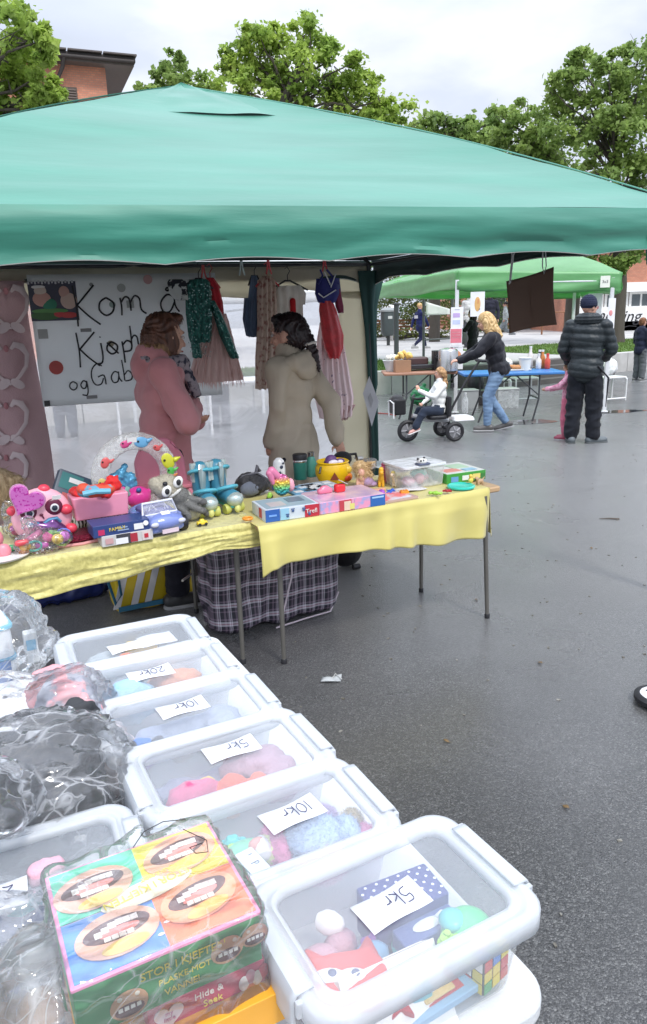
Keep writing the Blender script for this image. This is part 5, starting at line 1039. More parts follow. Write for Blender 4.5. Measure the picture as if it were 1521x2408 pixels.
tri(P4[0], P4[1], R1, 1); tri(P4[2], P4[3], R2, 2)
rfm.grid(lambda u, v: P4[1].lerp(P4[2], u).lerp(R1.lerp(R2, u), v), 12, 12); rfm.grid(lambda u, v: P4[3].lerp(P4[0], u).lerp(R2.lerp(R1, u), v)+Vector((0, 0, .05*math.sin(6*PI*u)*(1-v)**2)), 24, 12)
rfm.build('roof', grn, st, ang=60)
def val2(a, b, s, wob=0):
    L_ = (b-a).length; d = (b-a).normalized(); o_ = Vector((d.y, -d.x, 0))
    m_ = MB(); m_.grid(lambda u, v: a.lerp(b, u)+o_*(.01+.03*v*nz((u*4+s, v*2, 1))+.016*math.sin(u*9+v*9+s)*v)+Vector((0, 0, -.3*v-.02*math.sin(u*PI*4)*v+wob*(1-v)*math.sin(6*PI*u))), 40, 8); return m_.build('valance', grn, st, solid=.003)
v1 = val2(P4[0], P4[1], 1); val2(P4[1], P4[2], 2); val2(P4[2], P4[3], 3); v4 = val2(P4[3], P4[0], 4)
for x, y, z in ((.0, .02, 2.1), (UL, .02, 2.05), (UL, DP, 2.05), (P4[3].x, P4[3].y, 2.2)):
    f = MB().rbox((x, y, z/2), (.06, .06, z), .008).build('pole', alu, st); MB().rbox((x, y, .02), (.11, .11, .02), .01).build('foot', alu, f)
MB().cyl((0, 0, 2.05), (UL, 0, 2.0), .015).build('truss', alu, st); MB().cyl((0, DP, 2.05), (UL, DP, 2.0), .015).build('truss', alu, st)
grn.node_tree.nodes['Principled BSDF'].inputs['Coat IOR'].default_value = 2.0; grn.node_tree.nodes['Principled BSDF'].inputs['Coat Roughness'].default_value = .4
tagw = P((.8, .82, .72), .5); tgi = P((.2, .2, .2), .5)
def vt(x, y, z, body='ZF'):
    f = MB().rbox((x, y, z), (.14, .012, .17), .004).build('size_tag', tagw, st); text(body, .06, tgi, f, Matrix.Translation((x, y-.009, z)) @ Matrix.Rotation(PI/2, 4, 'X'), 'tag_print', .001)
vt(UL-.12, -.045, eR-.13, '3x3')
f = MB().rbox((-.055, .55, eL-.15), (.012, .16, .17), .004).build('size_tag', tagw, st); text('ZF', .07, tgi, f, Matrix.Translation((-.068, .55, eL-.15)) @ Matrix.Rotation(-PI/2, 4, 'Z') @ Matrix.Rotation(PI/2, 4, 'X'), 'tag_print', .001)
# posters on the poles
def poster(label, px0, px1, py0, py1, dY=-.07, rows=()):
    a = A1.y+dY if px0 < 1250 else A2.y+dY
    c = dp((px0+px1)/2, (py0+py1)/2, a); w_ = (dp(px1, py0, a)-dp(px0, py0, a)).length; h_ = (dp(px0, py0, a)-dp(px0, py1, a)).length
    t = thing('notice', label, 'notice', c, math.atan2(ux.y, ux.x), 'paper notices taped to the food stall'); MB().rbox((0, 0, 0), (w_, .006, h_), .002).build('sheet', P((.85, .85, .86), .6), t)
    for (x, z, w2, h2, cc, rd) in rows:
        b = MB()
        if rd: b.ell((x*w_, -.004, z*h_), (w2*w_/2, .004, h2*h_/2))
        else: b.box((x*w_, -.0045, z*h_), (w2*w_, .003, h2*h_))
        b.build('printed_patch', P(cc, .6), t, smooth=False)
    return t
lav = (.5, .42, .72); pk_ = (.75, .2, .25)
poster('white notice with lilac blocks of print, topmost on the left pole', 1060, 1089, 722, 772, rows=[(-.05, .12, .55, .2, (.55, .4, .7), 0), (-.05, -.2, .6, .2, (.55, .6, .8), 0), (0, .38, .4, .03, (.4, .4, .5), 0)])
poster('pink-red notice below the lilac one on the left pole', 1058, 1086, 772, 816, rows=[(0, .1, .92, .75, pk_, 0), (0, .3, .7, .04, (.8, .5, .5), 0), (0, .15, .7, .04, (.8, .5, .5), 0), (0, 0, .7, .04, (.8, .5, .5), 0), (0, -.35, .8, .16, (.85, .82, .82), 0)])
poster('white notice with an orange pizza picture at the bottom of the left pole', 1062, 1088, 818, 868, rows=[(0, .12, .7, .5, (.72, .3, .14), 1), (0, .14, .42, .28, (.5, .1, .06), 1)])
poster('white sheet with a picture of a sausage in bread hanging under the green valance', 1106, 1139, 686, 744, rows=[(0, .0, .42, .6, (.72, .42, .15), 1), (.03, .05, .2, .45, (.6, .2, .1), 1), (.05, -.2, .25, .06, (.2, .12, .08), 0)])
poster('tall white poster on the right pole with two faint red pictures', 1427, 1443, 702, 838, rows=[(-.1, .25, .5, .1, (.75, .3, .3), 1), (-.1, -.12, .5, .12, (.75, .35, .3), 1)])
poster('white sheet hung behind the man in the beanie', 1380, 1412, 690, 800, dY=.3, rows=[(.2, .2, .2, .08, (.7, .3, .3), 1)])
# folding tables
def ftable(label, px0, px1, py, top, dY=0, lg=(.06, .065, .07), z=.74, dep=.7):
    a = gp(px0, py, z); c = gp(px1, py-(px1-px0)*.03, z); d = c-a; L_ = d.length; t = thing('folding_table', label, 'table', (a.x, a.y, 0), math.atan2(d.y, d.x))
    MB().rbox((L_/2, dep/2, z-.02), (L_, dep, .04), .04).build('tabletop', top, t)
    for x in (.35, L_-.35):
        for y in (.08, dep-.08):
            MB().tube([(x, y, z-.04), (x, y, .35), (x-.08 if x > 1 else x-.12, y, .02)], .014, 8).build('leg', P(lg, .4), t)
        MB().cyl((x, .08, .35), (x, dep-.08, .35), .012).build('crossbar', P(lg, .4), t)
        MB().cyl((x, .08, .4), (x+(.35 if x < 1 else -.35), .08, z-.04), .01).build('brace', P(lg, .4), t)
    return t, a, d.normalized(), L_
t1, ta, td, tL = ftable('brown-topped folding table with frying gear at the food stall', 903, 1078, 878, P((.38, .2, .13), .5)); tb_, tba, tbd, tbL = ftable('blue folding table with sauces and cups at the food stall', 1092, 1330, 880, P((.05, .2, .5), .4), dep=.7)
def on(px, py, z=.742, dd=0): q = gp(px, py, z); return q+Vector((0, dd, 0))
def sit(name, label, cat, px, py, z=.742, dd=.15, rot=.1, g=None): return thing(name, label, cat, on(px, py, z, dd), rot, g)
t = sit('plastic_bowl', 'clear plastic tub heaped with food at the left end of the brown table', 'bowl', 925, 874); MB().lathe([(.1, 0), (.14, .13), (.16, .17), (.145, .175), (.12, .12), (.0, .11)]).build('tub', P((.6, .62, .62), .3), t); b = MB(); [b.ell((random.gauss(0, .07), random.gauss(0, .06), .19+random.random()*.03), .04, n=8, m=6) for _ in range(14)]; b.build('food', P((.75, .74, .68)), t)
t = sit('cardboard_box', 'small brown cardboard box on the brown table', 'box', 948, 876); b = MB(); b.box((0, 0, .09), (.24, .18, .18)); b.build('carton', P((.34, .19, .11), .8), t, smooth=False); b = MB(); [b.ell((random.gauss(.05, .08), random.gauss(0, .05), .21+random.random()*.08), (.05, .03, .03), Matrix.Rotation(random.random()*3, 4, 'Y'), 8, 6) for _ in range(14)]; b.build('buns', P((.75, .52, .15)), t)
t = sit('griddle', 'dark flat griddle in the middle of the brown table', 'griddle', 1000, 872); MB().rbox((0, .1, .06), (.62, .36, .07), .03).build('plate', P((.03, .03, .035), .3), t); b = MB(); b.rbox((-.1, .15, .14), (.36, .3, .12), .05); b.build('lid', P((.07, .035, .035), .5), t); MB().cyl((-.34, .08, .1), (-.42, .08, .1), .02).build('handle', blk, t)
t = sit('coffee_maker', 'black coffee machine beside the steel urn', 'appliance', 1037, 872); b = MB(); b.rbox((0, .1, .15), (.17, .2, .3), .02); b.rbox((0, -.02, .27), (.15, .12, .07), .02); b.build('housing', blk, t); MB().lathe([(.05, 0), (.065, .05), (.05, .12)], c=(0, -.05, .02)).build('jug', P((.1, .1, .1), .1), t)
t = sit('steel_urn', 'brushed steel urn behind the pole on the brown table', 'pot', 1057, 874); MB().lathe([(.14, 0), (.15, .01), (.15, .3), (.13, .33), (.04, .35)], n=24).build('pot', P((.5, .5, .5), .25, metal=.8), t); MB().tube([(-.16, 0, .2), (-.2, 0, .22), (-.16, 0, .25)], .01).build('handle', blk, t)
bc = [((.75, .72, .68), 'white sauce bottle', 1270), ((.55, .2, .05), 'amber sauce bottle', 1283), ((.75, .7, .66), 'pale squeeze bottle', 1258), ((.6, .08, .05), 'red-capped bottle', 1291), ((.02, .02, .03), 'black bottle', 1276)]
for i, (c, nm, px) in enumerate(bc):
    t = sit('bottle', nm+' on the blue table', 'bottle', px, 868, dd=.1+.09*(i % 3), g='sauce bottles on the blue table'); h = .2+.05*(i % 3); MB().lathe([(.035, 0), (.042, .01), (.042, h*.65), (.02, h*.82), (.02, h)], n=16).build('body', P(c, .3), t); MB().lathe([(.022, h), (.022, h+.03)]).build('cap', P((.7, .7, .68) if i != 3 else (.6, .05, .05)), t)
t = sit('paper_tub', 'white round tub in front of the sauce bottles', 'tub', 1240, 872); MB().lathe([(.075, 0), (.09, .17), (.1, .175), (.1, .19), (.0, .195)], n=20).build('tub', P((.75, .74, .66)), t)
t = sit('bread_rolls', 'tray of orange-brown rolls on the blue table behind the woman', 'food', 1215, 872); MB().rbox((0, 0, .012), (.45, .28, .02), .03).build('tray', P((.6, .6, .58)), t); b = MB(); [b.ell((random.uniform(-.18, .18), random.uniform(-.1, .1), .05), (.05, .035, .032), n=10, m=7) for _ in range(14)]; b.build('rolls', P((.55, .26, .1), .6), t)
t = sit('paper_stack', 'crumpled white wrapping beside the rolls', 'paper', 1195, 866); b = MB(); b.ell((0, 0, .06), (.1, .08, .09)); b.cap((-.02, 0, .1), (-.1, 0, .22), .05, .02); b.fuse('paper', P((.78, .78, .76)), t, .01, 1, folds(.015, (30, 30, 30)))
# things under the tables
def crate(label, px, py, w_, d_, h_, c, g='crates and bags under the food tables', al=False):
    q = gp(px, py); t = thing('crate', label, 'crate', q+Vector((0, .25, 0)), .1, g); b = MB()
    for sx, sy, lx, ly in ((0, -1, w_, .012), (0, 1, w_, .012), (-1, 0, .012, d_-.03), (1, 0, .012, d_-.03)): b.box((sx*(w_/2-.006), sy*(d_/2-.006), h_/2), (lx, ly, h_))
    b.box((0, 0, .01), (w_-.03, d_-.03, .015)); b.build('side', P(c, .4) if not al else film('crate_clear', .35, .3, (.6, .62, .62)), t, smooth=False); MB().rbox((0, 0, h_+.005), (w_+.02, d_+.02, .02), .02).build('rim', P(c), t)
crate('clear grey crate under the brown table behind the tricycle', 1105, 962, .3, .3, .3, (.35, .36, .36)); crate('clear plastic crate under the blue table beside the jeans', 1196, 962, .36, .3, .32, (.5, .5, .5), al=True); crate('dark crate under the blue table', 1130, 955, .3, .3, .24, (.06, .05, .05))
t = thing('plastic_bag', 'green plastic bag under the brown table', 'bag', gp(993, 955)+Vector((0, .2, 0))); b = MB(); b.ell((0, 0, .16), (.2, .14, .17)); b.cap((.0, 0, .25), (.06, 0, .36), .06, .03); b.fuse('bag', P((.04, .25, .1), .3), t, .012, 2, folds(.02, (14, 14, 14)))
t = thing('water_bottle', 'clear water bottle standing under the table beside the pole', 'bottle', gp(1093, 972)); MB().lathe([(.045, 0), (.05, .02), (.05, .22), (.02, .29), (.02, .31)]).build('bottle', film('bottle_clear', .25, .5), t); MB().lathe([(.022, .31), (.022, .34)]).build('cap', P((.7, .7, .72)), t)
t = thing('backpack', 'black backpack with a white pattern lying under the blue table', 'bag', gp(1118, 948)+Vector((.1, .5, .1))); b = MB(); b.ell((0, 0, .2), (.16, .12, .2)); b.fuse('bag', blk, t, .012, 2)
# white tube stools and the white bag
def stool(label, px, py, w_, h_, dd=.35, rot=.1):
    q = gp(px, py); t = thing('stool', label, 'stool', q, rot, 'white tube-framed stools by the food tables')
    for s in (-1, 1):
        f = MB().tube([(s*w_/2, 0, .02), (s*w_/2, 0, h_-.03), (s*w_/2, .03, h_), (s*w_/2, dd-.03, h_), (s*w_/2, dd, h_-.03), (s*w_/2, dd, .02)], .016, 8).build('leg_loop', wht, t)
    MB().cyl((-w_/2, 0, .06), (w_/2, 0, .06), .016).build('stretcher', wht, t); MB().rbox((0, dd/2, h_), (w_, dd*.9, .025), .02).build('seat', wht, t); return t
stool('white tube stool standing right of the right pole', 1447, 945, .42, .42, rot=.35); stool('white tube stool half under the blue table', 1238, 945, .42, .42); stool('white tube stool at the left under the blue table', 1180, 950, .3, .42)
t = thing('carrier_bag', 'white carrier bag standing on the white stool by the right pole', 'bag', gp(1437, 940)+Vector((-.02, .15, .43))); b = MB(); b.ell((0, 0, .14), (.15, .1, .15)); b.cap((0, 0, .2), (-.01, 0, .33), .08, .025); b.fuse('bag', P((.8, .8, .8), .4), t, .012, 2, folds(.015, (16, 16, 10)))
t = thing('white_table', 'white folding table seen blurred through the clear plastic wall', 'table', gp(575, 1020), R(15)); MB().rbox((.2, .4, .74), (1.6, .7, .04), .03).build('tabletop', wht, t)
for x in (-.45, .85):
    for y in (.12, .68): MB().cyl((x, y, 0), (x, y, .72), .02).build('leg', wht, t)
t = thing('white_table', 'long white table at the left seen through the clear plastic wall', 'table', gp(250, 1040), R(15)); MB().rbox((-.1, .4, .74), (1.8, .7, .04), .03).build('tabletop', wht, t)
for x in (-.85, .2, .7):
    for y in (.12, .68): MB().cyl((x, y, 0), (x, y, .72), .02).build('leg', wht, t)
t = thing('market_tent', 'white canopy frame beyond the clear plastic wall', 'tent', gp(605, 1000)+Vector((0, 1.5, 0)), R(20))
for x in (-2.2, 0, 2): MB().cyl((x, 0, 0), (x, 0, 2.1), .03).build('pole', alu, t)
MB().cyl((-2.2, 0, 1.95), (2, 0, 1.98), .02).build('truss', alu, t); MB().cyl((-2.2, 0, 1.6), (2, 0, 1.95), .015).build('truss', alu, t)
b = MB(); b.grid(lambda u, v: (-2.3+4.4*u, -.1+1.5*v, 2.1+.6*v), 6, 6); b.build('roof', P((.75, .76, .76)), t, solid=.01); b = MB(); b.grid(lambda u, v: (-2.3+4.4*u, -.1, 2.1-.25*v), 6, 3); b.build('valance', P((.75, .76, .76)), t, solid=.01)
# cable, leaves and litter on the asphalt
b = MB(); b.tube([gp(868, 978)+Vector((0, 0, .008)), gp(890, 972)+Vector((0, 0, .008)), gp(915, 974)+Vector((0, 0, .008)), gp(930, 978)+Vector((0, 0, .008))], .008, 6); setp(b.build('cable', P((.5, .08, .06))), 'thin red cable on the asphalt left of the tricycle', 'cable')
b = MB(); p0 = gp(1409, 1221)+Vector((0, 0, .006)); p1 = gp(1456, 1221.5)+Vector((0, 0, .006)); b.tube([p0, (p0+p1)/2+Vector((0, .01, .002)), p1], [.003, .006, .008], 6); setp(b.build('stick', P((.12, .1, .08), .8)), 'thin brown stick lying on the wet asphalt at the right', 'stick')
q = gp(779, 1601); t = thing('litter', 'small torn scrap of paper on the dark asphalt beside the boxes', 'litter', (q.x, q.y, .002)); b = MB(); b.grid(lambda u, v: (-.05+.09*u+.01*v, -.02+.05*v, .012*math.sin(u*5)*math.sin(v*4)+.008), 8, 6); b.build('scrap', P((.4, .42, .42), .6), t, solid=.002); MB().tube([(.0, -.01, .01), (.02, .03, .02), (.05, .0, .006)], .0025, 5).build('strip', P((.5, .5, .48)), t)
# scooter wheel at the right edge
q = gp(1548, 1654); t = thing('scooter', 'black-tyred white wheel of a toy scooter at the right edge', 'scooter', (q.x, q.y, .0), R(20))
MB().lathe([(.045, 0), (.085, .0), (.1, .012), (.1, .03), (.085, .04), (.078, .041), (.078, .034), (.045, .034)], c=(0, 0, .006), n=40).build('tyre', blk, t); f = MB().lathe([(.0, .003), (.077, .003), (.077, .036), (.05, .04), (.03, .032), (.018, .044), (.0, .046)], c=(0, 0, .006), n=36).build('rim', P((.7, .71, .72), .3), t)
for k in range(6): MB().lathe([(.006, .046), (.006, .05)], c=(.05*math.cos(k*PI/3), .05*math.sin(k*PI/3), -.002), n=8).build('bolt', blk, f)
MB().cyl((0, 0, .045), (0, 0, .07), .012).build('axle', blk, t); MB().tube([(.0, 0, .06), (.15, -.05, .07), (.5, -.1, .08)], .018).build('fork', P((.5, .5, .52), .3), t)
# ============================================================ THE TWO TOY TABLES
U = Vector((.887, .462, 0)).normalized(); V = Vector((-U.y, U.x, 0)); YA = math.atan2(U.y, U.x); TZ = .735
yel = mat('yellow_satin', (.6, .53, .17), .36, c2=(.55, .48, .14), ns=4, sheen=.3, spec=.5); yelv = mat('yellow_velvet', (.6, .54, .18), .5, c2=(.46, .41, .12), ns=48, nd=5, lo=.38, hi=.6, sheen=.6, bump=.3, bs=60)
tmet = P((.2, .19, .17), .35, metal=.6); twood = mat('table_board', (.5, .33, .18), .5, ns=3, stretch=(1, 9, 9))
def toytable(label, o_, L_, dep, legs):
    t = thing('trestle_table', label, 'table', (o_.x, o_.y, 0), YA); MB().rbox((L_/2, dep/2, TZ-.018), (L_, dep, .03), .02).build('tabletop', twood, t)
    inv = Matrix.Rotation(-YA, 4, 'Z') @ Matrix.Translation(-Vector((o_.x, o_.y, 0)))
    for p, off in legs:
        q = inv @ Vector((p.x, p.y, 0)); f = MB().tube([(q.x, q.y, .012), (q.x-off, q.y, TZ-.035)], [.011, .014], 10).build('leg', tmet, t); MB().lathe([(.014, 0), (.015, .02), (.012, .025)], c=(q.x, q.y, .0), n=12).build('foot_cap', blk, f)
    return t, inv
OA = Vector((-.285, 3.2, 0)); OB = Vector((-.325, 3.28, 0))-U*1.9
tA, invA = toytable('long table under smooth yellow satin, its bare wooden end showing at the right', OA, 1.40, .6, [(gp(1145, 1452), .04), (gp(990, 1391), .0), (gp(668, 1559), 0), (gp(668, 1559)+V*.5, 0)])
MB().cyl((1.2, .06, TZ-.06), (1.2, .5, TZ-.06), .01).build('cross_rail', tmet, tA)
tB, invB = toytable('long table under crushed yellow velvet at the left', OB, 1.9, .6, [(gp(572, 1559), 0), (gp(462, 1440), 0), (OB+U*.1+V*.05, 0), (OB+U*.1+V*.52, 0)])
MB().tube([(1.56, .05, .5), (1.74, .5, .36)], .006).build('brace', tmet, tB)
def cloth(name, label, t, L0, L1, dep, drop, wave, m, rightdrop=0, leftdrop=0):
    """tablecloth: top sheet plus front fall, one piece, folds hanging from the edge"""
    r_ = thing(name, label, 'tablecloth', t.location, YA); b = MB()
    S = [0]; 
    def f(u, v):      # v 0..1: back edge to front edge to hem
        s = L0+(L1-L0)*u
        if v < .4:
            y = dep*(1-v/.4); z = TZ+.004+.002*nz((s*9, y*9, 0)); return Vector((s, y-.006, z))
        k = (v-.4)/.6; d = drop(u)*k; a = min(1, d/.02); 
        out = .012*a+wave(s, k)*min(1, k*3)
        return Vector((s, -.012-out, TZ+.004-d))
    n = int(abs(L1-L0)/.009); b.grid(f, n, 40); b.build('cloth', m, r_, solid=.0015)
    if rightdrop:
        b = MB()
        def g2(u, v):
            y = dep*(1-u)*.75-.012; d = rightdrop*(.75+.3*(u))*v
            return Vector((L1+.008+.02*math.sin(y*40)*v+.02*v, y-.02*v*math.sin(u*9), TZ+.003-d))
        b.grid(g2, 40, 16); b.build('side_fall', m, r_, solid=.0015)
    return r_
def ip(x, pts):
    for (a, b), (c, d) in zip(pts, pts[1:]):
        if x <= c: return b+(d-b)*(x-a)/(c-a)
    return pts[-1][1]
cloth('tablecloth', 'smooth pale yellow satin cloth falling in folds along the right-hand table', tA, -.02, 1.30, .6,
      lambda u: ip(u, [(0, .235), (.03, .2), (.12, .19), (.35, .2), (.6, .225), (.8, .25), (1, .262)]),
      lambda s, k: .012*nz((s*5, k*1.5, 1))+(.2+.8*min(1, max(0, (s-.35)*2)))*(.042*abs(math.sin(s*17+.9*math.sin(s*9)+k*.5))**2.2*k)+.01*math.sin(s*7+k*2)+(.03*math.exp(-((s-.03)/.05)**2)*k), yel, rightdrop=.26)
cloth('tablecloth', 'crushed yellow velvet cloth sagging along the left-hand table', tB, 0, 1.92, .6,
      lambda u: ip(u, [(0, .22), (.45, .165), (.6, .155), (.75, .135), (.88, .105), (1, .11)])+.004*math.sin(u*40),
      lambda s, k: .012*nz((s*4, k*3+s, 1))+.012*abs(nz((s*3-k*1.5, k*5+s*4, 4)))+.01*(1-abs(nz((s*2.2-k, k*4, 9)))*3)*k, yelv)
# ------------------------------------------------------------ helpers for toys
def toy(name, label, cat, px, py, z=TZ+.006, yaw=None, g=None, off=(0, 0)):
    q = gp(px, py, z)+U*off[0]+V*off[1]; return thing(name, label, cat, q, YA if yaw is None else yaw, g)
def boxpr(t, w_, d_, h_, c, faces=(), r_=.003, name='carton', top=()):
    f = MB().rbox((0, d_/2, h_/2), (w_, d_, h_), r_, 2).build(name, P(c, .35), t)
    for i_, (x, z, a, b_, cc) in enumerate(faces): MB().box((x*w_, -.0012-.0007*i_, z*h_), (a*w_, .002, b_*h_)).build('printed_patch', P(cc, .4), f, smooth=False)
    for i_, (x, y, a, b_, cc) in enumerate(top): MB().box((x*w_, y*d_, h_+.0009+.0011*i_), (a*w_, b_*d_, .0016)).build('printed_patch', P(cc, .4), f, smooth=False)
    return f
def blobs(t, name, lst, m): 
    b = MB()
    for c, r_ in lst: b.ell(c, r_, n=10, m=7)
    return b.build(name, m, t)
pink1 = P((.8, .3, .42), .35); red1 = P((.75, .06, .1), .35); mag = P((.72, .05, .3), .3); pricem = P((.85, .85, .84), .6)
def price(t, x, y, z, tilt=0, w_=.035, parent=None):
    b = MB(); b.M = Matrix.Translation((x, y, z)) @ Matrix.Rotation(tilt, 4, 'X'); b.box((0, 0, 0), (w_, .0015, w_*.55)); f = b.build('price_label', pricem, t, smooth=False)
# 1 doll with loose blonde hair
t = toy('doll', 'tousled sandy blonde doll hair at the far left of the velvet-covered table', 'doll', 10, 1215, off=(0, .08)); b = MB(); b.ell((0, 0, .12), (.1, .08, .11)); [b.cap((random.uniform(-.08, .1), random.uniform(-.06, .0), .17), (random.uniform(-.1, .14), random.uniform(-.09, .02), random.uniform(.0, .06)), .018, .006, 7) for _ in range(40)]
b.fuse('hair', mat('hair_sandy', (.48, .36, .22), .6, c2=(.28, .19, .1), ns=50, stretch=(1, 1, .1), bump=.6, bs=70), t, .006, 1, lambda p: .003*mnoise.noise(Vector((p.x*120, p.y*120, p.z*12)))); fuzz(t.children[-1], 2500, .06, .0012, down=1.2, out=.4, jit=.6); MB().ell((-.05, -.07, .1), (.035, .02, .045)).build('face', SK, t)
t = toy('toy_tray', 'white rimmed toy tray with pink pieces at the left table corner', 'tray', 18, 1312, off=(-.03, .03)); MB().lathe([(.1, 0), (.12, .008), (.125, .015), (.11, .012), (.0, .01)], n=30).build('tray', P((.8, .8, .78), .3), t)
blobs(t, 'pieces', [((-.03, 0, .04), (.035, .03, .04)), ((.02, -.02, .03), (.03, .02, .03)), ((.0, .03, .07), (.03, .03, .04))], P((.75, .25, .3), .35)); blobs(t, 'leaf_pieces', [((.05, .0, .03), (.025, .012, .015)), ((-.06, -.03, .02), (.02, .01, .015))], P((.05, .3, .12), .4)); blobs(t, 'blue_pieces', [((-.02, .05, .1), (.04, .03, .02))], P((.05, .25, .5), .3))
# 3 round pink toy with sequin heart
t = toy('musical_toy', 'round pink toy with dark-rimmed eyes, red knobs and a glittery magenta heart', 'toy', 112, 1285, off=(0, .05)); c_ = Vector((0, 0, .122)); 
b = MB(); b.ell(c_, (.122, .05, .122), n=32, m=20); b.build('shell', P((.82, .42, .5), .3), t)
dk_ = P((.12, .01, .04), .3)
for x, z, r_ in ((-.055, .155, .034), (.045, .165, .036)):
    f = MB().ell((x, -.044, z), (r_, .01, r_), n=20).build('eye_patch', dk_, t); MB().ell((x+.002, -.054, z-.002), (.018, .005, .018), n=16).build('eye_ring', P((.7, .7, .72), .3), f); MB().ell((x+.002, -.058, z-.002), (.012, .004, .012), n=14).build('pupil', P((.02, .03, .05), .1), f)
b = MB(); b.ell((-.008, -.052, .14), (.008, .004, .006)); b.cap((-.004, -.053, .134), (.0, -.053, .125), .003); b.build('nose', dk_, t)
b = MB(); b.cap((-.045, -.05, .1), (.03, -.056, .075), .02, .035); b.cap((.03, -.056, .1), (.06, -.05, .06), .025, .03); b.fuse('mouth', P((.16, .06, .2), .12, metal=.6), t, .006, 2)
b = MB(); b.tube([(-.06, -.054, .105), (-.04, -.062, .112), (-.01, -.06, .1), (.02, -.064, .118), (.05, -.06, .118), (.062, -.058, .1)], .009, 8); b.build('lip', P((.1, .25, .4), .15, metal=.5), t)
for x, z in ((.095, .145), (.105, .06), (-.085, .11), (.02, .235), (-.11, .16)): MB().ell((x, -.035 if x > 0 and z < .2 else .0, z), (.026, .022, .022)).build('knob', red1, t)
hm = mat('magenta_glitter', (.65, .03, .45), .25, c2=(.9, .25, .75), ns=90, lo=.55, hi=.62, metal=.5)
def heart(w_): return [(w_*.5*math.sin(a)**3*1.0, w_*.5*(13*math.cos(a)-5*math.cos(2*a)-2*math.cos(3*a)-math.cos(4*a))/16) for a in [2*PI*k/36 for k in range(36)]]
b = MB(); b.M = Matrix.Translation((-.062, -.075, .215)) @ Matrix.Rotation(R(32), 4, 'Y') @ Matrix.Rotation(R(100), 4, 'X'); b.prism(heart(.135), -.006, .006); f = b.build('heart', hm, t, smooth=False, bevel=.003)
b = MB(); b.M = Matrix.Translation((-.062, -.073, .215)) @ Matrix.Rotation(R(32), 4, 'Y') @ Matrix.Rotation(R(100), 4, 'X'); b.prism(heart(.148), -.006, .002); b.build('heart_rim', P((.6, .3, .5), .3), f, smooth=False)
price(t, .06, -.05, .205, .3)
# 4 see-through bags of small toys
def toybag(label, px, py, w_, h_, cols, seed, off=(0, .03)):
    random.seed(seed); t = toy('toy_bag', label, 'bag', px, py, off=off, g='see-through bags of small toys')
    for i, c in enumerate(cols):
        b = MB(); p = Vector((random.uniform(-.38, .38)*w_, random.uniform(-.02, .03), random.uniform(.2, .5)*h_))
        if i % 3 == 0: b.ell(p, (.024, .02, .022))
        elif i % 3 == 1: b.cap(p, p+Vector((random.uniform(-.05, .05), 0, random.uniform(-.01, .03))), .013)
        else:
            q = [p+Vector((.028*math.cos(a), .0, .02*math.sin(a))) for a in [2*PI*k/12 for k in range(13)]]; b.tube(q, .005, 6, cap=False)
        b.build('toy_piece', P(c, .3), t)
    b = MB(); b.ell((0, .005, h_*.36), (w_*.5, .055, h_*.38)); b.cap((-w_*.1, 0, h_*.6), (-w_*.2, 0, h_*1.0), .035, .03); b.fuse('bag', clearfilm('bag_film', .06, ws=18, crease=.4, bump=.5), t, .01, 2, folds(.01, (26, 26, 26), seed))
cl = [(.75, .1, .35), (.2, .5, .1), (.15, .2, .6), (.8, .45, .05), (.6, .1, .5), (.3, .65, .1), (.8, .6, .1), (.7, .08, .1), (.2, .15, .5), (.6, .15, .6), (.75, .2, .4), (.1, .5, .45)]
toybag('clear bag of small bright toys in front of the round pink toy', 100, 1300, .24, .13, cl, 5, off=(.01, .01)); toybag('small clear bag of toys at the left beside the white tray', 45, 1268, .12, .14, cl[:6], 9)
# 5 dark game box leaning behind the round toy
t = toy('board_game', 'dark teal game box leaning behind the round pink toy', 'box', 190, 1225, off=(.0, .12)); t.rotation_euler = (R(-24), R(28), YA); boxpr(t, .27, .05, .2, (.03, .06, .1), [(-.25, .75, .4, .4, (.04, .2, .2)), (.1, .5, .5, .4, (.05, .1, .3)), (-.1, .35, .5, .2, (.5, .1, .1)), (.1, .2, .6, .1, (.3, .1, .3)), (-.15, .8, .3, .12, (.8, .8, .8))])
# 6 clutch
t = toy('sequin_purse', 'dark red sequined purse with a pink trim lying before the zebra cloth', 'purse', 195, 1282, off=(0, .02)); seqr = mat('red_sequins', (.25, .01, .04), .3, c2=(.1, .005, .02), ns=120, metal=.5, bump=1, bs=160); b = MB(); b.rbox((0, .07, .02), (.2, .14, .035), .03); b.fuse('purse', seqr, t, .007, 2); b = MB(); b.tube([(-.1, -.004, .006), (0, -.01, .004), (.1, -.004, .01)], .007); b.build('trim', P((.7, .3, .3)), t)
b = MB(); [b.ell((random.uniform(-.1, -.05), random.uniform(-.01, .03), random.uniform(.01, .05)), .0035, n=6, m=4) for _ in range(18)]; b.build('sequins', mat('sequin_silver', (.9, .88, .85), .1, metal=.9), t)['kind'] = 'stuff'
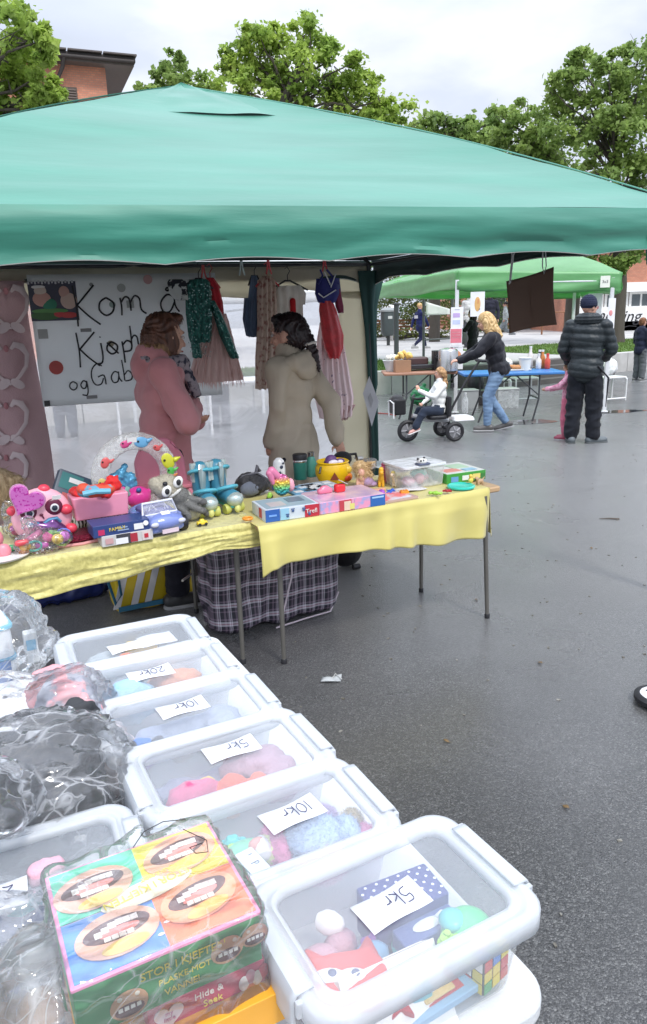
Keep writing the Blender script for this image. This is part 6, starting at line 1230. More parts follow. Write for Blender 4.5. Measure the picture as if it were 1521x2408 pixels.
# 7 pink toy bed with red cloth and a toy on top
t = toy('doll_bed', 'pink toy bed heaped with crumpled red cloth', 'toy', 250, 1225, z=TZ+.09, off=(.0, .08)); b = MB(); b.rbox((0, .05, .05), (.225, .13, .1), .01, top=1.06); b.build('bed', pink1, t); b = MB(); [b.ell((random.uniform(-.07, .07), random.uniform(.0, .1), .105), (.05, .035, .02), Matrix.Rotation(random.uniform(-.5, .5), 4, 'Y')) for _ in range(9)]; b.ell((.07, .05, .13), (.035, .03, .04)); b.fuse('blanket', F((.75, .03, .03), .6), t, .007, 1, folds(.008, (34, 34, 34)))
t = toy('zebra_cloth', 'black and white zebra-striped cloth under the pink bed', 'cloth', 255, 1245, off=(0, .04)); zb = bpy.data.materials.new('zebra'); zb.use_nodes = True; nt_ = zb.node_tree; wv = N(nt_, 'ShaderNodeTexWave'); wv.inputs['Scale'].default_value = 22; wv.inputs['Distortion'].default_value = 3; wv.inputs['Detail Scale'].default_value = 2; tco = N(nt_, 'ShaderNodeTexCoord'); nt_.links.new(tco.outputs['Object'], wv.inputs[0]); rr_ = N(nt_, 'ShaderNodeValToRGB'); rr_.color_ramp.elements[0].position = .48; rr_.color_ramp.elements[1].position = .54; rr_.color_ramp.elements[0].color = (.01, .01, .01, 1); rr_.color_ramp.elements[1].color = (.75, .74, .7, 1); nt_.links.new(wv.outputs[1], rr_.inputs[0]); nt_.links.new(rr_.outputs[0], nt_.nodes['Principled BSDF'].inputs[0])
b = MB(); b.rbox((0, .1, .045), (.25, .18, .08), .03, top=.92); b.fuse('cloth', zb, t, .008, 3, folds(.01, (18, 18, 18), 2))
t = toy('toy_table', 'small green toy table in front of the pink bed', 'toy', 245, 1222, z=TZ+.075, off=(0, .0)); MB().rbox((0, 0, .052), (.075, .04, .012), .006).build('tabletop', P((.12, .35, .06), .4), t)
for s in (-1, 1): MB().rbox((s*.03, 0, .024), (.012, .03, .048), .004).build('leg', P((.12, .35, .06), .4), t)
t = toy('plush_toy', 'red and blue spotted plush on top of the red cloth', 'soft toy', 232, 1180, z=TZ+.2, off=(0, .08)); rdb = mat('red_spots', (.6, .07, .03), .7, c2=(.12, .3, .42), ns=20, lo=.42, hi=.47); b = MB(); b.ell((0, 0, .03), (.07, .03, .028)); b.ell((.06, 0, .03), (.03, .02, .022)); b.ell((-.04, 0, .045), (.03, .03, .025)); b.fuse('body', rdb, t, .006, 2); MB().tube([(-.05, -.028, .03), (0, -.036, .036), (.06, -.03, .028)], .012).build('stripe', P((.15, .42, .55)), t)
# 8/9 flat game boxes in front
t = toy('board_game', 'blue flat game box with yellow lettering and a red badge', 'box', 288, 1256, z=TZ+.048, off=(.0, -.0)); f = boxpr(t, .235, .13, .05, (.03, .06, .2), [(-.36, .42, .11, .45, (.55, .03, .12)), (.3, .5, .17, .5, (.82, .82, .8)), (.0, .62, .2, .1, (.3, .4, .6)), (.02, .4, .2, .1, (.3, .4, .6))]); text('FAMILY', .021, P((.8, .6, .05)), f, Matrix.Translation((-.02, -.0062, .03)) @ Matrix.Rotation(PI/2, 4, 'X') @ Matrix.Rotation(.06, 4, 'Z'), 'yellow_lettering'); MB().lathe([(.011, 0), (.011, .002)], c=(.1, -.007, .036), M=Matrix.Rotation(PI/2, 4, 'X')).build('round_badge', pricem, f)
t = toy('memory_game', 'black and white flat game box with red squares under the blue one', 'box', 302, 1277, off=(.0, .0)); f = boxpr(t, .215, .12, .046, (.6, .58, .56), [(-.08, .5, .28, .95, (.05, .05, .06)), (.12, .5, .14, .8, (.4, .03, .05)), (.36, .5, .16, .8, (.7, .6, .58)), (-.12, .35, .24, .55, (.82, .82, .84)), (-.36, .5, .15, .5, (.6, .35, .35)), (.36, .5, .08, .4, (.5, .03, .05))])
# 10/11
t = toy('toy_teapot', 'round magenta toy pot beside the pink bed', 'toy', 338, 1203, off=(0, .08), z=TZ+.03); b = MB(); b.ell((0, 0, .055), (.062, .055, .055)); b.cap((.04, 0, .07), (.085, 0, .1), .014, .009); b.cap((-.045, 0, .09), (-.07, 0, .11), .012, .01); b.fuse('pot', mag, t, .006, 2); MB().ell((-.005, -.045, .1), (.013, .01, .012)).build('knob', P((.06, .12, .35), .2), t); MB().tube([(-.05, -.02, .08), (-.06, -.03, .1), (-.05, -.03, .12)], .012).build('trim', P((.3, .55, .5), .2), t)
t = toy('fish_toy', 'shiny blue and pink toy fish balloon inside the swimming ring', 'toy', 300, 1190, off=(0, .12), z=TZ+.06); b = MB(); b.ell((0, 0, .09), (.07, .025, .06)); b.cap((.0, 0, .12), (.03, 0, .17), .03, .015); b.ell((.055, 0, .08), (.03, .02, .06)); b.fuse('body', P((.1, .35, .55), .15, metal=.3), t, .006, 2, folds(.006, (40, 40, 40))); MB().ell((-.06, -.01, .08), (.035, .025, .05)).build('fin', P((.7, .2, .4), .25), t)
# 12 lavender car
t = toy('toy_car', 'lavender-blue toy convertible with white windscreen frame', 'toy car', 400, 1262, off=(0, .015), yaw=YA+R(8)); lv = P((.2, .26, .58), .25, coat=.6)
b = MB(); b.rbox((0, .14, .045), (.19, .28, .06), .045, 5, top=.93); b.ell((0, .03, .06), (.088, .05, .04)); b.ell((0, .24, .06), (.09, .05, .045)); b.rbox((0, .13, .07), (.185, .2, .035), .03); b.fuse('body', lv, t, .006, 4)
MB().rbox((0, .15, .092), (.13, .12, .03), .02).build('seat_well', P((.12, .12, .3), .5), t); b = MB(); b.tube([(-.08, .075, .085), (-.07, .1, .135), (.07, .1, .135), (.08, .075, .085), (-.08, .075, .085)], .006, 8); b.build('windscreen_frame', P((.7, .72, .78), .3), t); b = MB(); b.add([(-.078, .078, .087), (.078, .078, .087), (.068, .101, .132), (-.068, .101, .132)], [(0, 1, 2, 3)]); b.build('windscreen', film('screen_film', .15, .3), t)
for s in (-1, 1):
    for y in (.05, .235): MB().lathe([(.018, -.016), (.033, -.016), (.036, 0), (.033, .016), (.018, .016)], c=(s*.088, y, .034), M=Matrix.Rotation(PI/2, 4, 'Y'), n=20).build('wheel', blk, t)
    MB().ell((s*.062, -.008, .062), (.018, .01, .011)).build('headlight', P((.6, .62, .75), .15), t); MB().tube([(s*.02+.01, .09, .1), (s*.03, .1, .128), (s*.045, .09, .1)], .003).build('seat_trim', P((.5, .5, .6)), t)
MB().box((0, -.022, .03), (.075, .004, .018)).build('number_plate', P((.75, .6, .65)), t, smooth=False); price(t, 0, .02, .101, R(-65), .04)
# 13 inflatable ring
t = toy('swim_ring', 'see-through inflatable swimming ring printed with bright fish standing upright', 'swim ring', 352, 1225, off=(0, .2)); Rr = .165; rr2 = .043; cz_ = .185; b = MB(); rs = []
for k in range(49):
    a = 2*PI*k/48; cc = Vector((Rr*math.cos(a), .0, cz_+Rr*math.sin(a))); rd = Vector((math.cos(a), 0, math.sin(a))); w_ = rr2*(1+.03*math.sin(k*2.6)); rs.append([cc+rd*w_*math.cos(j*PI/8)+Vector((0, 1, 0))*w_*math.sin(j*PI/8) for j in range(16)])
b.rings(rs, cap=False); b.build('ring', film('vinyl', .16, .5, c=(.8, .82, .8), ws=22, wr=.4), t)
for a, c, s in ((150, (.7, .12, .12), 1), (105, (.65, .08, .25), .9), (78, (.15, .4, .65), 1.3), (50, (.65, .1, .1), .7), (20, (.65, .65, .05), 1.5), (2, (.1, .5, .1), .9), (-8, (.7, .2, .05), .8), (185, (.6, .5, .15), 1)):
    a = R(a); cc = Vector((Rr*math.cos(a), -.04, cz_+Rr*math.sin(a))); b = MB(); b.ell(cc, (.028*s, .006, .02*s), Matrix.Rotation(-a+1.5, 4, 'Y')); b.cap(cc+Vector((.025*s, 0, .004)), cc+Vector((.04*s, 0, .012)), .009*s, .004); b.build('fish_print', P(c, .3), t)
    MB().ell(cc+Vector((-.012*s, -.006, .006)), .003*s+.0015).build('print_eye', blk, t)
price(t, -.01, -.046, cz_+Rr+.012, .2, .045)
# 14 pink child's chair on the floor behind the table
t = thing('child_chair', 'small pink plastic doll chair whose rounded back rises behind the swimming ring', 'chair', gp(412, 1190, TZ)+U*.02+V*.27, YA); t.location.z = TZ+.006
pkc = P((.62, .2, .27), .35); b = MB(); b.grid(lambda u, v: ((-.135+.27*u)*(1-.5*max(0, v-.55)**2*4*abs(u-.5)*2), .03*math.sin(PI*u)+.04*v, .05+.245*v*(1-.16*(2*abs(u-.5))**3)), 16, 16); b.build('backrest', pkc, t, solid=.012); MB().rbox((0, -.05, .055), (.27, .16, .02), .04).build('seat', pkc, t)
for s in (-1, 1): MB().tube([(s*.1, -.1, .05), (s*.12, -.12, .0)], .016).build('leg', pkc, t); MB().tube([(s*.1, .0, .05), (s*.12, .02, .0)], .016).build('leg', pkc, t)
price(t, .03, .01, .24, .1)
# 15 plush
t = toy('plush_toy', 'grey and white sloth-like soft toy slumped beside the car', 'soft toy', 455, 1232, off=(-.02, .04)); gy = F((.2, .2, .19)); wh_ = F((.62, .6, .5))
b = MB(); b.ell((.03, .03, .055), (.062, .05, .055)); b.ell((0, .03, .1), (.05, .045, .05)); fuzz(b.fuse('belly', wh_, t, .006, 2), 1500, .008, .0008); b = MB(); b.ell((-.02, .03, .125), (.06, .05, .045), Matrix.Rotation(.5, 4, 'Y')); b.cap((.03, .0, .11), (.07, -.03, .1), .016, .014); b.cap((.0, -.01, .09), (.06, -.04, .06), .016, .016); b.cap((-.03, 0, .08), (.0, -.03, .04), .016, .016); fuzz(b.fuse('body', gy, t, .006, 2), 2200, .009, .0008)
b = MB(); b.ell((-.065, .03, .17), (.068, .055, .06), Matrix.Rotation(.4, 4, 'Y')); b.ell((-.12, .03, .19), (.03, .03, .035)); fuzz(b.fuse('head', F((.5, .46, .36)), t, .006, 2), 2500, .009, .0008)
for x, z in ((-.085, .165), (-.03, .2)):
    f = MB().ell((x, -.02, z), (.022, .01, .028), Matrix.Rotation(.5, 4, 'Y')).build('eye_patch', P((.75, .75, .72)), t); MB().ell((x, -.029, z), (.011, .006, .014)).build('pupil', blk, f)
MB().ell((-.09, -.022, .2), (.012, .01, .01)).build('nose', blk, t); b = MB(); b.ell((-.045, -.012, .15), (.035, .01, .01), Matrix.Rotation(-.5, 4, 'Y')); b.build('mouth', P((.75, .75, .72)), t)
for p in ((.075, -.035, .095), (.07, -.035, .055), (-.005, -.04, .035), (.1, .0, .03)): MB().ell(p, (.018, .02, .016)).build('paw', F((.12, .12, .12)), t)
# 16 roller skates
tl1 = P((.05, .22, .32), .35); tl2 = P((.1, .42, .52), .35); cle = P((.5, .58, .55), .2, metal=.4)
def skate(label, px, py, rz, off):
    t = toy('roller_skate', label, 'roller skate', px, py, off=off, yaw=YA+rz, g='pair of turquoise roller skates')
    b = MB(); b.cap((0, .0, .075), (0, .13, .08), .042, .038); b.ell((0, -.01, .075), (.045, .05, .038)); b.cap((0, .12, .08), (0, .135, .2), .042, .046); b.fuse('boot', tl1, t, .006, 3)
    MB().ell((0, -.025, .072), (.043, .045, .036)).build('toe_cap', cle, t); MB().tube([(0, .085, .12), (0, .08, .22), (0, .085, .235)], [.02, .03, .022], flat=.5).build('tongue', P((.4, .5, .5), .2, metal=.4), t)
    for s in (-1, 1): MB().tube([(s*.03, .12, .15), (s*.035, .125, .24)], [.02, .016]).build('cuff', cle, t)
    for z, y, r_ in ((.195, .125, .055), (.11, .05, .052)):
        b = MB(); rs = [Vector((r_*math.cos(a), y+r_*1.0*math.sin(a), z+.02*math.sin(a)*-1)) for a in [2*PI*k/20 for k in range(21)]]; b.tube(rs, .009, 8, cap=False); b.build('strap', tl2, t)
    MB().rbox((0, .06, .04), (.05, .2, .016), .01).build('plate', P((.1, .5, .5)), t)
    for y in (-.01, .13):
        MB().cyl((-.045, y, .026), (.045, y, .026), .006).build('axle', P((.5, .5, .2)), t)
        for s in (-1, 1): MB().lathe([(.01, -.014), (.022, -.014), (.026, 0), (.022, .014), (.01, .014)], c=(s*.036, y, .027), M=Matrix.Rotation(PI/2, 4, 'Y'), n=18).build('wheel', P((.5, .52, .12), .4), t)
    MB().ell((0, -.05, .03), (.016, .014, .02)).build('stopper', P((.6, .6, .2)), t)
skate('left one of the turquoise roller skates', 502, 1222, R(-6), (0, .06)); skate('right one of the turquoise roller skates, toe to the camera', 556, 1210, R(10), (.0, .05))
# 17 dark bag
t = toy('handbag', 'black and grey mesh bag lying behind the puzzle boxes', 'bag', 612, 1172, off=(.0, .1)); b = MB(); b.ell((0, 0, .05), (.1, .07, .05)); b.ell((-.02, 0, .07), (.07, .06, .05)); b.fuse('bag', F((.03, .03, .035), .5), t, .007, 2, folds(.008, (26, 26, 26))); b = MB(); b.ell((-.03, -.045, .045), (.06, .03, .04)); b.fuse('mesh_panel', F((.17, .19, .24)), t, .007, 2); b = MB(); b.tube([(-.09, 0, .06), (-.06, -.02, .11), (.02, -.02, .12), (.09, 0, .07)], .007); b.tube([(.02, 0, .1), (.035, 0, .15), (.05, .01, .12)], .01); b.build('strap', P((.1, .1, .12)), t)
# 18 sequin fish + bottle
t = toy('sequin_fish', 'rainbow sequined fish plush with pink fins on the puzzle box', 'soft toy', 678, 1172, z=TZ+.06, off=(0, .07)); m_ = bpy.data.materials.new('rainbow_scales'); m_.use_nodes = True; nt_ = m_.node_tree; bb_ = nt_.nodes['Principled BSDF']; bb_.inputs['Roughness'].default_value = .25; bb_.inputs['Metallic'].default_value = .4; tco = N(nt_, 'ShaderNodeTexCoord'); sx_ = N(nt_, 'ShaderNodeSeparateXYZ'); nt_.links.new(tco.outputs['Object'], sx_.inputs[0]); mr_ = N(nt_, 'ShaderNodeMapRange'); mr_.inputs[1].default_value = .0; mr_.inputs[2].default_value = .1; nt_.links.new(sx_.outputs[2], mr_.inputs[0]); cr_ = N(nt_, 'ShaderNodeValToRGB'); e = cr_.color_ramp.elements; e[0].color = (.1, .25, .6, 1); e[1].color = (.7, .15, .4, 1)
for p_, c_2 in ((.25, (.05, .5, .55, 1)), (.5, (.2, .55, .15, 1)), (.75, (.8, .5, .05, 1))): x_ = e.new(p_); x_.color = c_2
vo_ = N(nt_, 'ShaderNodeTexVoronoi'); vo_.inputs['Scale'].default_value = 75; bu_ = N(nt_, 'ShaderNodeBump'); bu_.inputs['Distance'].default_value = .01; nt_.links.new(tco.outputs['Object'], vo_.inputs[0]); nt_.links.new(vo_.outputs[0], bu_.inputs['Height']); nt_.links.new(bu_.outputs[0], bb_.inputs['Normal']); nt_.links.new(mr_.outputs[0], cr_.inputs[0]); nt_.links.new(cr_.outputs[0], bb_.inputs['Base Color'])
MB().ell((0, 0, .055), (.045, .035, .055), n=20, m=14).build('body', m_, t); b = MB(); b.ell((.045, -.005, .05), (.02, .025, .035)); b.fuse('face', P((.75, .35, .42), .5), t, .006, 2); b = MB(); b.cap((-.02, 0, .1), (-.05, 0, .13), .018, .022); b.cap((-.045, 0, .07), (-.06, 0, .12), .01, .02); b.build('tail', P((.7, .2, .35), .3), t); MB().ell((.06, -.02, .06), .005).build('eye', blk, t)
t = toy('water_bottle', 'slim clear bottle with dark paw prints standing behind the rainbow fish', 'bottle', 680, 1148, off=(.0, .12), z=TZ+.03); MB().lathe([(.03, 0), (.034, .02), (.034, .1), (.03, .12), (.028, .13), (.012, .145)], n=20).build('bottle', film('bottle_white', .5, .4), t); blobs(t, 'paw_print', [((0, -.034, .1), (.01, .003, .01)), ((.01, -.034, .12), (.006, .003, .006)), ((-.01, -.034, .07), (.008, .003, .008)), ((.008, -.034, .04), (.008, .003, .008))], P((.03, .04, .08)))
# 19 puzzle boxes
a_ = gp(625, 1229, TZ+.006); c_ = gp(751, 1211, TZ+.006); w1_ = (c_-a_).length
t = thing('puzzle_box', 'long flat jigsaw box with a blue end, paw prints and a red end', 'box', (a_+c_)/2, math.atan2((c_-a_).y, (c_-a_).x), 'flat jigsaw boxes on the satin cloth')
f = boxpr(t, w1_, .2, .058, (.6, .66, .72), [(-.37, .5, .26, .98, (.03, .12, .42)), (.36, .5, .27, .98, (.5, .03, .05)), (-.15, .5, .16, .9, (.3, .55, .7)), (-.37, .5, .14, .14, (.2, .4, .8))], top=[(0, .5, .9, .85, (.3, .4, .45)), (-.2, .4, .3, .4, (.5, .45, .45)), (.2, .6, .3, .4, (.15, .2, .25))])
text('Trefl', .03, P((.8, .75, .7)), f, Matrix.Translation((.345*w1_, -.006, .028)) @ Matrix.Rotation(PI/2, 4, 'X'), 'print_lettering', .0004)
for x, z in ((-.03, .018), (.06, .038), (.09, .014), (.0, .04)):
    b = MB(); b.ell((x*.9, -.005, z), (.007, .0015, .006)); [b.ell((x*.9+k*.006, -.005, z+.009), (.003, .0015, .003)) for k in (-1, 0, 1)]; b.build('paw_print', P((.05, .1, .25)), f)
for k in range(2): MB().box((-w1_/2-.0012, .07+k*.05, .03), (.002, .035, .045)).build('end_patch', P(((.5, .03, .05), (.65, .65, .68))[k]), f, smooth=False)
a_ = gp(752, 1210, TZ+.006); c_ = gp(906, 1186, TZ+.006); w2_ = (c_-a_).length
t = thing('puzzle_box', 'long flat pink jigsaw box with a blue end, right of the paw-print box', 'box', (a_+c_)/2, math.atan2((c_-a_).y, (c_-a_).x), 'flat jigsaw boxes on the satin cloth')
pkb = mat('pink_print', (.75, .3, .45), .35, c2=(.35, .35, .6), ns=26, lo=.42, hi=.56)
f = boxpr(t, w2_, .24, .055, (.72, .35, .48), [(.38, .5, .23, .98, (.03, .13, .4)), (.38, .8, .18, .14, (.4, .6, .8)), (-.12, .5, .18, .95, (.55, .06, .08)), (-.09, .45, .1, .8, (.78, .6, .45)), (-.02, .35, .07, .5, (.75, .68, .2))])
for x0_, ww in ((-.36, .26), (.14, .24)): MB().box((x0_*w2_, -.0011, .0275), (ww*w2_, .002, .053)).build('printed_patch', pkb, f, smooth=False)
MB().box((0, .12, .0558), (w2_*.96, .23, .0016)).build('top_print', mat('top_print', (.72, .5, .55), .3, c2=(.5, .35, .55), ns=14, coat=.6), f, smooth=False)
for lab, px, py, w_, d_, cc, o_ in (('thin blue and white board lying behind the pink jigsaw box', 745, 1165, .2, .18, (.12, .3, .45), (0, .03)), ('thin pale board with dark tiles lying in front of the green cups', 800, 1158, .18, .16, (.35, .42, .5), (-.03, .08))):
    t = toy('play_board', lab, 'board', px, py, z=TZ+.05, off=o_); f = MB().rbox((0, d_/2, .006), (w_, d_, .012), .004).build('board', P(cc, .4), t)
    for i in range(3):
        for j in range(2): MB().box((-w_*.3+i*w_*.3, d_*(.3+.4*j), .0128), (w_*.22, d_*.2, .0016)).build('tile', P(((.7, .7, .7), (.05, .06, .08), (.6, .65, .7))[(i+j) % 3]), f, smooth=False)
t = toy('toy_car', 'small pink toy on the pink jigsaw box', 'toy', 775, 1165, z=TZ+.06, off=(0, .05)); b = MB(); b.rbox((0, 0, .015), (.08, .035, .025), .012); b.ell((0, 0, .03), (.025, .015, .012)); b.fuse('body', P((.78, .2, .3), .3), t, .005, 2)
t = toy('toy_phone', 'small red toy with a white card beside the yellow bucket', 'toy', 812, 1160, z=TZ+.06, off=(-.01, .04)); b = MB(); b.rbox((0, 0, .022), (.055, .04, .04), .012); b.fuse('body', P((.75, .03, .04), .3), t, .005, 2); b = MB(); b.M = Matrix.Translation((.015, -.01, .052)) @ Matrix.Rotation(.5, 4, 'Y'); b.box((0, 0, 0), (.045, .025, .002)); b.build('card', pricem, t, smooth=False)
# 20 tumblers
t = toy('travel_cup', 'wide dark green travel cup with black lid', 'cup', 729, 1135, off=(0, .12)); MB().lathe([(.034, 0), (.037, .004), (.04, .1)], n=26).build('cup', P((.03, .2, .16), .4), t); MB().lathe([(.0395, .1), (.041, .104), (.041, .112), (.0395, .114)], n=26).build('ring', P((.6, .6, .6), .2, metal=.9), t); MB().lathe([(.041, .114), (.042, .14), (.038, .146), (.02, .148)], n=26).build('lid', P((.015, .015, .02), .5), t)
t = toy('drink_bottle', 'narrow mint green bottle with steel neck beside the wide cup', 'bottle', 757, 1128, off=(-.005, .12)); MB().lathe([(.03, 0), (.033, .006), (.033, .075), (.022, .11), (.017, .118)], n=26).build('bottle', P((.1, .38, .3), .4), t); MB().lathe([(.018, .118), (.02, .12), (.02, .142), (.016, .145)], n=20).build('cap', P((.5, .5, .5), .2, metal=.8), t)
# 21 bucket
t = toy('toy_bucket', 'yellow toy bucket with a dark triangle and orange patches, full of toys', 'bucket', 808, 1142, off=(0, .12)); yb = P((.8, .5, .01), .3); b = MB(); b.lathe([(.06, 0), (.078, .008), (.098, .05), (.098, .085), (.086, .11), (.092, .118), (.088, .122), (.07, .11), (.0, .1)], n=36); b.build('bucket', yb, t)
b = MB(); b.M = Matrix.Translation((-.04, -.094, .045)) @ Matrix.Rotation(PI/2, 4, 'X') @ Matrix.Rotation(-.4, 4, 'Y'); b.prism([(-.025, -.012), (.025, -.012), (0, .03)], -.006, .006); b.build('triangle_print', P((.2, .04, .02)), t, smooth=False)
b = MB(); b.ell((.055, -.07, .035), (.03, .02, .028)); b.fuse('orange_patch', P((.75, .22, .01), .35), t, .006, 2); b = MB(); b.ell((.055, -.075, .075), (.026, .016, .022)); b.build('yellow_patch', P((.82, .55, .05), .35), t)
blobs(t, 'red_patch', [((.045, -.09, .03), (.02, .008, .016))], P((.5, .05, .01))); MB().tube([(-.09, -.03, .1), (-.11, -.05, .07)], .006).build('handle', P((.03, .03, .03)), t)
blobs(t, 'contents', [((-.01, 0, .125), (.035, .03, .03)), ((-.04, -.02, .12), (.02, .03, .015)), ((.03, -.03, .12), (.03, .02, .015))], P((.12, .05, .18), .6)); blobs(t, 'white_contents', [((-.02, -.045, .12), (.03, .015, .015)), ((.02, -.05, .12), (.02, .012, .012))], P((.75, .7, .78)))
t = toy('black_pouch', 'soft black cap-like pouch behind the doll', 'bag', 838, 1110, off=(0, .16), z=TZ+.06); b = MB(); b.ell((0, 0, .05), (.06, .05, .045)); b.fuse('pouch', F((.012, .012, .015)), t, .007, 2); MB().tube([(.04, 0, .07), (.09, 0, .07), (.1, 0, .03)], .008).build('strap', blk, t)
t = thing('speaker_box', 'tall black box standing behind the yellow bucket', 'box', gp(780, 1120, TZ)+V*.35, YA); MB().rbox((0, 0, .08), (.085, .07, .17), .012).build('housing', P((.015, .015, .018), .4), t); MB().rbox((0, -.036, .09), (.06, .004, .12), .01).build('grille', P((.03, .03, .035), .7), t)
# 22 doll
t = toy('doll', 'fashion doll with big tousled blonde hair and lilac skirt leaning on the bucket', 'doll', 868, 1152, off=(0, .07)); b = MB(); b.ell((-.012, -.01, .085), (.02, .018, .024)); b.cap((-.01, 0, .07), (-.01, 0, .03), .01, .022); b.cap((-.03, 0, .055), (-.04, -.01, .01), .007, .006); b.fuse('body', P((.72, .4, .3), .4), t, .004, 2)
b = MB(); b.ell((.0, .02, .11), (.04, .03, .035)); [b.cap((random.uniform(-.03, .03), random.uniform(0, .03), .12), (random.uniform(-.045, .075), random.uniform(-.025, .03), random.uniform(.03, .14)), .011, .004, 6) for _ in range(36)]; b.fuse('hair', mat('hair_doll', (.75, .55, .3), .5, c2=(.5, .33, .15), ns=60, stretch=(1, 1, .2), bump=.5, bs=80), t, .0045, 1); fuzz(t.children[-1], 2200, .03, .0007, down=.8, out=.5, jit=.6); blobs(t, 'skirt', [((.03, 0, .03), (.04, .03, .03)), ((.06, -.01, .015), (.03, .02, .015))], F((.45, .3, .5), .4)); blobs(t, 'top', [((-.01, -.008, .05), (.02, .018, .015))], P((.7, .3, .35)))
# 24 ponies
def pony(label, px, py, c, mane, rz, off, s=1):
    t = toy('toy_pony', label, 'toy', px, py, off=off, yaw=YA+rz, g='small long-maned toy ponies'); b = MB(); b.ell((0, 0, .035*s), (.026*s, .016*s, .018*s)); b.cap((-.02*s, 0, .04*s), (-.03*s, 0, .065*s), .011*s, .01*s); b.ell((-.036*s, 0, .075*s), (.018*s, .014*s, .014*s)); [b.cap((x*s, y*s, .03*s), (x*s*1.1, y*s, .005), .007*s, .008*s, 8) for x in (-.016, .018) for y in (-.009, .009)]; b.fuse('body', P(c, .35), t, .0035, 2)
    b = MB(); b.cap((-.022*s, 0, .088*s), (-.01*s, -.006*s, .04*s), .012*s, .008*s); b.cap((.026*s, 0, .05*s), (.045*s, 0, .01*s), .012*s, .008*s); b.cap((-.03*s, 0, .09*s), (-.012*s, 0, .07*s), .012*s); b.fuse('mane', P(mane, .4), t, .004, 1); MB().ell((-.045*s, -.012*s, .078*s), .003*s).build('eye', blk, t)
pony('yellow-orange toy pony beside the doll', 910, 1147, (.8, .42, .03), (.8, .5, .05), R(60), (0, .06), 1.1); pony('hot pink toy pony behind the yellow one', 930, 1140, (.8, .2, .3), (.75, .1, .25), R(40), (0, .1), 1.15); pony('cream toy pony with yellow tail beside the plastic box', 946, 1148, (.78, .62, .45), (.75, .6, .2), R(20), (0, .06), .9)
t = toy('toy_comb', 'small orange striped toy comb in front of the ponies', 'toy', 893, 1158, off=(0, .02)); MB().rbox((0, .0, .01), (.09, .03, .016), .01).build('comb', P((.75, .4, .25), .4), t)
for i in range(6): MB().rbox((-.035+i*.014, -.016, .008), (.004, .012, .008), .001).build('tooth', P((.75, .5, .35)), t)
# 25 clear box with lid and a panda figure
t = toy('storage_box', 'small clear box with a white lid and paper sheets inside on the satin cloth', 'box', 1012, 1150, off=(0, .04)); MB().rbox((0, .11, .055), (.25, .2, .11), .02, top=1.05).build('tub', film('clear_tub', .22, .4, c=(.85, .87, .9)), t); MB().rbox((0, .11, .118), (.28, .23, .014), .025).build('lid', film('white_lid', .75, .2, c=(.82, .84, .88), wr=.1), t)
blobs(t, 'contents', [((-.06, .08, .03), (.04, .04, .025)), ((.05, .12, .03), (.05, .04, .025)), ((0, .06, .04), (.03, .03, .03))], P((.6, .3, .35))); blobs(t, 'green_contents', [((.02, .1, .06), (.05, .04, .02))], P((.2, .6, .5)))
t = toy('paper_sheets', 'white paper sheets leaning against the clear box', 'paper', 985, 1158, off=(0, .02)); b = MB(); b.M = Matrix.Rotation(R(-20), 4, 'X'); b.grid(lambda u, v: (-.09+.16*u, .0+.1*v, .01+.03*v+.004*math.sin(u*6)), 6, 4); b.build('sheet', P((.7, .68, .68), .6), t, solid=.002)
t = toy('panda_figure', 'small black and white panda figure on the lid of the clear box', 'toy', 992, 1092, z=TZ+.132, off=(0, .0)); b = MB(); b.ell((0, 0, .018), (.032, .022, .018)); b.ell((-.012, -.008, .022), (.018, .014, .015)); b.fuse('body', P((.78, .78, .76)), t, .004, 2)
for x, z in ((-.03, .034), (.01, .036), (-.018, .024), (-.004, .024)): MB().ell((x, -.016 if z < .03 else -.004, z), (.007, .006, .006)).build('black_patch', blk, t)
MB().rbox((.004, 0, .004), (.075, .05, .008), .01).build('base', P((.1, .12, .2)), t)
# 26 green game box
a_ = gp(1058, 1141, TZ+.006); c_ = gp(1150, 1128, TZ+.006); w3_ = (c_-a_).length; t = thing('board_game', 'green-sided game box with a pale top right of the clear box', 'box', (a_+c_)/2+V*.03, math.atan2((c_-a_).y, (c_-a_).x))
f = boxpr(t, w3_, .26, .052, (.06, .32, .05), [(-.3, .4, .18, .55, (.15, .35, .65)), (.0, .45, .22, .5, (.75, .78, .75)), (.25, .5, .2, .5, (.78, .65, .2)), (.42, .4, .12, .6, (.05, .2, .05))], top=[(0, .5, .96, .96, (.72, .75, .72)), (-.2, .3, .4, .3, (.75, .25, .2)), (.15, .6, .4, .4, (.45, .65, .45)), (.2, .2, .3, .2, (.3, .55, .7))])
t = toy('frisbee', 'flat turquoise disc at the right front corner of the satin cloth', 'disc', 1092, 1150, off=(0, .03)); MB().lathe([(.0, .006), (.055, .006), (.064, .002), (.072, .006), (.073, .014), (.066, .018), (.058, .013), (.0, .012)], n=40).build('disc', P((.05, .6, .48), .3), t)
t = toy('dog_figure', 'small brown and white dog figure at the right table edge', 'toy', 1136, 1142, off=(0, .03)); b = MB(); b.ell((0, 0, .022), (.022, .013, .013)); b.ell((-.02, 0, .036), (.012, .011, .011)); [b.cap((x, y, .02), (x, y, .004), .005, .005, 8) for x in (-.014, .015) for y in (-.007, .007)]; b.cap((.02, 0, .028), (.032, 0, .04), .004, .003); b.fuse('body', P((.5, .33, .2)), t, .003, 2); MB().ell((-.03, -.003, .033), .004).build('nose', blk, t)
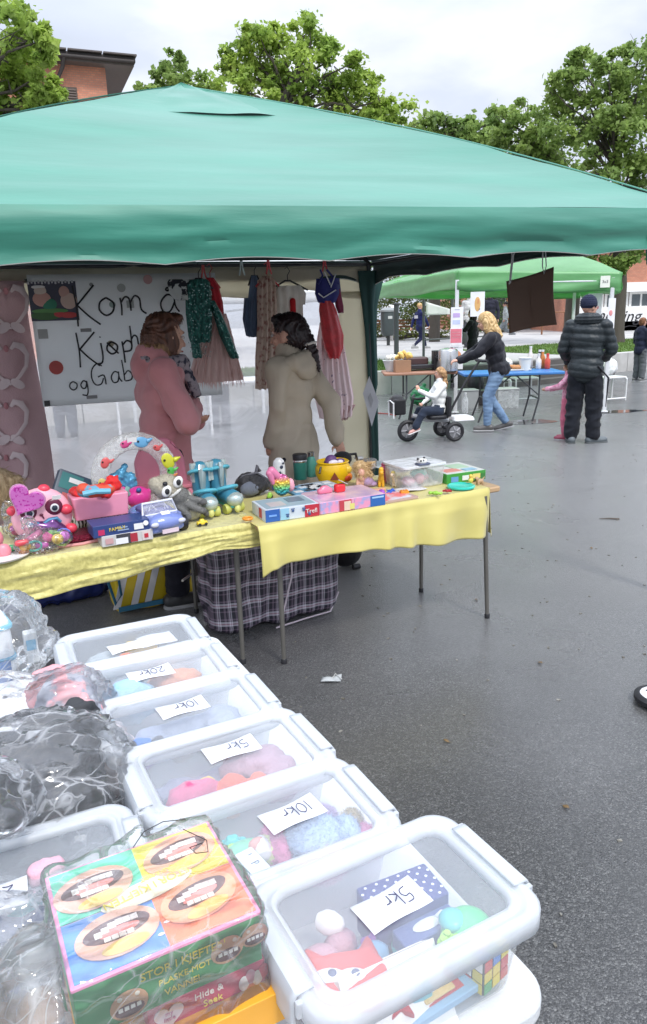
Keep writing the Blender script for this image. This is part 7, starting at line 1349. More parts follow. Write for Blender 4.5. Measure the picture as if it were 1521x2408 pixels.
t = toy('duck_figure', 'small yellow figure in front of the green box', 'toy', 1112, 1138, z=TZ+.02, off=(0, .02)); b = MB(); b.ell((0, 0, .018), (.016, .012, .016)); b.ell((0, 0, .04), (.011, .01, .011)); b.fuse('body', P((.8, .6, .1)), t, .003, 2); MB().ell((-.01, -.008, .038), (.006, .004, .003)).build('beak', P((.7, .25, .05)), t)
t = toy('picture_book', 'thin pink and red picture books spread flat by the satin edge', 'book', 950, 1180, off=(0, .02)); MB().rbox((0, .08, .006), (.2, .16, .012), .003).build('cover', P((.5, .35, .3)), t); MB().box((-.02, .08, .0135), (.18, .14, .002)).build('cover_print', mat('book_print', (.8, .2, .2), .35, c2=(.65, .65, .7), ns=12, lo=.45, hi=.55), t, smooth=False)
t = toy('picture_book', 'open pale blue book behind the small clear box', 'book', 930, 1118, off=(.02, .2)); b = MB(); b.grid(lambda u, v: (-.11+.22*u, .0+.15*v, .008+.012*math.sin(PI*(abs(2*u-1)))), 20, 4); b.build('page', P((.65, .73, .75), .5), t, solid=.006)
t = toy('toy_case', 'grey and white camera-like toy behind the doll', 'toy', 890, 1112, off=(0, .12)); MB().rbox((0, 0, .035), (.1, .06, .06), .012).build('case', P((.25, .25, .25), .4), t); MB().lathe([(.022, 0), (.022, .02), (.016, .022)], c=(.0, -.03, .035), M=Matrix.Rotation(PI/2, 4, 'X')).build('lens', P((.6, .6, .62), .3), t)
MB().rbox((-.05, .02, .075), (.05, .03, .012), .004).build('button', P((.75, .75, .75)), t)
# ============================================================ UNDER THE TABLES
pl = bpy.data.materials.new('plaid'); pl.use_nodes = True; nt_ = pl.node_tree; b_ = nt_.nodes['Principled BSDF']; b_.inputs['Roughness'].default_value = .42; tco = N(nt_, 'ShaderNodeTexCoord'); sp_ = N(nt_, 'ShaderNodeSeparateXYZ'); nt_.links.new(tco.outputs['Object'], sp_.inputs[0])
def stripes(out, per, sets):
    m1 = N(nt_, 'ShaderNodeMath', operation='MULTIPLY'); m1.inputs[1].default_value = 1/per; nt_.links.new(out, m1.inputs[0]); fr_ = N(nt_, 'ShaderNodeMath', operation='FRACT'); nt_.links.new(m1.outputs[0], fr_.inputs[0]); r = N(nt_, 'ShaderNodeValToRGB'); r.color_ramp.interpolation = 'CONSTANT'; e = r.color_ramp.elements; e[0].position = 0; e[0].color = sets[0][1]+(1,); e[1].position = sets[1][0]; e[1].color = sets[1][1]+(1,)
    for p_, c in sets[2:]: q = e.new(p_); q.color = c+(1,)
    nt_.links.new(fr_.outputs[0], r.inputs[0]); return r.outputs[0]
K_ = (.02, .018, .03); W_ = (.62, .6, .66); G_ = (.2, .15, .2)
sA = stripes(sp_.outputs[0], .055, [(0, K_), (.12, G_), (.3, K_), (.42, G_), (.55, W_), (.63, G_), (.72, W_), (.8, K_)]); sB = stripes(sp_.outputs[2], .1, [(0, K_), (.35, G_), (.42, K_), (.6, W_), (.68, (.4, .2, .26)), (.74, W_), (.84, K_), (.9, G_)])
mx = N(nt_, 'ShaderNodeMixRGB'); mx.inputs[0].default_value = .5; nt_.links.new(sA, mx.inputs[1]); nt_.links.new(sB, mx.inputs[2]); nt_.links.new(mx.outputs[0], b_.inputs['Base Color'])
pb = thing('plaid_bag', 'large black and white chequered laundry bag, half folded, under the tables', 'bag', gp(648, 1480)+V*.12, YA+R(2)); 
b = MB(); b.rbox((-.14, .08, .26), (.34, .3, .5), .06, top=1.03); b.rbox((.2, .06, .27), (.46, .3, .52), .07, top=1.12); b.fuse('bag', pl, pb, .014, 3, lambda p: .018*mnoise.noise(p*7)+.01*(1-abs(mnoise.noise(Vector((p.x*9, p.y*9, p.z*3))))*3))
MB().tube([(.02, -.13, .02), (.1, -.14, .3), (.1, -.14, .52)], .005).build('piping', P((.7, .6, .65)), pb); MB().tube([(.0, -.12, .01), (.2, -.1, .012), (.36, -.09, .012), (.44, -.05, .1)], .005).build('piping', P((.7, .6, .65)), pb)
t = thing('shopping_bag', 'shiny yellow bag with white diagonal stripes and teal straps under the velvet table', 'bag', gp(355, 1455)+V*.15, YA); yb2 = mat('yellow_woven', (.6, .45, .02), .35, c2=(.5, .36, .01), ns=5)
b = MB(); b.rbox((.08, .1, .2), (.46, .22, .38), .04, top=1.05); b.fuse('bag', yb2, t, .012, 2, lambda p: .012*mnoise.noise(p*8))
for x in (-.13, -.03, .05):
    b = MB(); b.add([(x-.05, -.024, .05), (x-.01, -.024, .05), (x+.09, -.024, .36), (x+.05, -.024, .36)], [(0, 1, 2, 3)]); b.build('stripe', P((.65, .65, .66), .4), t, smooth=False, solid=.004)
MB().tube([(-.17, -.03, .38), (-.2, -.06, .25), (-.17, -.07, .1), (-.13, -.05, .14), (-.14, -.03, .36)], .014, 8, flat=.4).build('strap', P((.03, .16, .26), .4), t)
MB().box((0, -.03, .045), (.3, .004, .03)).build('trim', P((.03, .16, .26), .4), t, smooth=False)
t = thing('shopping_bag', 'large dark blue glossy bag lying under the left end of the velvet table', 'bag', gp(110, 1440)+V*.25, YA); b = MB(); b.rbox((0, 0, .14), (.75, .4, .26), .08, top=1.05); b.ell((.34, -.05, .1), (.1, .12, .1)); b.fuse('bag', mat('blue_vinyl', (.01, .02, .12), .22, c2=(.008, .015, .09), ns=4, coat=.5), t, .014, 2, lambda p: .02*mnoise.noise(p*6)+.012*(1-abs(mnoise.noise(p*11))*3)); MB().tube([(.2, -.18, .27), (.32, -.2, .2), (.42, -.1, .22)], .02, 8, flat=.3).build('strap', P((.5, .52, .56), .3), t)
t = thing('black_bag', 'black bag on the ground behind the right end of the chequered bag', 'bag', gp(830, 1340)+V*.1, YA); b = MB(); b.ell((0, 0, .1), (.12, .1, .1)); b.fuse('bag', F((.01, .01, .012)), t, .012, 2); MB().cyl((.0, -.1, .02), (.05, -.1, .02), .018).build('wheel', blk, t)
t = thing('cardboard_box', 'dark cardboard carton behind the yellow striped bag', 'box', gp(430, 1400)+V*.3, YA); boxpr(t, .5, .3, .34, (.05, .04, .04)); MB().box((-.1, -.002, .28), (.1, .003, .06)).build('white_label', pricem, t, smooth=False)
random.seed(21)
# ============================================================ THE WHITE TABLE IN FRONT AND ITS BOXES
BU = Vector((.889, .458, 0)).normalized(); BV = Vector((-BU.y, BU.x, 0)); BY = math.atan2(BU.y, BU.x)
hdpe = mat('white_plastic_table', (.66, .68, .69), .42, c2=(.63, .65, .66), ns=3, bump=.15, bs=220)
K0 = Vector((.295, .835, 0)); Lt = 1.37; Wt = .78
wt3 = thing('folding_table', 'white plastic folding table crowded with see-through boxes in the foreground', 'table', (K0.x, K0.y, 0), BY+PI/2)
# local: x runs away from the camera along the table, y to the left
b = MB(); b.rbox((Lt/2-.0, Wt/2, .705), (Lt+.04, Wt, .05), .05, 6); b.build('tabletop', hdpe, wt3, bevel=.008); b = MB(); b.rbox((Lt/2, Wt/2, .668), (Lt-.05, Wt-.08, .025), .04, 4); b.build('rim', P((.55, .57, .58), .5), wt3)
for x in (.2, Lt-.2):
    for y in (.08, Wt-.08): MB().cyl((x, y, .01), (x, y, .66), .014).build('leg', P((.25, .26, .27), .35), wt3)
    MB().cyl((x, .08, .3), (x, Wt-.08, .3), .01).build('crossbar', P((.25, .26, .27), .35), wt3)
def frost(name, a, ed, c=(.74, .78, .82), r_=.3): return film(name, a, ed, c, rough=r_, wr=.04, ws=5, bump=.03, thru=.3)
fbody = frost('frosted_body', .1, .18); frim = frost('frosted_rim', .46, .22, (.77, .8, .83), .3); fwin = frost('frosted_window', .12, .16, (.74, .78, .83), .1); fclip = frost('frosted_clip', .7, .1, (.7, .73, .76), .35)
pap = mat('label_paper', (.7, .71, .73), .7, ns=4, c2=(.67, .68, .7)); pen = P((.06, .06, .12), .5)
def rr(hx, hy, r_, z, n=6):
    out = []
    for k, (sx, sy) in enumerate(((1, 1), (-1, 1), (-1, -1), (1, -1))):
        for i in range(n+1): a = PI/2*k+PI/2*i/n; out.append(Vector(((hx-r_)*sx+r_*math.cos(a), (hy-r_)*sy+r_*math.sin(a), z)))
    return out
BZ = .732
def tub(label, c, rz, word, H=.135, wx=.355, wy=.245, lab=(0, 0, 0), z=BZ, tilt=0):
    t = thing('storage_box', label, 'storage box', Vector((c[0], c[1], z)), (0, tilt, rz), 'see-through storage boxes on the white table'); hx, hy = wx/2, wy/2
    b = MB(); b.rings([rr(hx-.04, hy-.035, .03, .004), rr(hx-.032, hy-.028, .035, .012), rr(hx-.018, hy-.016, .035, H-.03), rr(hx-.012, hy-.01, .035, H-.024), rr(hx-.012, hy-.01, .035, H-.01)], cap=False); n = len(rr(1, 1, .1, 0)); b.add(rr(hx-.04, hy-.035, .03, .004), [tuple(range(n))]); b.build('tub', fbody, t, solid=.0015)
    b = MB(); prof = [(.0, -.026), (.0, -.004), (-.004, .0), (-.011, .002), (-.016, .0), (-.02, -.003), (-.025, -.003), (-.029, .0015), (-.033, .0005), (-.038, -.009)]
    b.rings([rr(hx+d, hy+d*.92, max(.012, .042+d*.5), H+zz) for d, zz in prof], cap=False); b.build('lid_rim', frim, t, solid=.0022, ang=60)
    b = MB(); b.add(rr(hx-.0379, hy-.0349, .02, H-.0088), [tuple(range(n))]); b.build('lid_window', fwin, t, smooth=False, solid=.001)
    for s in (-1, 1):       # the two locking flaps
        b = MB(); b.grid(lambda u, v: Vector((s*(hx-.022+.028*min(1, v*2.2)+.002), (-.5+u)*(wy*.56), H+.004-.004*v-.05*max(0, v-.4)/.6)), 14, 8); f = b.build('locking_flap', fclip, t, solid=.0035)
        for sy in (-1, 1): b = MB(); b.rbox((s*(hx+.001), sy*(wy*.3), H-.012), (.012, .008, .022), .002); b.build('hinge', frim, f)
    # the price slip
    lx, ly, lr = lab; M = Matrix.Translation((lx, ly, H-.0085)) @ Matrix.Rotation(lr, 4, 'Z')
    b = MB(); b.M = M; b.grid(lambda u, v: (-.052+.104*u, -.027+.054*v, .0016+.0025*math.sin(u*5+v*2)), 10, 5); f = b.build('price_slip', pap, t, solid=.0006)
    Mw = M @ Matrix.Translation((.034, .014, .0045)) @ Matrix.Rotation(PI, 4, 'Z'); strokes(word, .028, Mw, .0009, pen, f)
    return t
def inb(t, dx, dy, z=0): 
    rz = t.rotation_euler[2]; return Vector(t.location)+Vector((math.cos(rz)*dx-math.sin(rz)*dy, math.sin(rz)*dx+math.cos(rz)*dy, z))
c1 = (gp(600, 2085, .87)+gp(1275, 2110, .87))/2+Vector((.0, -.002, 0)); 
B1 = tub('large see-through box nearest the camera, 5 kr slip, polka-dot case and puzzle cube inside', (.077, .84), BY+R(1), '5kr', lab=(.0, .0, R(6)), H=.14)
cc_ = [(-.092, 1.018), (-.190, 1.198), (-.300, 1.38), (-.405, 1.56), (-.497, 1.74)]
B2 = tub('see-through box with 10 kr slip and a rainbow plush inside, second from the camera', cc_[0], BY-R(1), '10kr', lab=(.035, .012, R(8)))
B3 = tub('see-through box with 5 kr slip, pink and orange toys inside', cc_[1], BY-R(0), '5kr', lab=(.02, .035, R(3)))
B4 = tub('see-through box with 10 kr slip and a small blue toy in its left end', cc_[2], BY-R(1), '10kr', lab=(-.0, .02, R(5)))
B5 = tub('see-through box with 20 kr slip over a pale blue ball', cc_[3], BY-R(2), '20kr', lab=(-.005, .01, R(4)), z=BZ-.004)
B6 = tub('farthest see-through box, two loose paper sheets and a yellow folder under its lid', cc_[4], BY-R(3), '', lab=(-.01, -.01, R(8)), z=BZ-.008)
B7 = tub('see-through box with 20 kr slip at the left behind the bagged game box', (-.475, .885), BY-R(3), '20kr', lab=(-.02, -.0, R(-2)), wx=.40, wy=.27)
def cont(name, label, cat, t0, dx, dy, dz=.012, rz=0): return thing(name, label, cat, inb(t0, dx, dy, dz), t0.rotation_euler[2]+rz)
# --- box 1
dots = bpy.data.materials.new('polka_dots'); dots.use_nodes = True; nt_ = dots.node_tree; tco = N(nt_, 'ShaderNodeTexCoord'); mp_ = N(nt_, 'ShaderNodeMapping'); mp_.inputs['Rotation'].default_value = (0, 0, .78); nt_.links.new(tco.outputs['Object'], mp_.inputs[0]); vo = N(nt_, 'ShaderNodeTexVoronoi'); vo.voronoi_dimensions = '2D'; vo.inputs['Scale'].default_value = 75; vo.inputs['Randomness'].default_value = 0; nt_.links.new(mp_.outputs[0], vo.inputs[0]); rp = N(nt_, 'ShaderNodeValToRGB'); rp.color_ramp.interpolation = 'CONSTANT'; rp.color_ramp.elements[0].color = (.75, .78, .85, 1); rp.color_ramp.elements[1].position = .17; rp.color_ramp.elements[1].color = (.03, .04, .2, 1); nt_.links.new(vo.outputs[0], rp.inputs[0]); nt_.links.new(rp.outputs[0], nt_.nodes['Principled BSDF'].inputs[0])
t = cont('gift_case', 'navy case with white polka dots and a slot handle in the nearest box', 'case', B1, .055, .055, .05, R(-4)); MB().rbox((0, 0, .0), (.12, .07, .075), .004).build('case', dots, t); MB().rbox((.0, .0, .0385), (.04, .008, .002), .004).build('slot', P((.7, .72, .75)), t)
t = cont('case_sleeve', 'lighter blue sleeve with a white animal print below the polka-dot case', 'case', B1, .06, .0, .045, 0); MB().rbox((0, 0, 0), (.1, .035, .05), .004).build('sleeve', P((.08, .12, .32), .5), t); b = MB(); b.ell((0, .0, .026), (.025, .01, .002)); b.cap((.02, .003, .026), (.03, .006, .026), .004); b.build('animal_print', P((.75, .78, .8)), t)
t = cont('toy_ball', 'bright green and red dome toy at the right end of the nearest box', 'toy', B1, .105, -.035, .06); b = MB(); b.ell((0, 0, 0), (.04, .038, .035), n=24, m=16); b.build('dome', P((.1, .6, .25), .3), t); MB().ell((-.006, -.03, .022), (.018, .016, .014)).build('red_piece', P((.75, .08, .05), .3), t); MB().ell((-.02, .01, .026), (.02, .02, .012)).build('teal_piece', P((.1, .5, .5), .3), t)
t = cont('animal_notebook', 'red fox-faced toy with white eyes at the left end of the nearest box', 'toy', B1, -.085, -.03, .075, R(-20)); b = MB(); b.rbox((0, 0, 0), (.1, .08, .03), .03); b.cap((-.04, .03, 0), (-.05, .055, 0), .016, .006); b.cap((.03, .035, 0), (.035, .06, 0), .016, .006); b.fuse('body', P((.7, .1, .08), .4), t, .004, 2)
for x, y in ((.0, -.005), (-.03, .0)): f = MB().ell((x, y, .016), (.02, .011, .004)).build('eye_patch', P((.8, .8, .8)), t); MB().ell((x+.006, y, .0195), (.006, .006, .002)).build('pupil', P((.1, .12, .2)), f)
t = cont('book', 'white-covered book leaning in the front of the nearest box', 'book', B1, -.035, -.062, .045, R(5)); b = MB(); b.M = Matrix.Rotation(R(9), 4, 'Y') @ Matrix.Rotation(R(50), 4, 'X'); b.rbox((0, 0, 0), (.16, .1, .014), .003); b.build('page_block', P((.78, .72, .62), .7), t); b = MB(); b.M = Matrix.Rotation(R(9), 4, 'Y') @ Matrix.Rotation(R(50), 4, 'X'); b.box((0, -.001, .0078), (.162, .104, .0014)); b.box((0, -.001, -.0078), (.162, .104, .0014)); f = b.build('cover', P((.82, .82, .8), .5), t, smooth=False); b = MB(); b.M = Matrix.Rotation(R(9), 4, 'Y') @ Matrix.Rotation(R(50), 4, 'X'); b.box((-.02, .0, -.0092), (.05, .03, .001)); b.build('cover_print', P((.25, .15, .15)), f, smooth=False)
t = cont('book', 'light blue book with a red block on its cover in the nearest box', 'book', B1, .035, -.052, .022, R(3)); MB().rbox((0, 0, 0), (.15, .07, .012), .003).build('cover', P((.3, .5, .7), .4), t); MB().box((.0, .0, .0068), (.06, .05, .0014)).build('red_print', P((.6, .08, .08), .4), t, smooth=False); MB().rbox((-.01, -.0, .013), (.05, .05, .003), .002).build('yellow_print', P((.7, .5, .2), .4), t)
t = cont('puzzle_cube', 'coloured puzzle cube seen through the right front corner of the nearest box', 'puzzle cube', B1, .108, -.058, .04, R(12)); cb = MB(); cb.rbox((0, 0, 0), (.056, .056, .056), .003).build('cube', P((.02, .02, .02), .3), t); cs_ = [(.75, .6, .03), (.6, .05, .04), (.05, .2, .6), (.05, .35, .1), (.75, .6, .03), (.8, .8, .8)]
random.seed(4)
for fx, (n_, ax, ay) in enumerate((((0, -1, 0), (1, 0, 0), (0, 0, 1)), ((1, 0, 0), (0, 1, 0), (0, 0, 1)), ((0, 0, 1), (1, 0, 0), (0, 1, 0)), ((-1, 0, 0), (0, 1, 0), (0, 0, 1)))):
    for i in (-1, 0, 1):
        for j in (-1, 0, 1):
            p = Vector(n_)*.0286+Vector(ax)*i*.0182+Vector(ay)*j*.0182; d = [.0155]*3; k_ = [abs(a) for a in n_].index(1); d[k_] = .0012
            b = MB(); b.box(p, d); b.build('sticker', P(random.choice(cs_+[cs_[0]]*3), .35), t, smooth=False)
t = cont('soft_toy', 'pink and white soft toy behind the fox toy in the nearest box', 'soft toy', B1, -.1, .03, .05); blobs(t, 'body', [((0, 0, 0), (.04, .03, .03)), ((.04, .01, .01), (.025, .022, .022))], F((.6, .35, .4))); blobs(t, 'blue_bits', [((.07, -.02, 0), (.03, .02, .02))], P((.2, .4, .6)))
t = cont('toy_bricks', 'green and blue toy bricks at the bottom of the nearest box', 'toy', B1, -.02, -.04, .03)
for x, y, c in ((0, 0, (.2, .6, .3)), (.04, .02, (.1, .3, .6)), (-.04, .01, (.6, .2, .3)), (.02, -.02, (.2, .5, .6))): MB().rbox((x, y, .01), (.035, .025, .02), .004).build('brick', P(c, .35), t)
# --- box 2
t = cont('rainbow_plush', 'fluffy pastel rainbow soft toy in the second box', 'soft toy', B2, .065, .0, .06)
for c, l in (((.78, .25, .45), [((-.06, .02, .01), (.02, .045, .03)), ((.085, -.03, .0), (.02, .03, .03)), ((.0, .055, .02), (.03, .02, .02)), ((0, -.05, .0), (.04, .02, .03))]), ((.45, .6, .8), [((0, 0, .02), (.05, .045, .03)), ((.06, -.01, .015), (.02, .03, .025))]), ((.6, .45, .7), [((.03, .035, .02), (.03, .02, .02))]), ((.8, .65, .35), [((-.035, .045, .02), (.025, .02, .02)), ((.08, .015, .01), (.02, .02, .02))])):
    b = MB(); [b.ell(p, r_) for p, r_ in l]; fuzz(b.fuse('fluff', F(c), t, .004, 1, lambda p: .003*mnoise.noise(p*120)), 2500, .008, .0006)
b = MB(); b.ell((-.005, -.07, .02), (.022, .008, .012)); b.build('mouth', P((.1, .06, .06)), t)
t = cont('letter_cards', 'white strips printed with letters in the left front of the second box', 'cards', B2, -.085, -.055, .1, R(100)); 
for i in range(3):
    f = MB().rbox((.0, -.036+i*.034, .001*i), (.1, .031, .003), .003).build('strip', P((.68, .77, .82), .5), t)
    for j, ch in enumerate(('PGJK', 'TNOX', 'sedi')[2-i]): strokes(ch, .014, Matrix.Translation((-.038+j*.024, -.044+i*.034, .002+.001*i)) , .0007, pen, f, 'letter')
t = cont('frog_toy', 'green toy behind the letter strips in the second box', 'toy', B2, -.045, .03, .06); blobs(t, 'body', [((0, 0, 0), (.05, .03, .03)), ((-.05, -.01, 0), (.03, .02, .025))], P((.15, .5, .3), .5)); blobs(t, 'face', [((.02, -.01, .025), (.018, .014, .012))], P((.65, .3, .25)))
t = cont('yellow_toy', 'pale yellow-green toy in the middle of the second box', 'toy', B2, .0, .02, .05); blobs(t, 'body', [((0, 0, .02), (.03, .03, .025))], P((.6, .65, .25)))
# --- box 3..7
def filler(nm, label, cat, B, items):
    t = cont(nm, label, cat, B, 0, 0, .03)
    for c, l in items: b = MB(); [b.ell(p, r_) for p, r_ in l]; b.fuse('piece', F(c, .7), t, .006, 2, folds(.005, (30, 30, 30)))
    return t
filler('pink_pouch', 'deep pink pouch with a pale cord in the third box', 'bag', B3, [((.6, .1, .22), [((-.085, -.03, .06), (.045, .04, .035)), ((-.05, -.02, .06), (.03, .03, .03))])]); 
filler('orange_toy', 'orange-red toy shapes in the third box', 'toy', B3, [((.75, .14, .06), [((-.01, -.035, .06), (.035, .025, .03)), ((.04, -.04, .055), (.025, .02, .025))])]); filler('mauve_scarf', 'crumpled mauve cloth in the right end of the third box', 'cloth', B3, [((.42, .27, .33), [((.07, .02, .06), (.05, .04, .03)), ((.1, -.01, .05), (.03, .04, .03)), ((.03, .03, .05), (.04, .03, .03)), ((.08, -.04, .04), (.04, .03, .03))])])
filler('grey_cloth', 'grey cloth lying behind the pink pouch', 'cloth', B3, [((.25, .27, .35), [((-.08, .05, .03), (.06, .03, .025)), ((.0, .05, .03), (.05, .03, .02))])])
filler('blue_toy', 'bright blue toy in the left end of the fourth box', 'toy', B4, [((.05, .2, .6), [((-.105, -.05, .07), (.025, .018, .025))]), ((.1, .1, .12), [((-.07, -.055, .07), (.018, .016, .025))])]); filler('beige_toy', 'beige soft lump in the fourth box', 'toy', B4, [((.5, .42, .33), [((-.03, -.06, .05), (.025, .02, .025)), ((.03, -.05, .05), (.04, .025, .025))])]); filler('pale_cloth', 'pale blue and mauve cloth across the fourth box', 'cloth', B4, [((.4, .45, .58), [((.08, .02, .04), (.05, .05, .03)), ((-.05, .03, .035), (.07, .04, .025)), ((.02, .03, .037), (.06, .035, .022))])])
filler('blue_ball', 'pale blue rounded toy under the lid of the fifth box', 'toy', B5, [((.35, .6, .78), [((-.065, -.015, .05), (.07, .055, .05))])]); filler('orange_cloth', 'soft orange cloth in the right half of the fifth box', 'cloth', B5, [((.72, .32, .18), [((.06, .02, .05), (.06, .04, .035)), ((.03, .04, .05), (.04, .03, .03))])])
t = cont('paper_sheet', 'handwritten white sheet under the lid of the farthest box', 'paper', B6, .065, .02, .118, R(6)); b = MB(); b.grid(lambda u, v: (-.045+.09*u, -.035+.07*v, .002*math.sin(u*5)), 6, 4); f = b.build('sheet', pap, t, solid=.0008); [strokes('geri', .008, Matrix.Translation((-.035, .015-i*.014, .0022)), .0004, pen, f) for i in range(4)]
t = cont('yellow_folder', 'yellow folder under the sheets in the farthest box', 'folder', B6, .02, .0, .105, R(-12)); MB().rbox((0, 0, 0), (.08, .12, .006), .004).build('cover', P((.8, .55, .12), .5), t); filler('orange_toy', 'small orange shape in the farthest box', 'toy', B6, [((.75, .25, .15), [((-.03, -.05, .08), (.025, .02, .02))])]); filler('grey_cloth', 'pale grey cloth in the left of the farthest box', 'cloth', B6, [((.4, .45, .46), [((-.07, .0, .05), (.06, .06, .03))])])
filler('dark_cloth', 'dark navy cloth in the 20 kr box behind the bagged game', 'cloth', B7, [((.04, .06, .14), [((-.03, -.05, .07), (.06, .03, .03)), ((-.13, .0, .07), (.03, .05, .035)), ((.04, -.06, .07), (.04, .03, .03))])]); filler('pink_toy', 'pink and white soft toy in the 20 kr box behind the bagged game', 'soft toy', B7, [((.72, .42, .5), [((.06, .03, .09), (.03, .02, .02))]), ((.7, .4, .48), [((-.08, -.08, .07), (.05, .03, .03))]), ((.7, .68, .72), [((-.07, -.02, .08), (.035, .03, .02))])])
# more small things in every box
def make_small(t, k, c):
    b = MB()
    if k == 'ring': b.tube([(.02*math.cos(a), .02*math.sin(a), 0) for a in [2*PI*j/16 for j in range(17)]], .006, 8, cap=False); b.build('ring', c, t)
    elif k == 'brick': b.rbox((0, 0, 0), (.045, .024, .018), .003); [b.lathe([(.005, .009), (.005, .013), (.0, .013)], c=(x, y, 0), n=10) for x in (-.014, 0, .014) for y in (-.006, .006)]; b.build('brick', c, t)
    elif k == 'egg': b.lathe([(.001, -.022), (.012, -.018), (.017, -.006), (.016, .004), (.009, .018), (.001, .022)], n=18, M=Matrix.Rotation(1.4, 4, 'X')); b.build('egg', c, t)
    elif k == 'car':
        b.rbox((0, 0, 0), (.05, .024, .014), .008); b.rbox((0, 0, .011), (.026, .02, .012), .006, top=.8); b.build('body', c, t)
        for x in (-.015, .015): MB().cyl((x, -.014, -.006), (x, .014, -.006), .007).build('wheel', blk, t)
    elif k == 'star': b.prism([((.026 if j % 2 == 0 else .011)*math.cos(PI*j/5), (.026 if j % 2 == 0 else .011)*math.sin(PI*j/5)) for j in range(10)], -.005, .005); b.build('star', c, t, smooth=False, bevel=.002)
    else:
        b.cap((0, 0, 0), (.022, 0, 0), .011, .008); b.ell((.034, 0, 0), .01); b.cap((.018, -.008, 0), (.008, -.022, .004), .004); b.cap((.018, .008, 0), (.008, .022, .004), .004); b.cap((-.004, -.006, 0), (-.024, -.01, 0), .005); b.cap((-.004, .006, 0), (-.024, .01, 0), .005); b.fuse('body', c, t, .0025, 2)
random.seed(77)
kinds = ['ring', 'brick', 'egg', 'car', 'star', 'figure']
hues = [('yellow', (.8, .6, .05)), ('turquoise', (.05, .5, .5)), ('purple', (.35, .1, .5)), ('lime green', (.35, .65, .08)), ('orange', (.8, .3, .03)), ('sky blue', (.2, .5, .8)), ('hot pink', (.8, .12, .35)), ('white', (.8, .8, .8)), ('dark red', (.45, .02, .03)), ('royal blue', (.04, .12, .55))]
for B, nm, n_ in ((B1, 'nearest', 7), (B2, 'second', 6), (B3, 'third', 7), (B4, 'fourth', 6), (B5, 'fifth', 4), (B6, 'farthest', 3), (B7, 'left-hand', 6)):
    used = set()
    for i in range(n_):
        while True:
            k = random.choice(kinds); h = random.choice(hues)
            if (k, h[0]) not in used: used.add((k, h[0])); break
        t = cont('toy_'+k, '%s toy %s among the things in the %s see-through box' % (h[0], k, nm), 'toy', B, -.115+.23*(i+.5)/n_, random.uniform(-.065, .065), .025+.06*random.random(), random.random()*3); c = P(h[1], .35)
        make_small(t, k, c)
# more small things lying between the bigger toys on the two yellow tables
spots = [(150, 1262, 0, 'egg'), (196, 1232, 8, 'ring'), (368, 1248, 6, 'star'), (380, 1215, 1, 'egg'), (588, 1222, 4, 'ring'), (640, 1168, 3, 'car'), (655, 1150, 9, 'brick'), (715, 1150, 0, 'ring'), (838, 1165, 5, 'star'), (885, 1165, 6, 'car'), (905, 1160, 2, 'egg'), (925, 1158, 9, 'figure'), (958, 1160, 4, 'brick'), (1035, 1162, 3, 'figure'), (1060, 1156, 8, 'star'), (955, 1130, 1, 'ring'), (570, 1170, 7, 'brick'), (225, 1255, 3, 'brick'), (60, 1300, 4, 'star'), (480, 1232, 0, 'car')]
for px, py, hi_, k in spots:
    side = 'velvet' if px < 590 else 'satin'
    t = thing('toy_'+k, '%s toy %s lying among the bigger toys on the %s cloth' % (hues[hi_][0], k, side), 'toy', gp(px, py, TZ+.022)+V*.03, random.random()*3); c = P(hues[hi_][1], .4); make_small(t, k, c)
# ------------------------------------------------------------ the stack of games in clear plastic
G0 = gp(169, 2332, .945); gx = Vector((math.cos(R(27.5)), math.sin(R(27.5)), 0)); gw = .222; gy = Vector((-gx.y, gx.x, 0)); gd = .19; gyaw = math.atan2(gx.y, gx.x)
def gbox(name, label, z0, h_, c, w_=gw, d_=gd, dx=0, dy=0, yw=0):
    t = thing(name, label, 'box', (G0.x+gx.x*(gw/2+dx)+gy.x*dy, G0.y+gx.y*(gw/2+dx)+gy.y*dy, z0), gyaw+yw, 'games stacked in clear plastic'); f = MB().rbox((0, d_/2, h_/2), (w_, d_, h_), .002, 2).build('carton', P(c, .4), t); return t, f
gt, gf = gbox('board_game', 'square game box with four big open mouths on its lid, topmost of the wrapped stack', .875, .07, (.05, .3, .1))
# lid: pink edge, four colour fields, mouths
MB().rbox((0, gd/2, .0705), (gw+.003, gd+.003, .005), .002, 2).build('lid_edge', P((.85, .3, .5), .4), gf)
def top_patch(x0, x1, y0, y1, c, k=0): MB().box(((x0+x1)/2*gw, (y0+y1)/2*gd, .0735+k*.0006), ((x1-x0)*gw, (y1-y0)*gd, .0012)).build('colour_field', P(c, .35), gf, smooth=False)
top_patch(-.485, 0, .505, .985, (.1, .62, .4)); top_patch(0, .485, .505, .985, (.85, .78, .06)); top_patch(-.485, 0, .015, .495, (.08, .3, .75)); top_patch(0, .485, .015, .495, (.85, .22, .08))
_lv = [0]
def flat_ell(x, y, rx, ry, c, k, rot=0, name='lid_print'):
    _lv[0] += 1
    b = MB(); n = 26; pts = [(rx*math.cos(2*PI*i/n), ry*math.sin(2*PI*i/n)) for i in range(n)]; b.prism(pts, 0, .0004, Matrix.Translation((x*gw, y*gd, .0743+k*.0006+.00001*_lv[0])) @ Matrix.Rotation(rot, 4, 'Z')); b.build(name, P(c, .4), gf, smooth=False)
flat_ell(0, .53, .06, .018, (.82, .8, .62), 1, .1)
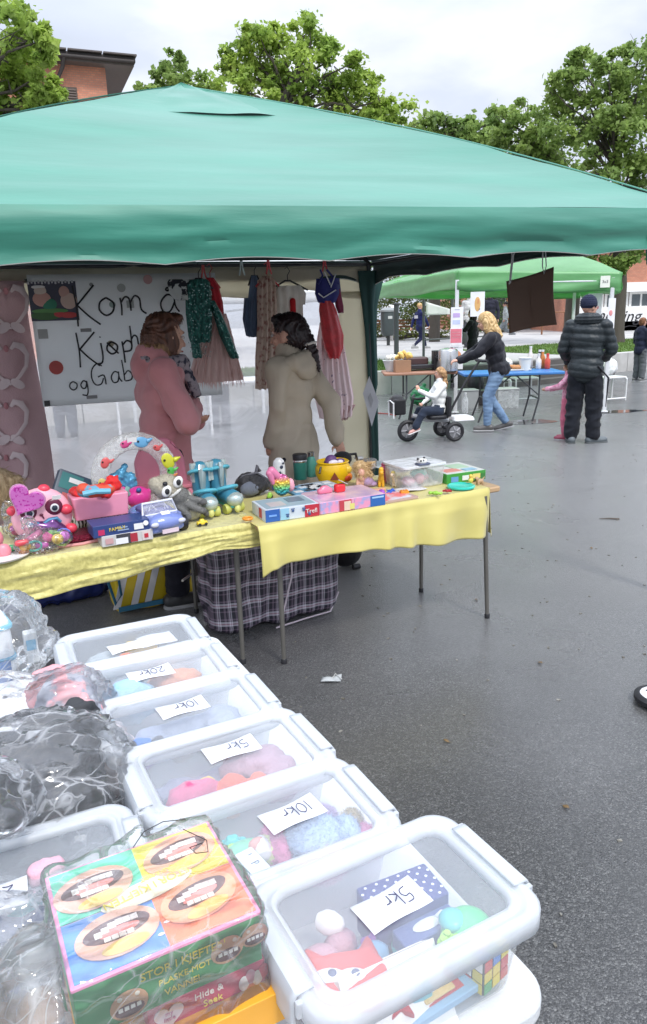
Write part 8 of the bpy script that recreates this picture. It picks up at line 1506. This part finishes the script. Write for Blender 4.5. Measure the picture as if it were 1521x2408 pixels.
for (x, y, sk, rt_, fl) in ((-.27, .72, (.7, .42, .32), .1, 1), (.25, .76, (.8, .42, .28), .15, 1), (-.22, .27, (.85, .5, .35), .05, 1), (.24, .3, (.85, .4, .2), .2, -1)):
    flat_ell(x, y, .05, .036, sk, 2, rt_, 'face_print'); flat_ell(x-.13, y+.04, .012, .012, sk, 2, 0, 'ear_print'); flat_ell(x+.13, y+.06, .012, .012, sk, 2, 0, 'ear_print')
    flat_ell(x, y+.03, .04, .017, (.09, .03, .03), 3, rt_, 'mouth_print'); flat_ell(x+.01, y+.005, .024, .007, (.75, .25, .22), 4, rt_, 'tongue_print')
    for i in range(6): b = MB(); b.box(((x-.1+i*.04)*gw, (y+.075-.012*abs(i-2.5)+(i-2.5)*.01)*gd, .0772), (.0085, .009, .0006)); b.build('tooth_print', P((.85, .85, .8)), gf, smooth=False)
    for i in range(4): b = MB(); b.box(((x-.06+i*.04)*gw, (y-.035)*gd, .0772), (.008, .007, .0006)); b.build('tooth_print', P((.85, .85, .8)), gf, smooth=False)
    flat_ell(x+.02, y-.12, .028, .01, (.85, .62, .15), 3, rt_, 'chin_print')
yl = P((.85, .72, .05), .4); dgr = P((.1, .12, .04), .5)
def gtext(s_, size, M, m=None): text(s_, size, m or yl, gf, M, 'box_lettering', .0004, sp=.95)
gtext('STOR I KJEFTEN', .017, Matrix.Translation((-.0, gd*.545, .0765)) @ Matrix.Rotation(PI+.12, 4, 'Z')); gtext('PLASKE-MOT', .009, Matrix.Translation((.02, gd*.64, .0765)) @ Matrix.Rotation(PI+.12, 4, 'Z'))
MF = lambda x, z: Matrix.Translation((x*gw, -.0015, z)) @ Matrix.Rotation(PI/2, 4, 'X')
for s_, sz, x, z in (('STOR I KJEFTEN', .0155, .06, .05), ('PLASKE-MOT', .0115, .06, .032), ('VANNE!', .0125, .04, .016)): gtext(s_, sz, MF(x, z))
for x, z, s in ((-.24, .022, 1), (.3, .038, .95), (.46, .042, .8)):
    b = MB(); b.ell((x*gw, -.0012, z), (.022*s, .001, .02*s)); b.build('face_print', P((.62, .35, .2), .5), gf); b = MB(); b.ell((x*gw, -.0022, z-.006*s), (.017*s, .0008, .009*s)); b.build('mouth_print', P((.1, .03, .03)), gf); b = MB(); [b.box((x*gw+(i-1.5)*.007*s, -.0032, z-.002*s), (.005*s, .0008, .005*s)) for i in range(4)]; b.build('teeth_print', P((.85, .85, .8)), gf, smooth=False)
    for k in (-1, 1): b = MB(); b.ell((x*gw+k*.01*s, -.0022, z+.012*s), (.003*s, .001, .003*s)); b.build('eye_print', P((.85, .8, .7)), gf)
for x, y in ((.03, .2), (-.02, .12)): flat_ell(x, y, .004, .002, (.85, .9, .9), 1)
h2, f2 = gbox('board_game', 'flat pink-red box reading Hide and Seek under the big mouths game', .838, .035, (.5, .04, .1), w_=.15, dx=.04, dy=.002)
text('Hide &', .013, P((.85, .82, .75)), f2, Matrix.Translation((.0, -.0015, .024)) @ Matrix.Rotation(PI/2, 4, 'X'), 'box_lettering', .0005); text('Seek', .013, P((.85, .75, .1)), f2, Matrix.Translation((.004, -.0015, .0095)) @ Matrix.Rotation(PI/2, 4, 'X'), 'box_lettering', .0005)
b = MB(); b.M = Matrix.Translation((-.05, -.001, .016)) @ Matrix.Rotation(PI/2, 4, 'X'); b.prism([(x, y) for x, y in heart(.036)], 0, .001); fh = b.build('heart_print', P((.85, .75, .78)), f2, smooth=False); text('my\nlittle', .008, P((.6, .1, .3)), fh, Matrix.Translation((-.05, -.003, .017)) @ Matrix.Rotation(PI/2, 4, 'X'), 'box_lettering', .0003)
for i, c in enumerate(((.8, .8, .78), (.6, .3, .35), (.75, .7, .6), (.7, .1, .15))): b = MB(); b.ell((.045+.009*i, -.001, .012+.006*(i % 2)), (.007, .0012, .011)); b.build('figure_print', P(c), f2)
h3, f3 = gbox('gift_box', 'bright orange box at the bottom of the wrapped stack', .79, .046, (.8, .38, .03), w_=gw+.02, dx=.012, dy=-.02)
h4, f4 = gbox('gift_box', 'plain grey-white carton at the bottom of the wrapped stack', .733, .055, (.6, .6, .6), w_=gw+.01, dx=0, dy=.0)
# crinkled clear wrap over the stack
wr_ = thing('plastic_wrap', 'crinkled clear plastic bag wrapped round the stack of games', 'plastic bag', (G0.x+gx.x*gw/2, G0.y+gx.y*gw/2, .735), gyaw)
random.seed(12); b = MB(); b.rbox((0, gd/2, .112), (gw+.012, gd+.02, .222), .012, top=.99); b.ell((-gw*.5-.03, gd*.45, .11), (.06, .1, .1)); b.ell((-gw*.5-.04, .0, .05), (.06, .06, .06)); b.cap((-.02, gd+.01, .2), (.02, gd+.02, .225), .016, .006)
def wdisp(p):
    d_ = mnoise.voronoi(Vector((p.x*12, p.y*18+p.x*6, p.z*22)))[0]; return .004*mnoise.noise(p*14)+.006*(1-min(1, (d_[1]-d_[0])*2.5))**2
    return .006*mnoise.noise(p*14)+.004*(1-abs(mnoise.noise(Vector((p.x*24+p.z*30, p.y*20-p.x*14, p.z*18))))*3.2)
b.fuse('film', clearfilm('wrap_film', .12, ws=7, crease=.28, bump=.22, stretch=(1, 2.4, 1.2), width=.03), wr_, .006, 2, wdisp)
for pts in ([(.0, .17, .229), (.02, .19, .232), (.05, .2, .23), (.08, .19, .229)], [(.07, .17, .23), (.09, .13, .232), (.085, .11, .23), (.07, .115, .23), (.066, .13, .23), (.085, .13, .23)]):
    b = MB(); b.tube(pts, .0007, 5); b.build('ink_line', P((.02, .02, .02)), wr_)
# ------------------------------------------------------------ the big bag of dark clothes, left
db = thing('clothes_bag', 'clear plastic bag stuffed with black and pink clothes on the white table', 'plastic bag', gp(95, 1890, BZ)+Vector((-.02, .13, 0)), BY)
cb_ = Vector(db.location)
def tl(px, py, z): q = gp(px, py, z)-cb_; q = Matrix.Rotation(-BY, 4, 'Z') @ q; return q+Vector((0, 0, -.0))
blk_cl = thing('clothes', 'folded black clothes inside the big clear bag', 'clothes', cb_, BY, 'clothes packed in the clear bag'); pin_cl = thing('clothes', 'pink and grey folded clothes on top inside the clear bag', 'clothes', cb_, BY, 'clothes packed in the clear bag')
b = MB()
for px, py, z, r_ in ((40, 1840, .84, (.10, .09, .09)), (120, 1800, .84, (.09, .08, .09)), (170, 1860, .8, (.06, .06, .08)), (0, 1900, .83, (.09, .08, .09)), (190, 1740, .84, (.05, .06, .08)), (60, 1960, .79, (.08, .06, .06))):
    b.ell(tl(px, py, z)+Vector((0, 0, 0)), r_)
b.fuse('folded_clothes', mat('black_clothes', (.01, .011, .013), .75, c2=(.03, .032, .036), ns=9, lo=.5, hi=.6), blk_cl, .007, 1, folds(.02, (9, 24, 26), 4))
b = MB()
for px, py, z, r_ in ((150, 1640, .86, (.055, .05, .045)), (205, 1690, .84, (.03, .05, .05)), (120, 1620, .84, (.05, .05, .05)), (190, 1630, .85, (.03, .04, .04))): b.ell(tl(px, py, z), r_)
b.fuse('folded_clothes', mat('pink_clothes', (.7, .32, .34), .8, c2=(.3, .32, .38), ns=13, lo=.45, hi=.49), pin_cl, .006, 1, folds(.015, (12, 30, 30), 6))
b = MB(); b.ell(tl(70, 1850, .84), (.19, .17, .115)); b.ell(tl(150, 1680, .83), (.11, .12, .1)); b.ell(tl(20, 1700, .82), (.13, .12, .1)); b.ell(tl(260, 1790, .79), (.05, .11, .07)); b.ell(tl(60, 1960, .82), (.1, .06, .07))
b.cap(tl(30, 1870, .90), tl(0, 1905, .955), .05, .025); b.cap(tl(0, 1905, .955), tl(-40, 1880, .97), .03, .06)
def bdisp(p):
    d_ = mnoise.voronoi(Vector((p.x*7+p.y*4, p.y*15, p.z*12)))[0]; d2_ = mnoise.voronoi(Vector((p.x*16, p.y*30, p.z*26)))[0]; return .012*mnoise.noise(p*8)+.016*(1-min(1, (d_[1]-d_[0])*2.2))**2+.006*(1-min(1, (d2_[1]-d2_[0])*2.2))**2-.006
    q = Vector((p.x*5+p.y*9, p.y*15-p.x*4, p.z*9)); return .012*mnoise.noise(p*8)+.013*max(0, 1-abs(mnoise.noise(q))*5)**2+.006*max(0, 1-abs(mnoise.noise(q*2.3+Vector((3, 1, 2))))*5)**2-.004
b.fuse('film', clearfilm('bag_film_big', .1, ws=5, crease=.4, bump=.38, stretch=(1, 2.6, 1.4), width=.035), db, .009, 2, bdisp)
# second bag, lower left, loose film with tan pieces
lb = thing('loose_wrap', 'loose clear plastic bag bottom trailing at the lower left corner over pink pieces', 'plastic bag', gp(20, 2330, .76), BY); cb2 = Vector(lb.location)
b = MB(); b.ell((0, 0, .06), (.12, .1, .07)); b.ell((.05, -.08, .03), (.1, .06, .05)); b.fuse('film', clearfilm('loose_film', .22, ws=9, crease=.5, bump=.5, width=.035), lb, .008, 2, bdisp)
t = thing('soft_toy', 'tan and pink soft toy under the loose plastic at the lower left', 'soft toy', cb2+Vector((.07, -.06, .0)), 0); blobs(t, 'body', [((0, 0, .03), (.03, .03, .03)), ((.03, .02, .03), (.03, .02, .02))], F((.5, .3, .15))); blobs(t, 'pink_part', [((.06, .03, .03), (.04, .025, .02))], F((.6, .3, .4)))
# white-and-blue packs in a clear bag, upper left
ub = thing('diaper_pack', 'white and blue packets in a clear bag at the left table edge', 'packet', gp(-10, 1600, BZ)+Vector((-.03, .02, 0)), BY+R(8)); b = MB(); b.rbox((0, .03, .085), (.15, .13, .16), .02, top=.95); b.fuse('pack', P((.8, .82, .84), .4), ub, .008, 3)
for z, c in ((.05, (.1, .4, .6)), (.14, (.15, .5, .65))): MB().rbox((0, .03, z), (.155, .135, .012), .02).build('blue_band', P(c, .4), ub)
MB().box((.03, -.042, .02), (.05, .004, .06)).build('dark_window', P((.05, .15, .4)), ub, smooth=False)
ub2 = thing('plastic_bag', 'large clear bag round the white packets, sloping to the table edge', 'plastic bag', Vector(ub.location), BY); b = MB(); b.ell((.02, .04, .1), (.15, .12, .12)); b.ell((.1, .02, .05), (.1, .08, .06)); b.fuse('film', clearfilm('bag_film_left', .12, ws=8, crease=.45, bump=.4, width=.03), ub2, .009, 2, bdisp); t = thing('tissue_pack', 'small white packet standing in the left clear bag', 'packet', Vector(ub.location)+BU*.12+BV*.03, BY); MB().rbox((0, 0, .05), (.035, .03, .09), .006).build('pack', P((.78, .8, .8), .5), t); MB().rbox((0, -.016, .06), (.025, .002, .03), .004).build('print', P((.2, .5, .7)), t)
t = thing('pink_wrap', 'pale pink cloth in thin plastic squeezed between the dark bag and the boxes', 'cloth', gp(285, 1850, BZ)+Vector((-.005, .02, 0)), BY+PI/2); b = MB(); b.ell((0, 0, .05), (.12, .035, .06)); b.fuse('cloth', F((.68, .55, .53)), t, .007, 2, folds(.012, (16, 16, 16)))

# grit and leaf crumbs on the wet ground
random.seed(5); b = MB()
for _ in range(420):
    x = random.uniform(-.2, 5.5); y = random.uniform(1.2, 9); r_ = random.uniform(.002, .006)*(1+y*.12); a = random.random()*PI
    b.box((x, y, .002), (r_*2, r_*1.2, .004), rz=a)
setp(b.build('grit', mat('grit_pale', (.3, .29, .26), .8, c2=(.1, .09, .07), ns=40), smooth=False), 'scattered grit and crumbs of leaf on the wet asphalt', 'grit', None, 'stuff')
for i, (px, py) in enumerate(((1120, 1411), (1270, 1560), (1390, 1290), (1050, 1745), (1330, 1900))):
    q = gp(px, py); t = thing('fallen_leaf', ('small dark leaf on the asphalt behind the right table legs', 'small brown leaf in the open asphalt right of the boxes', 'small leaf right of the table end on pale asphalt', 'small leaf near the third box on dark asphalt', 'small leaf low at the right on dark asphalt')[i], 'leaf', (q.x, q.y, .004), random.random()*6); b = MB(); b.grid(lambda u, v: (-.014+.028*u, (v-.5)*.018*math.sin(PI*min(.98, max(.02, u))), .003+.003*math.sin(4*u+v)), 8, 4); b.build('leaf', P((.16, .1, .04), .6), t, solid=.0008); MB().tube([(.014, 0, .004), (.022, .002, .003)], .0007, 5).build('stalk', P((.12, .08, .04)), t)
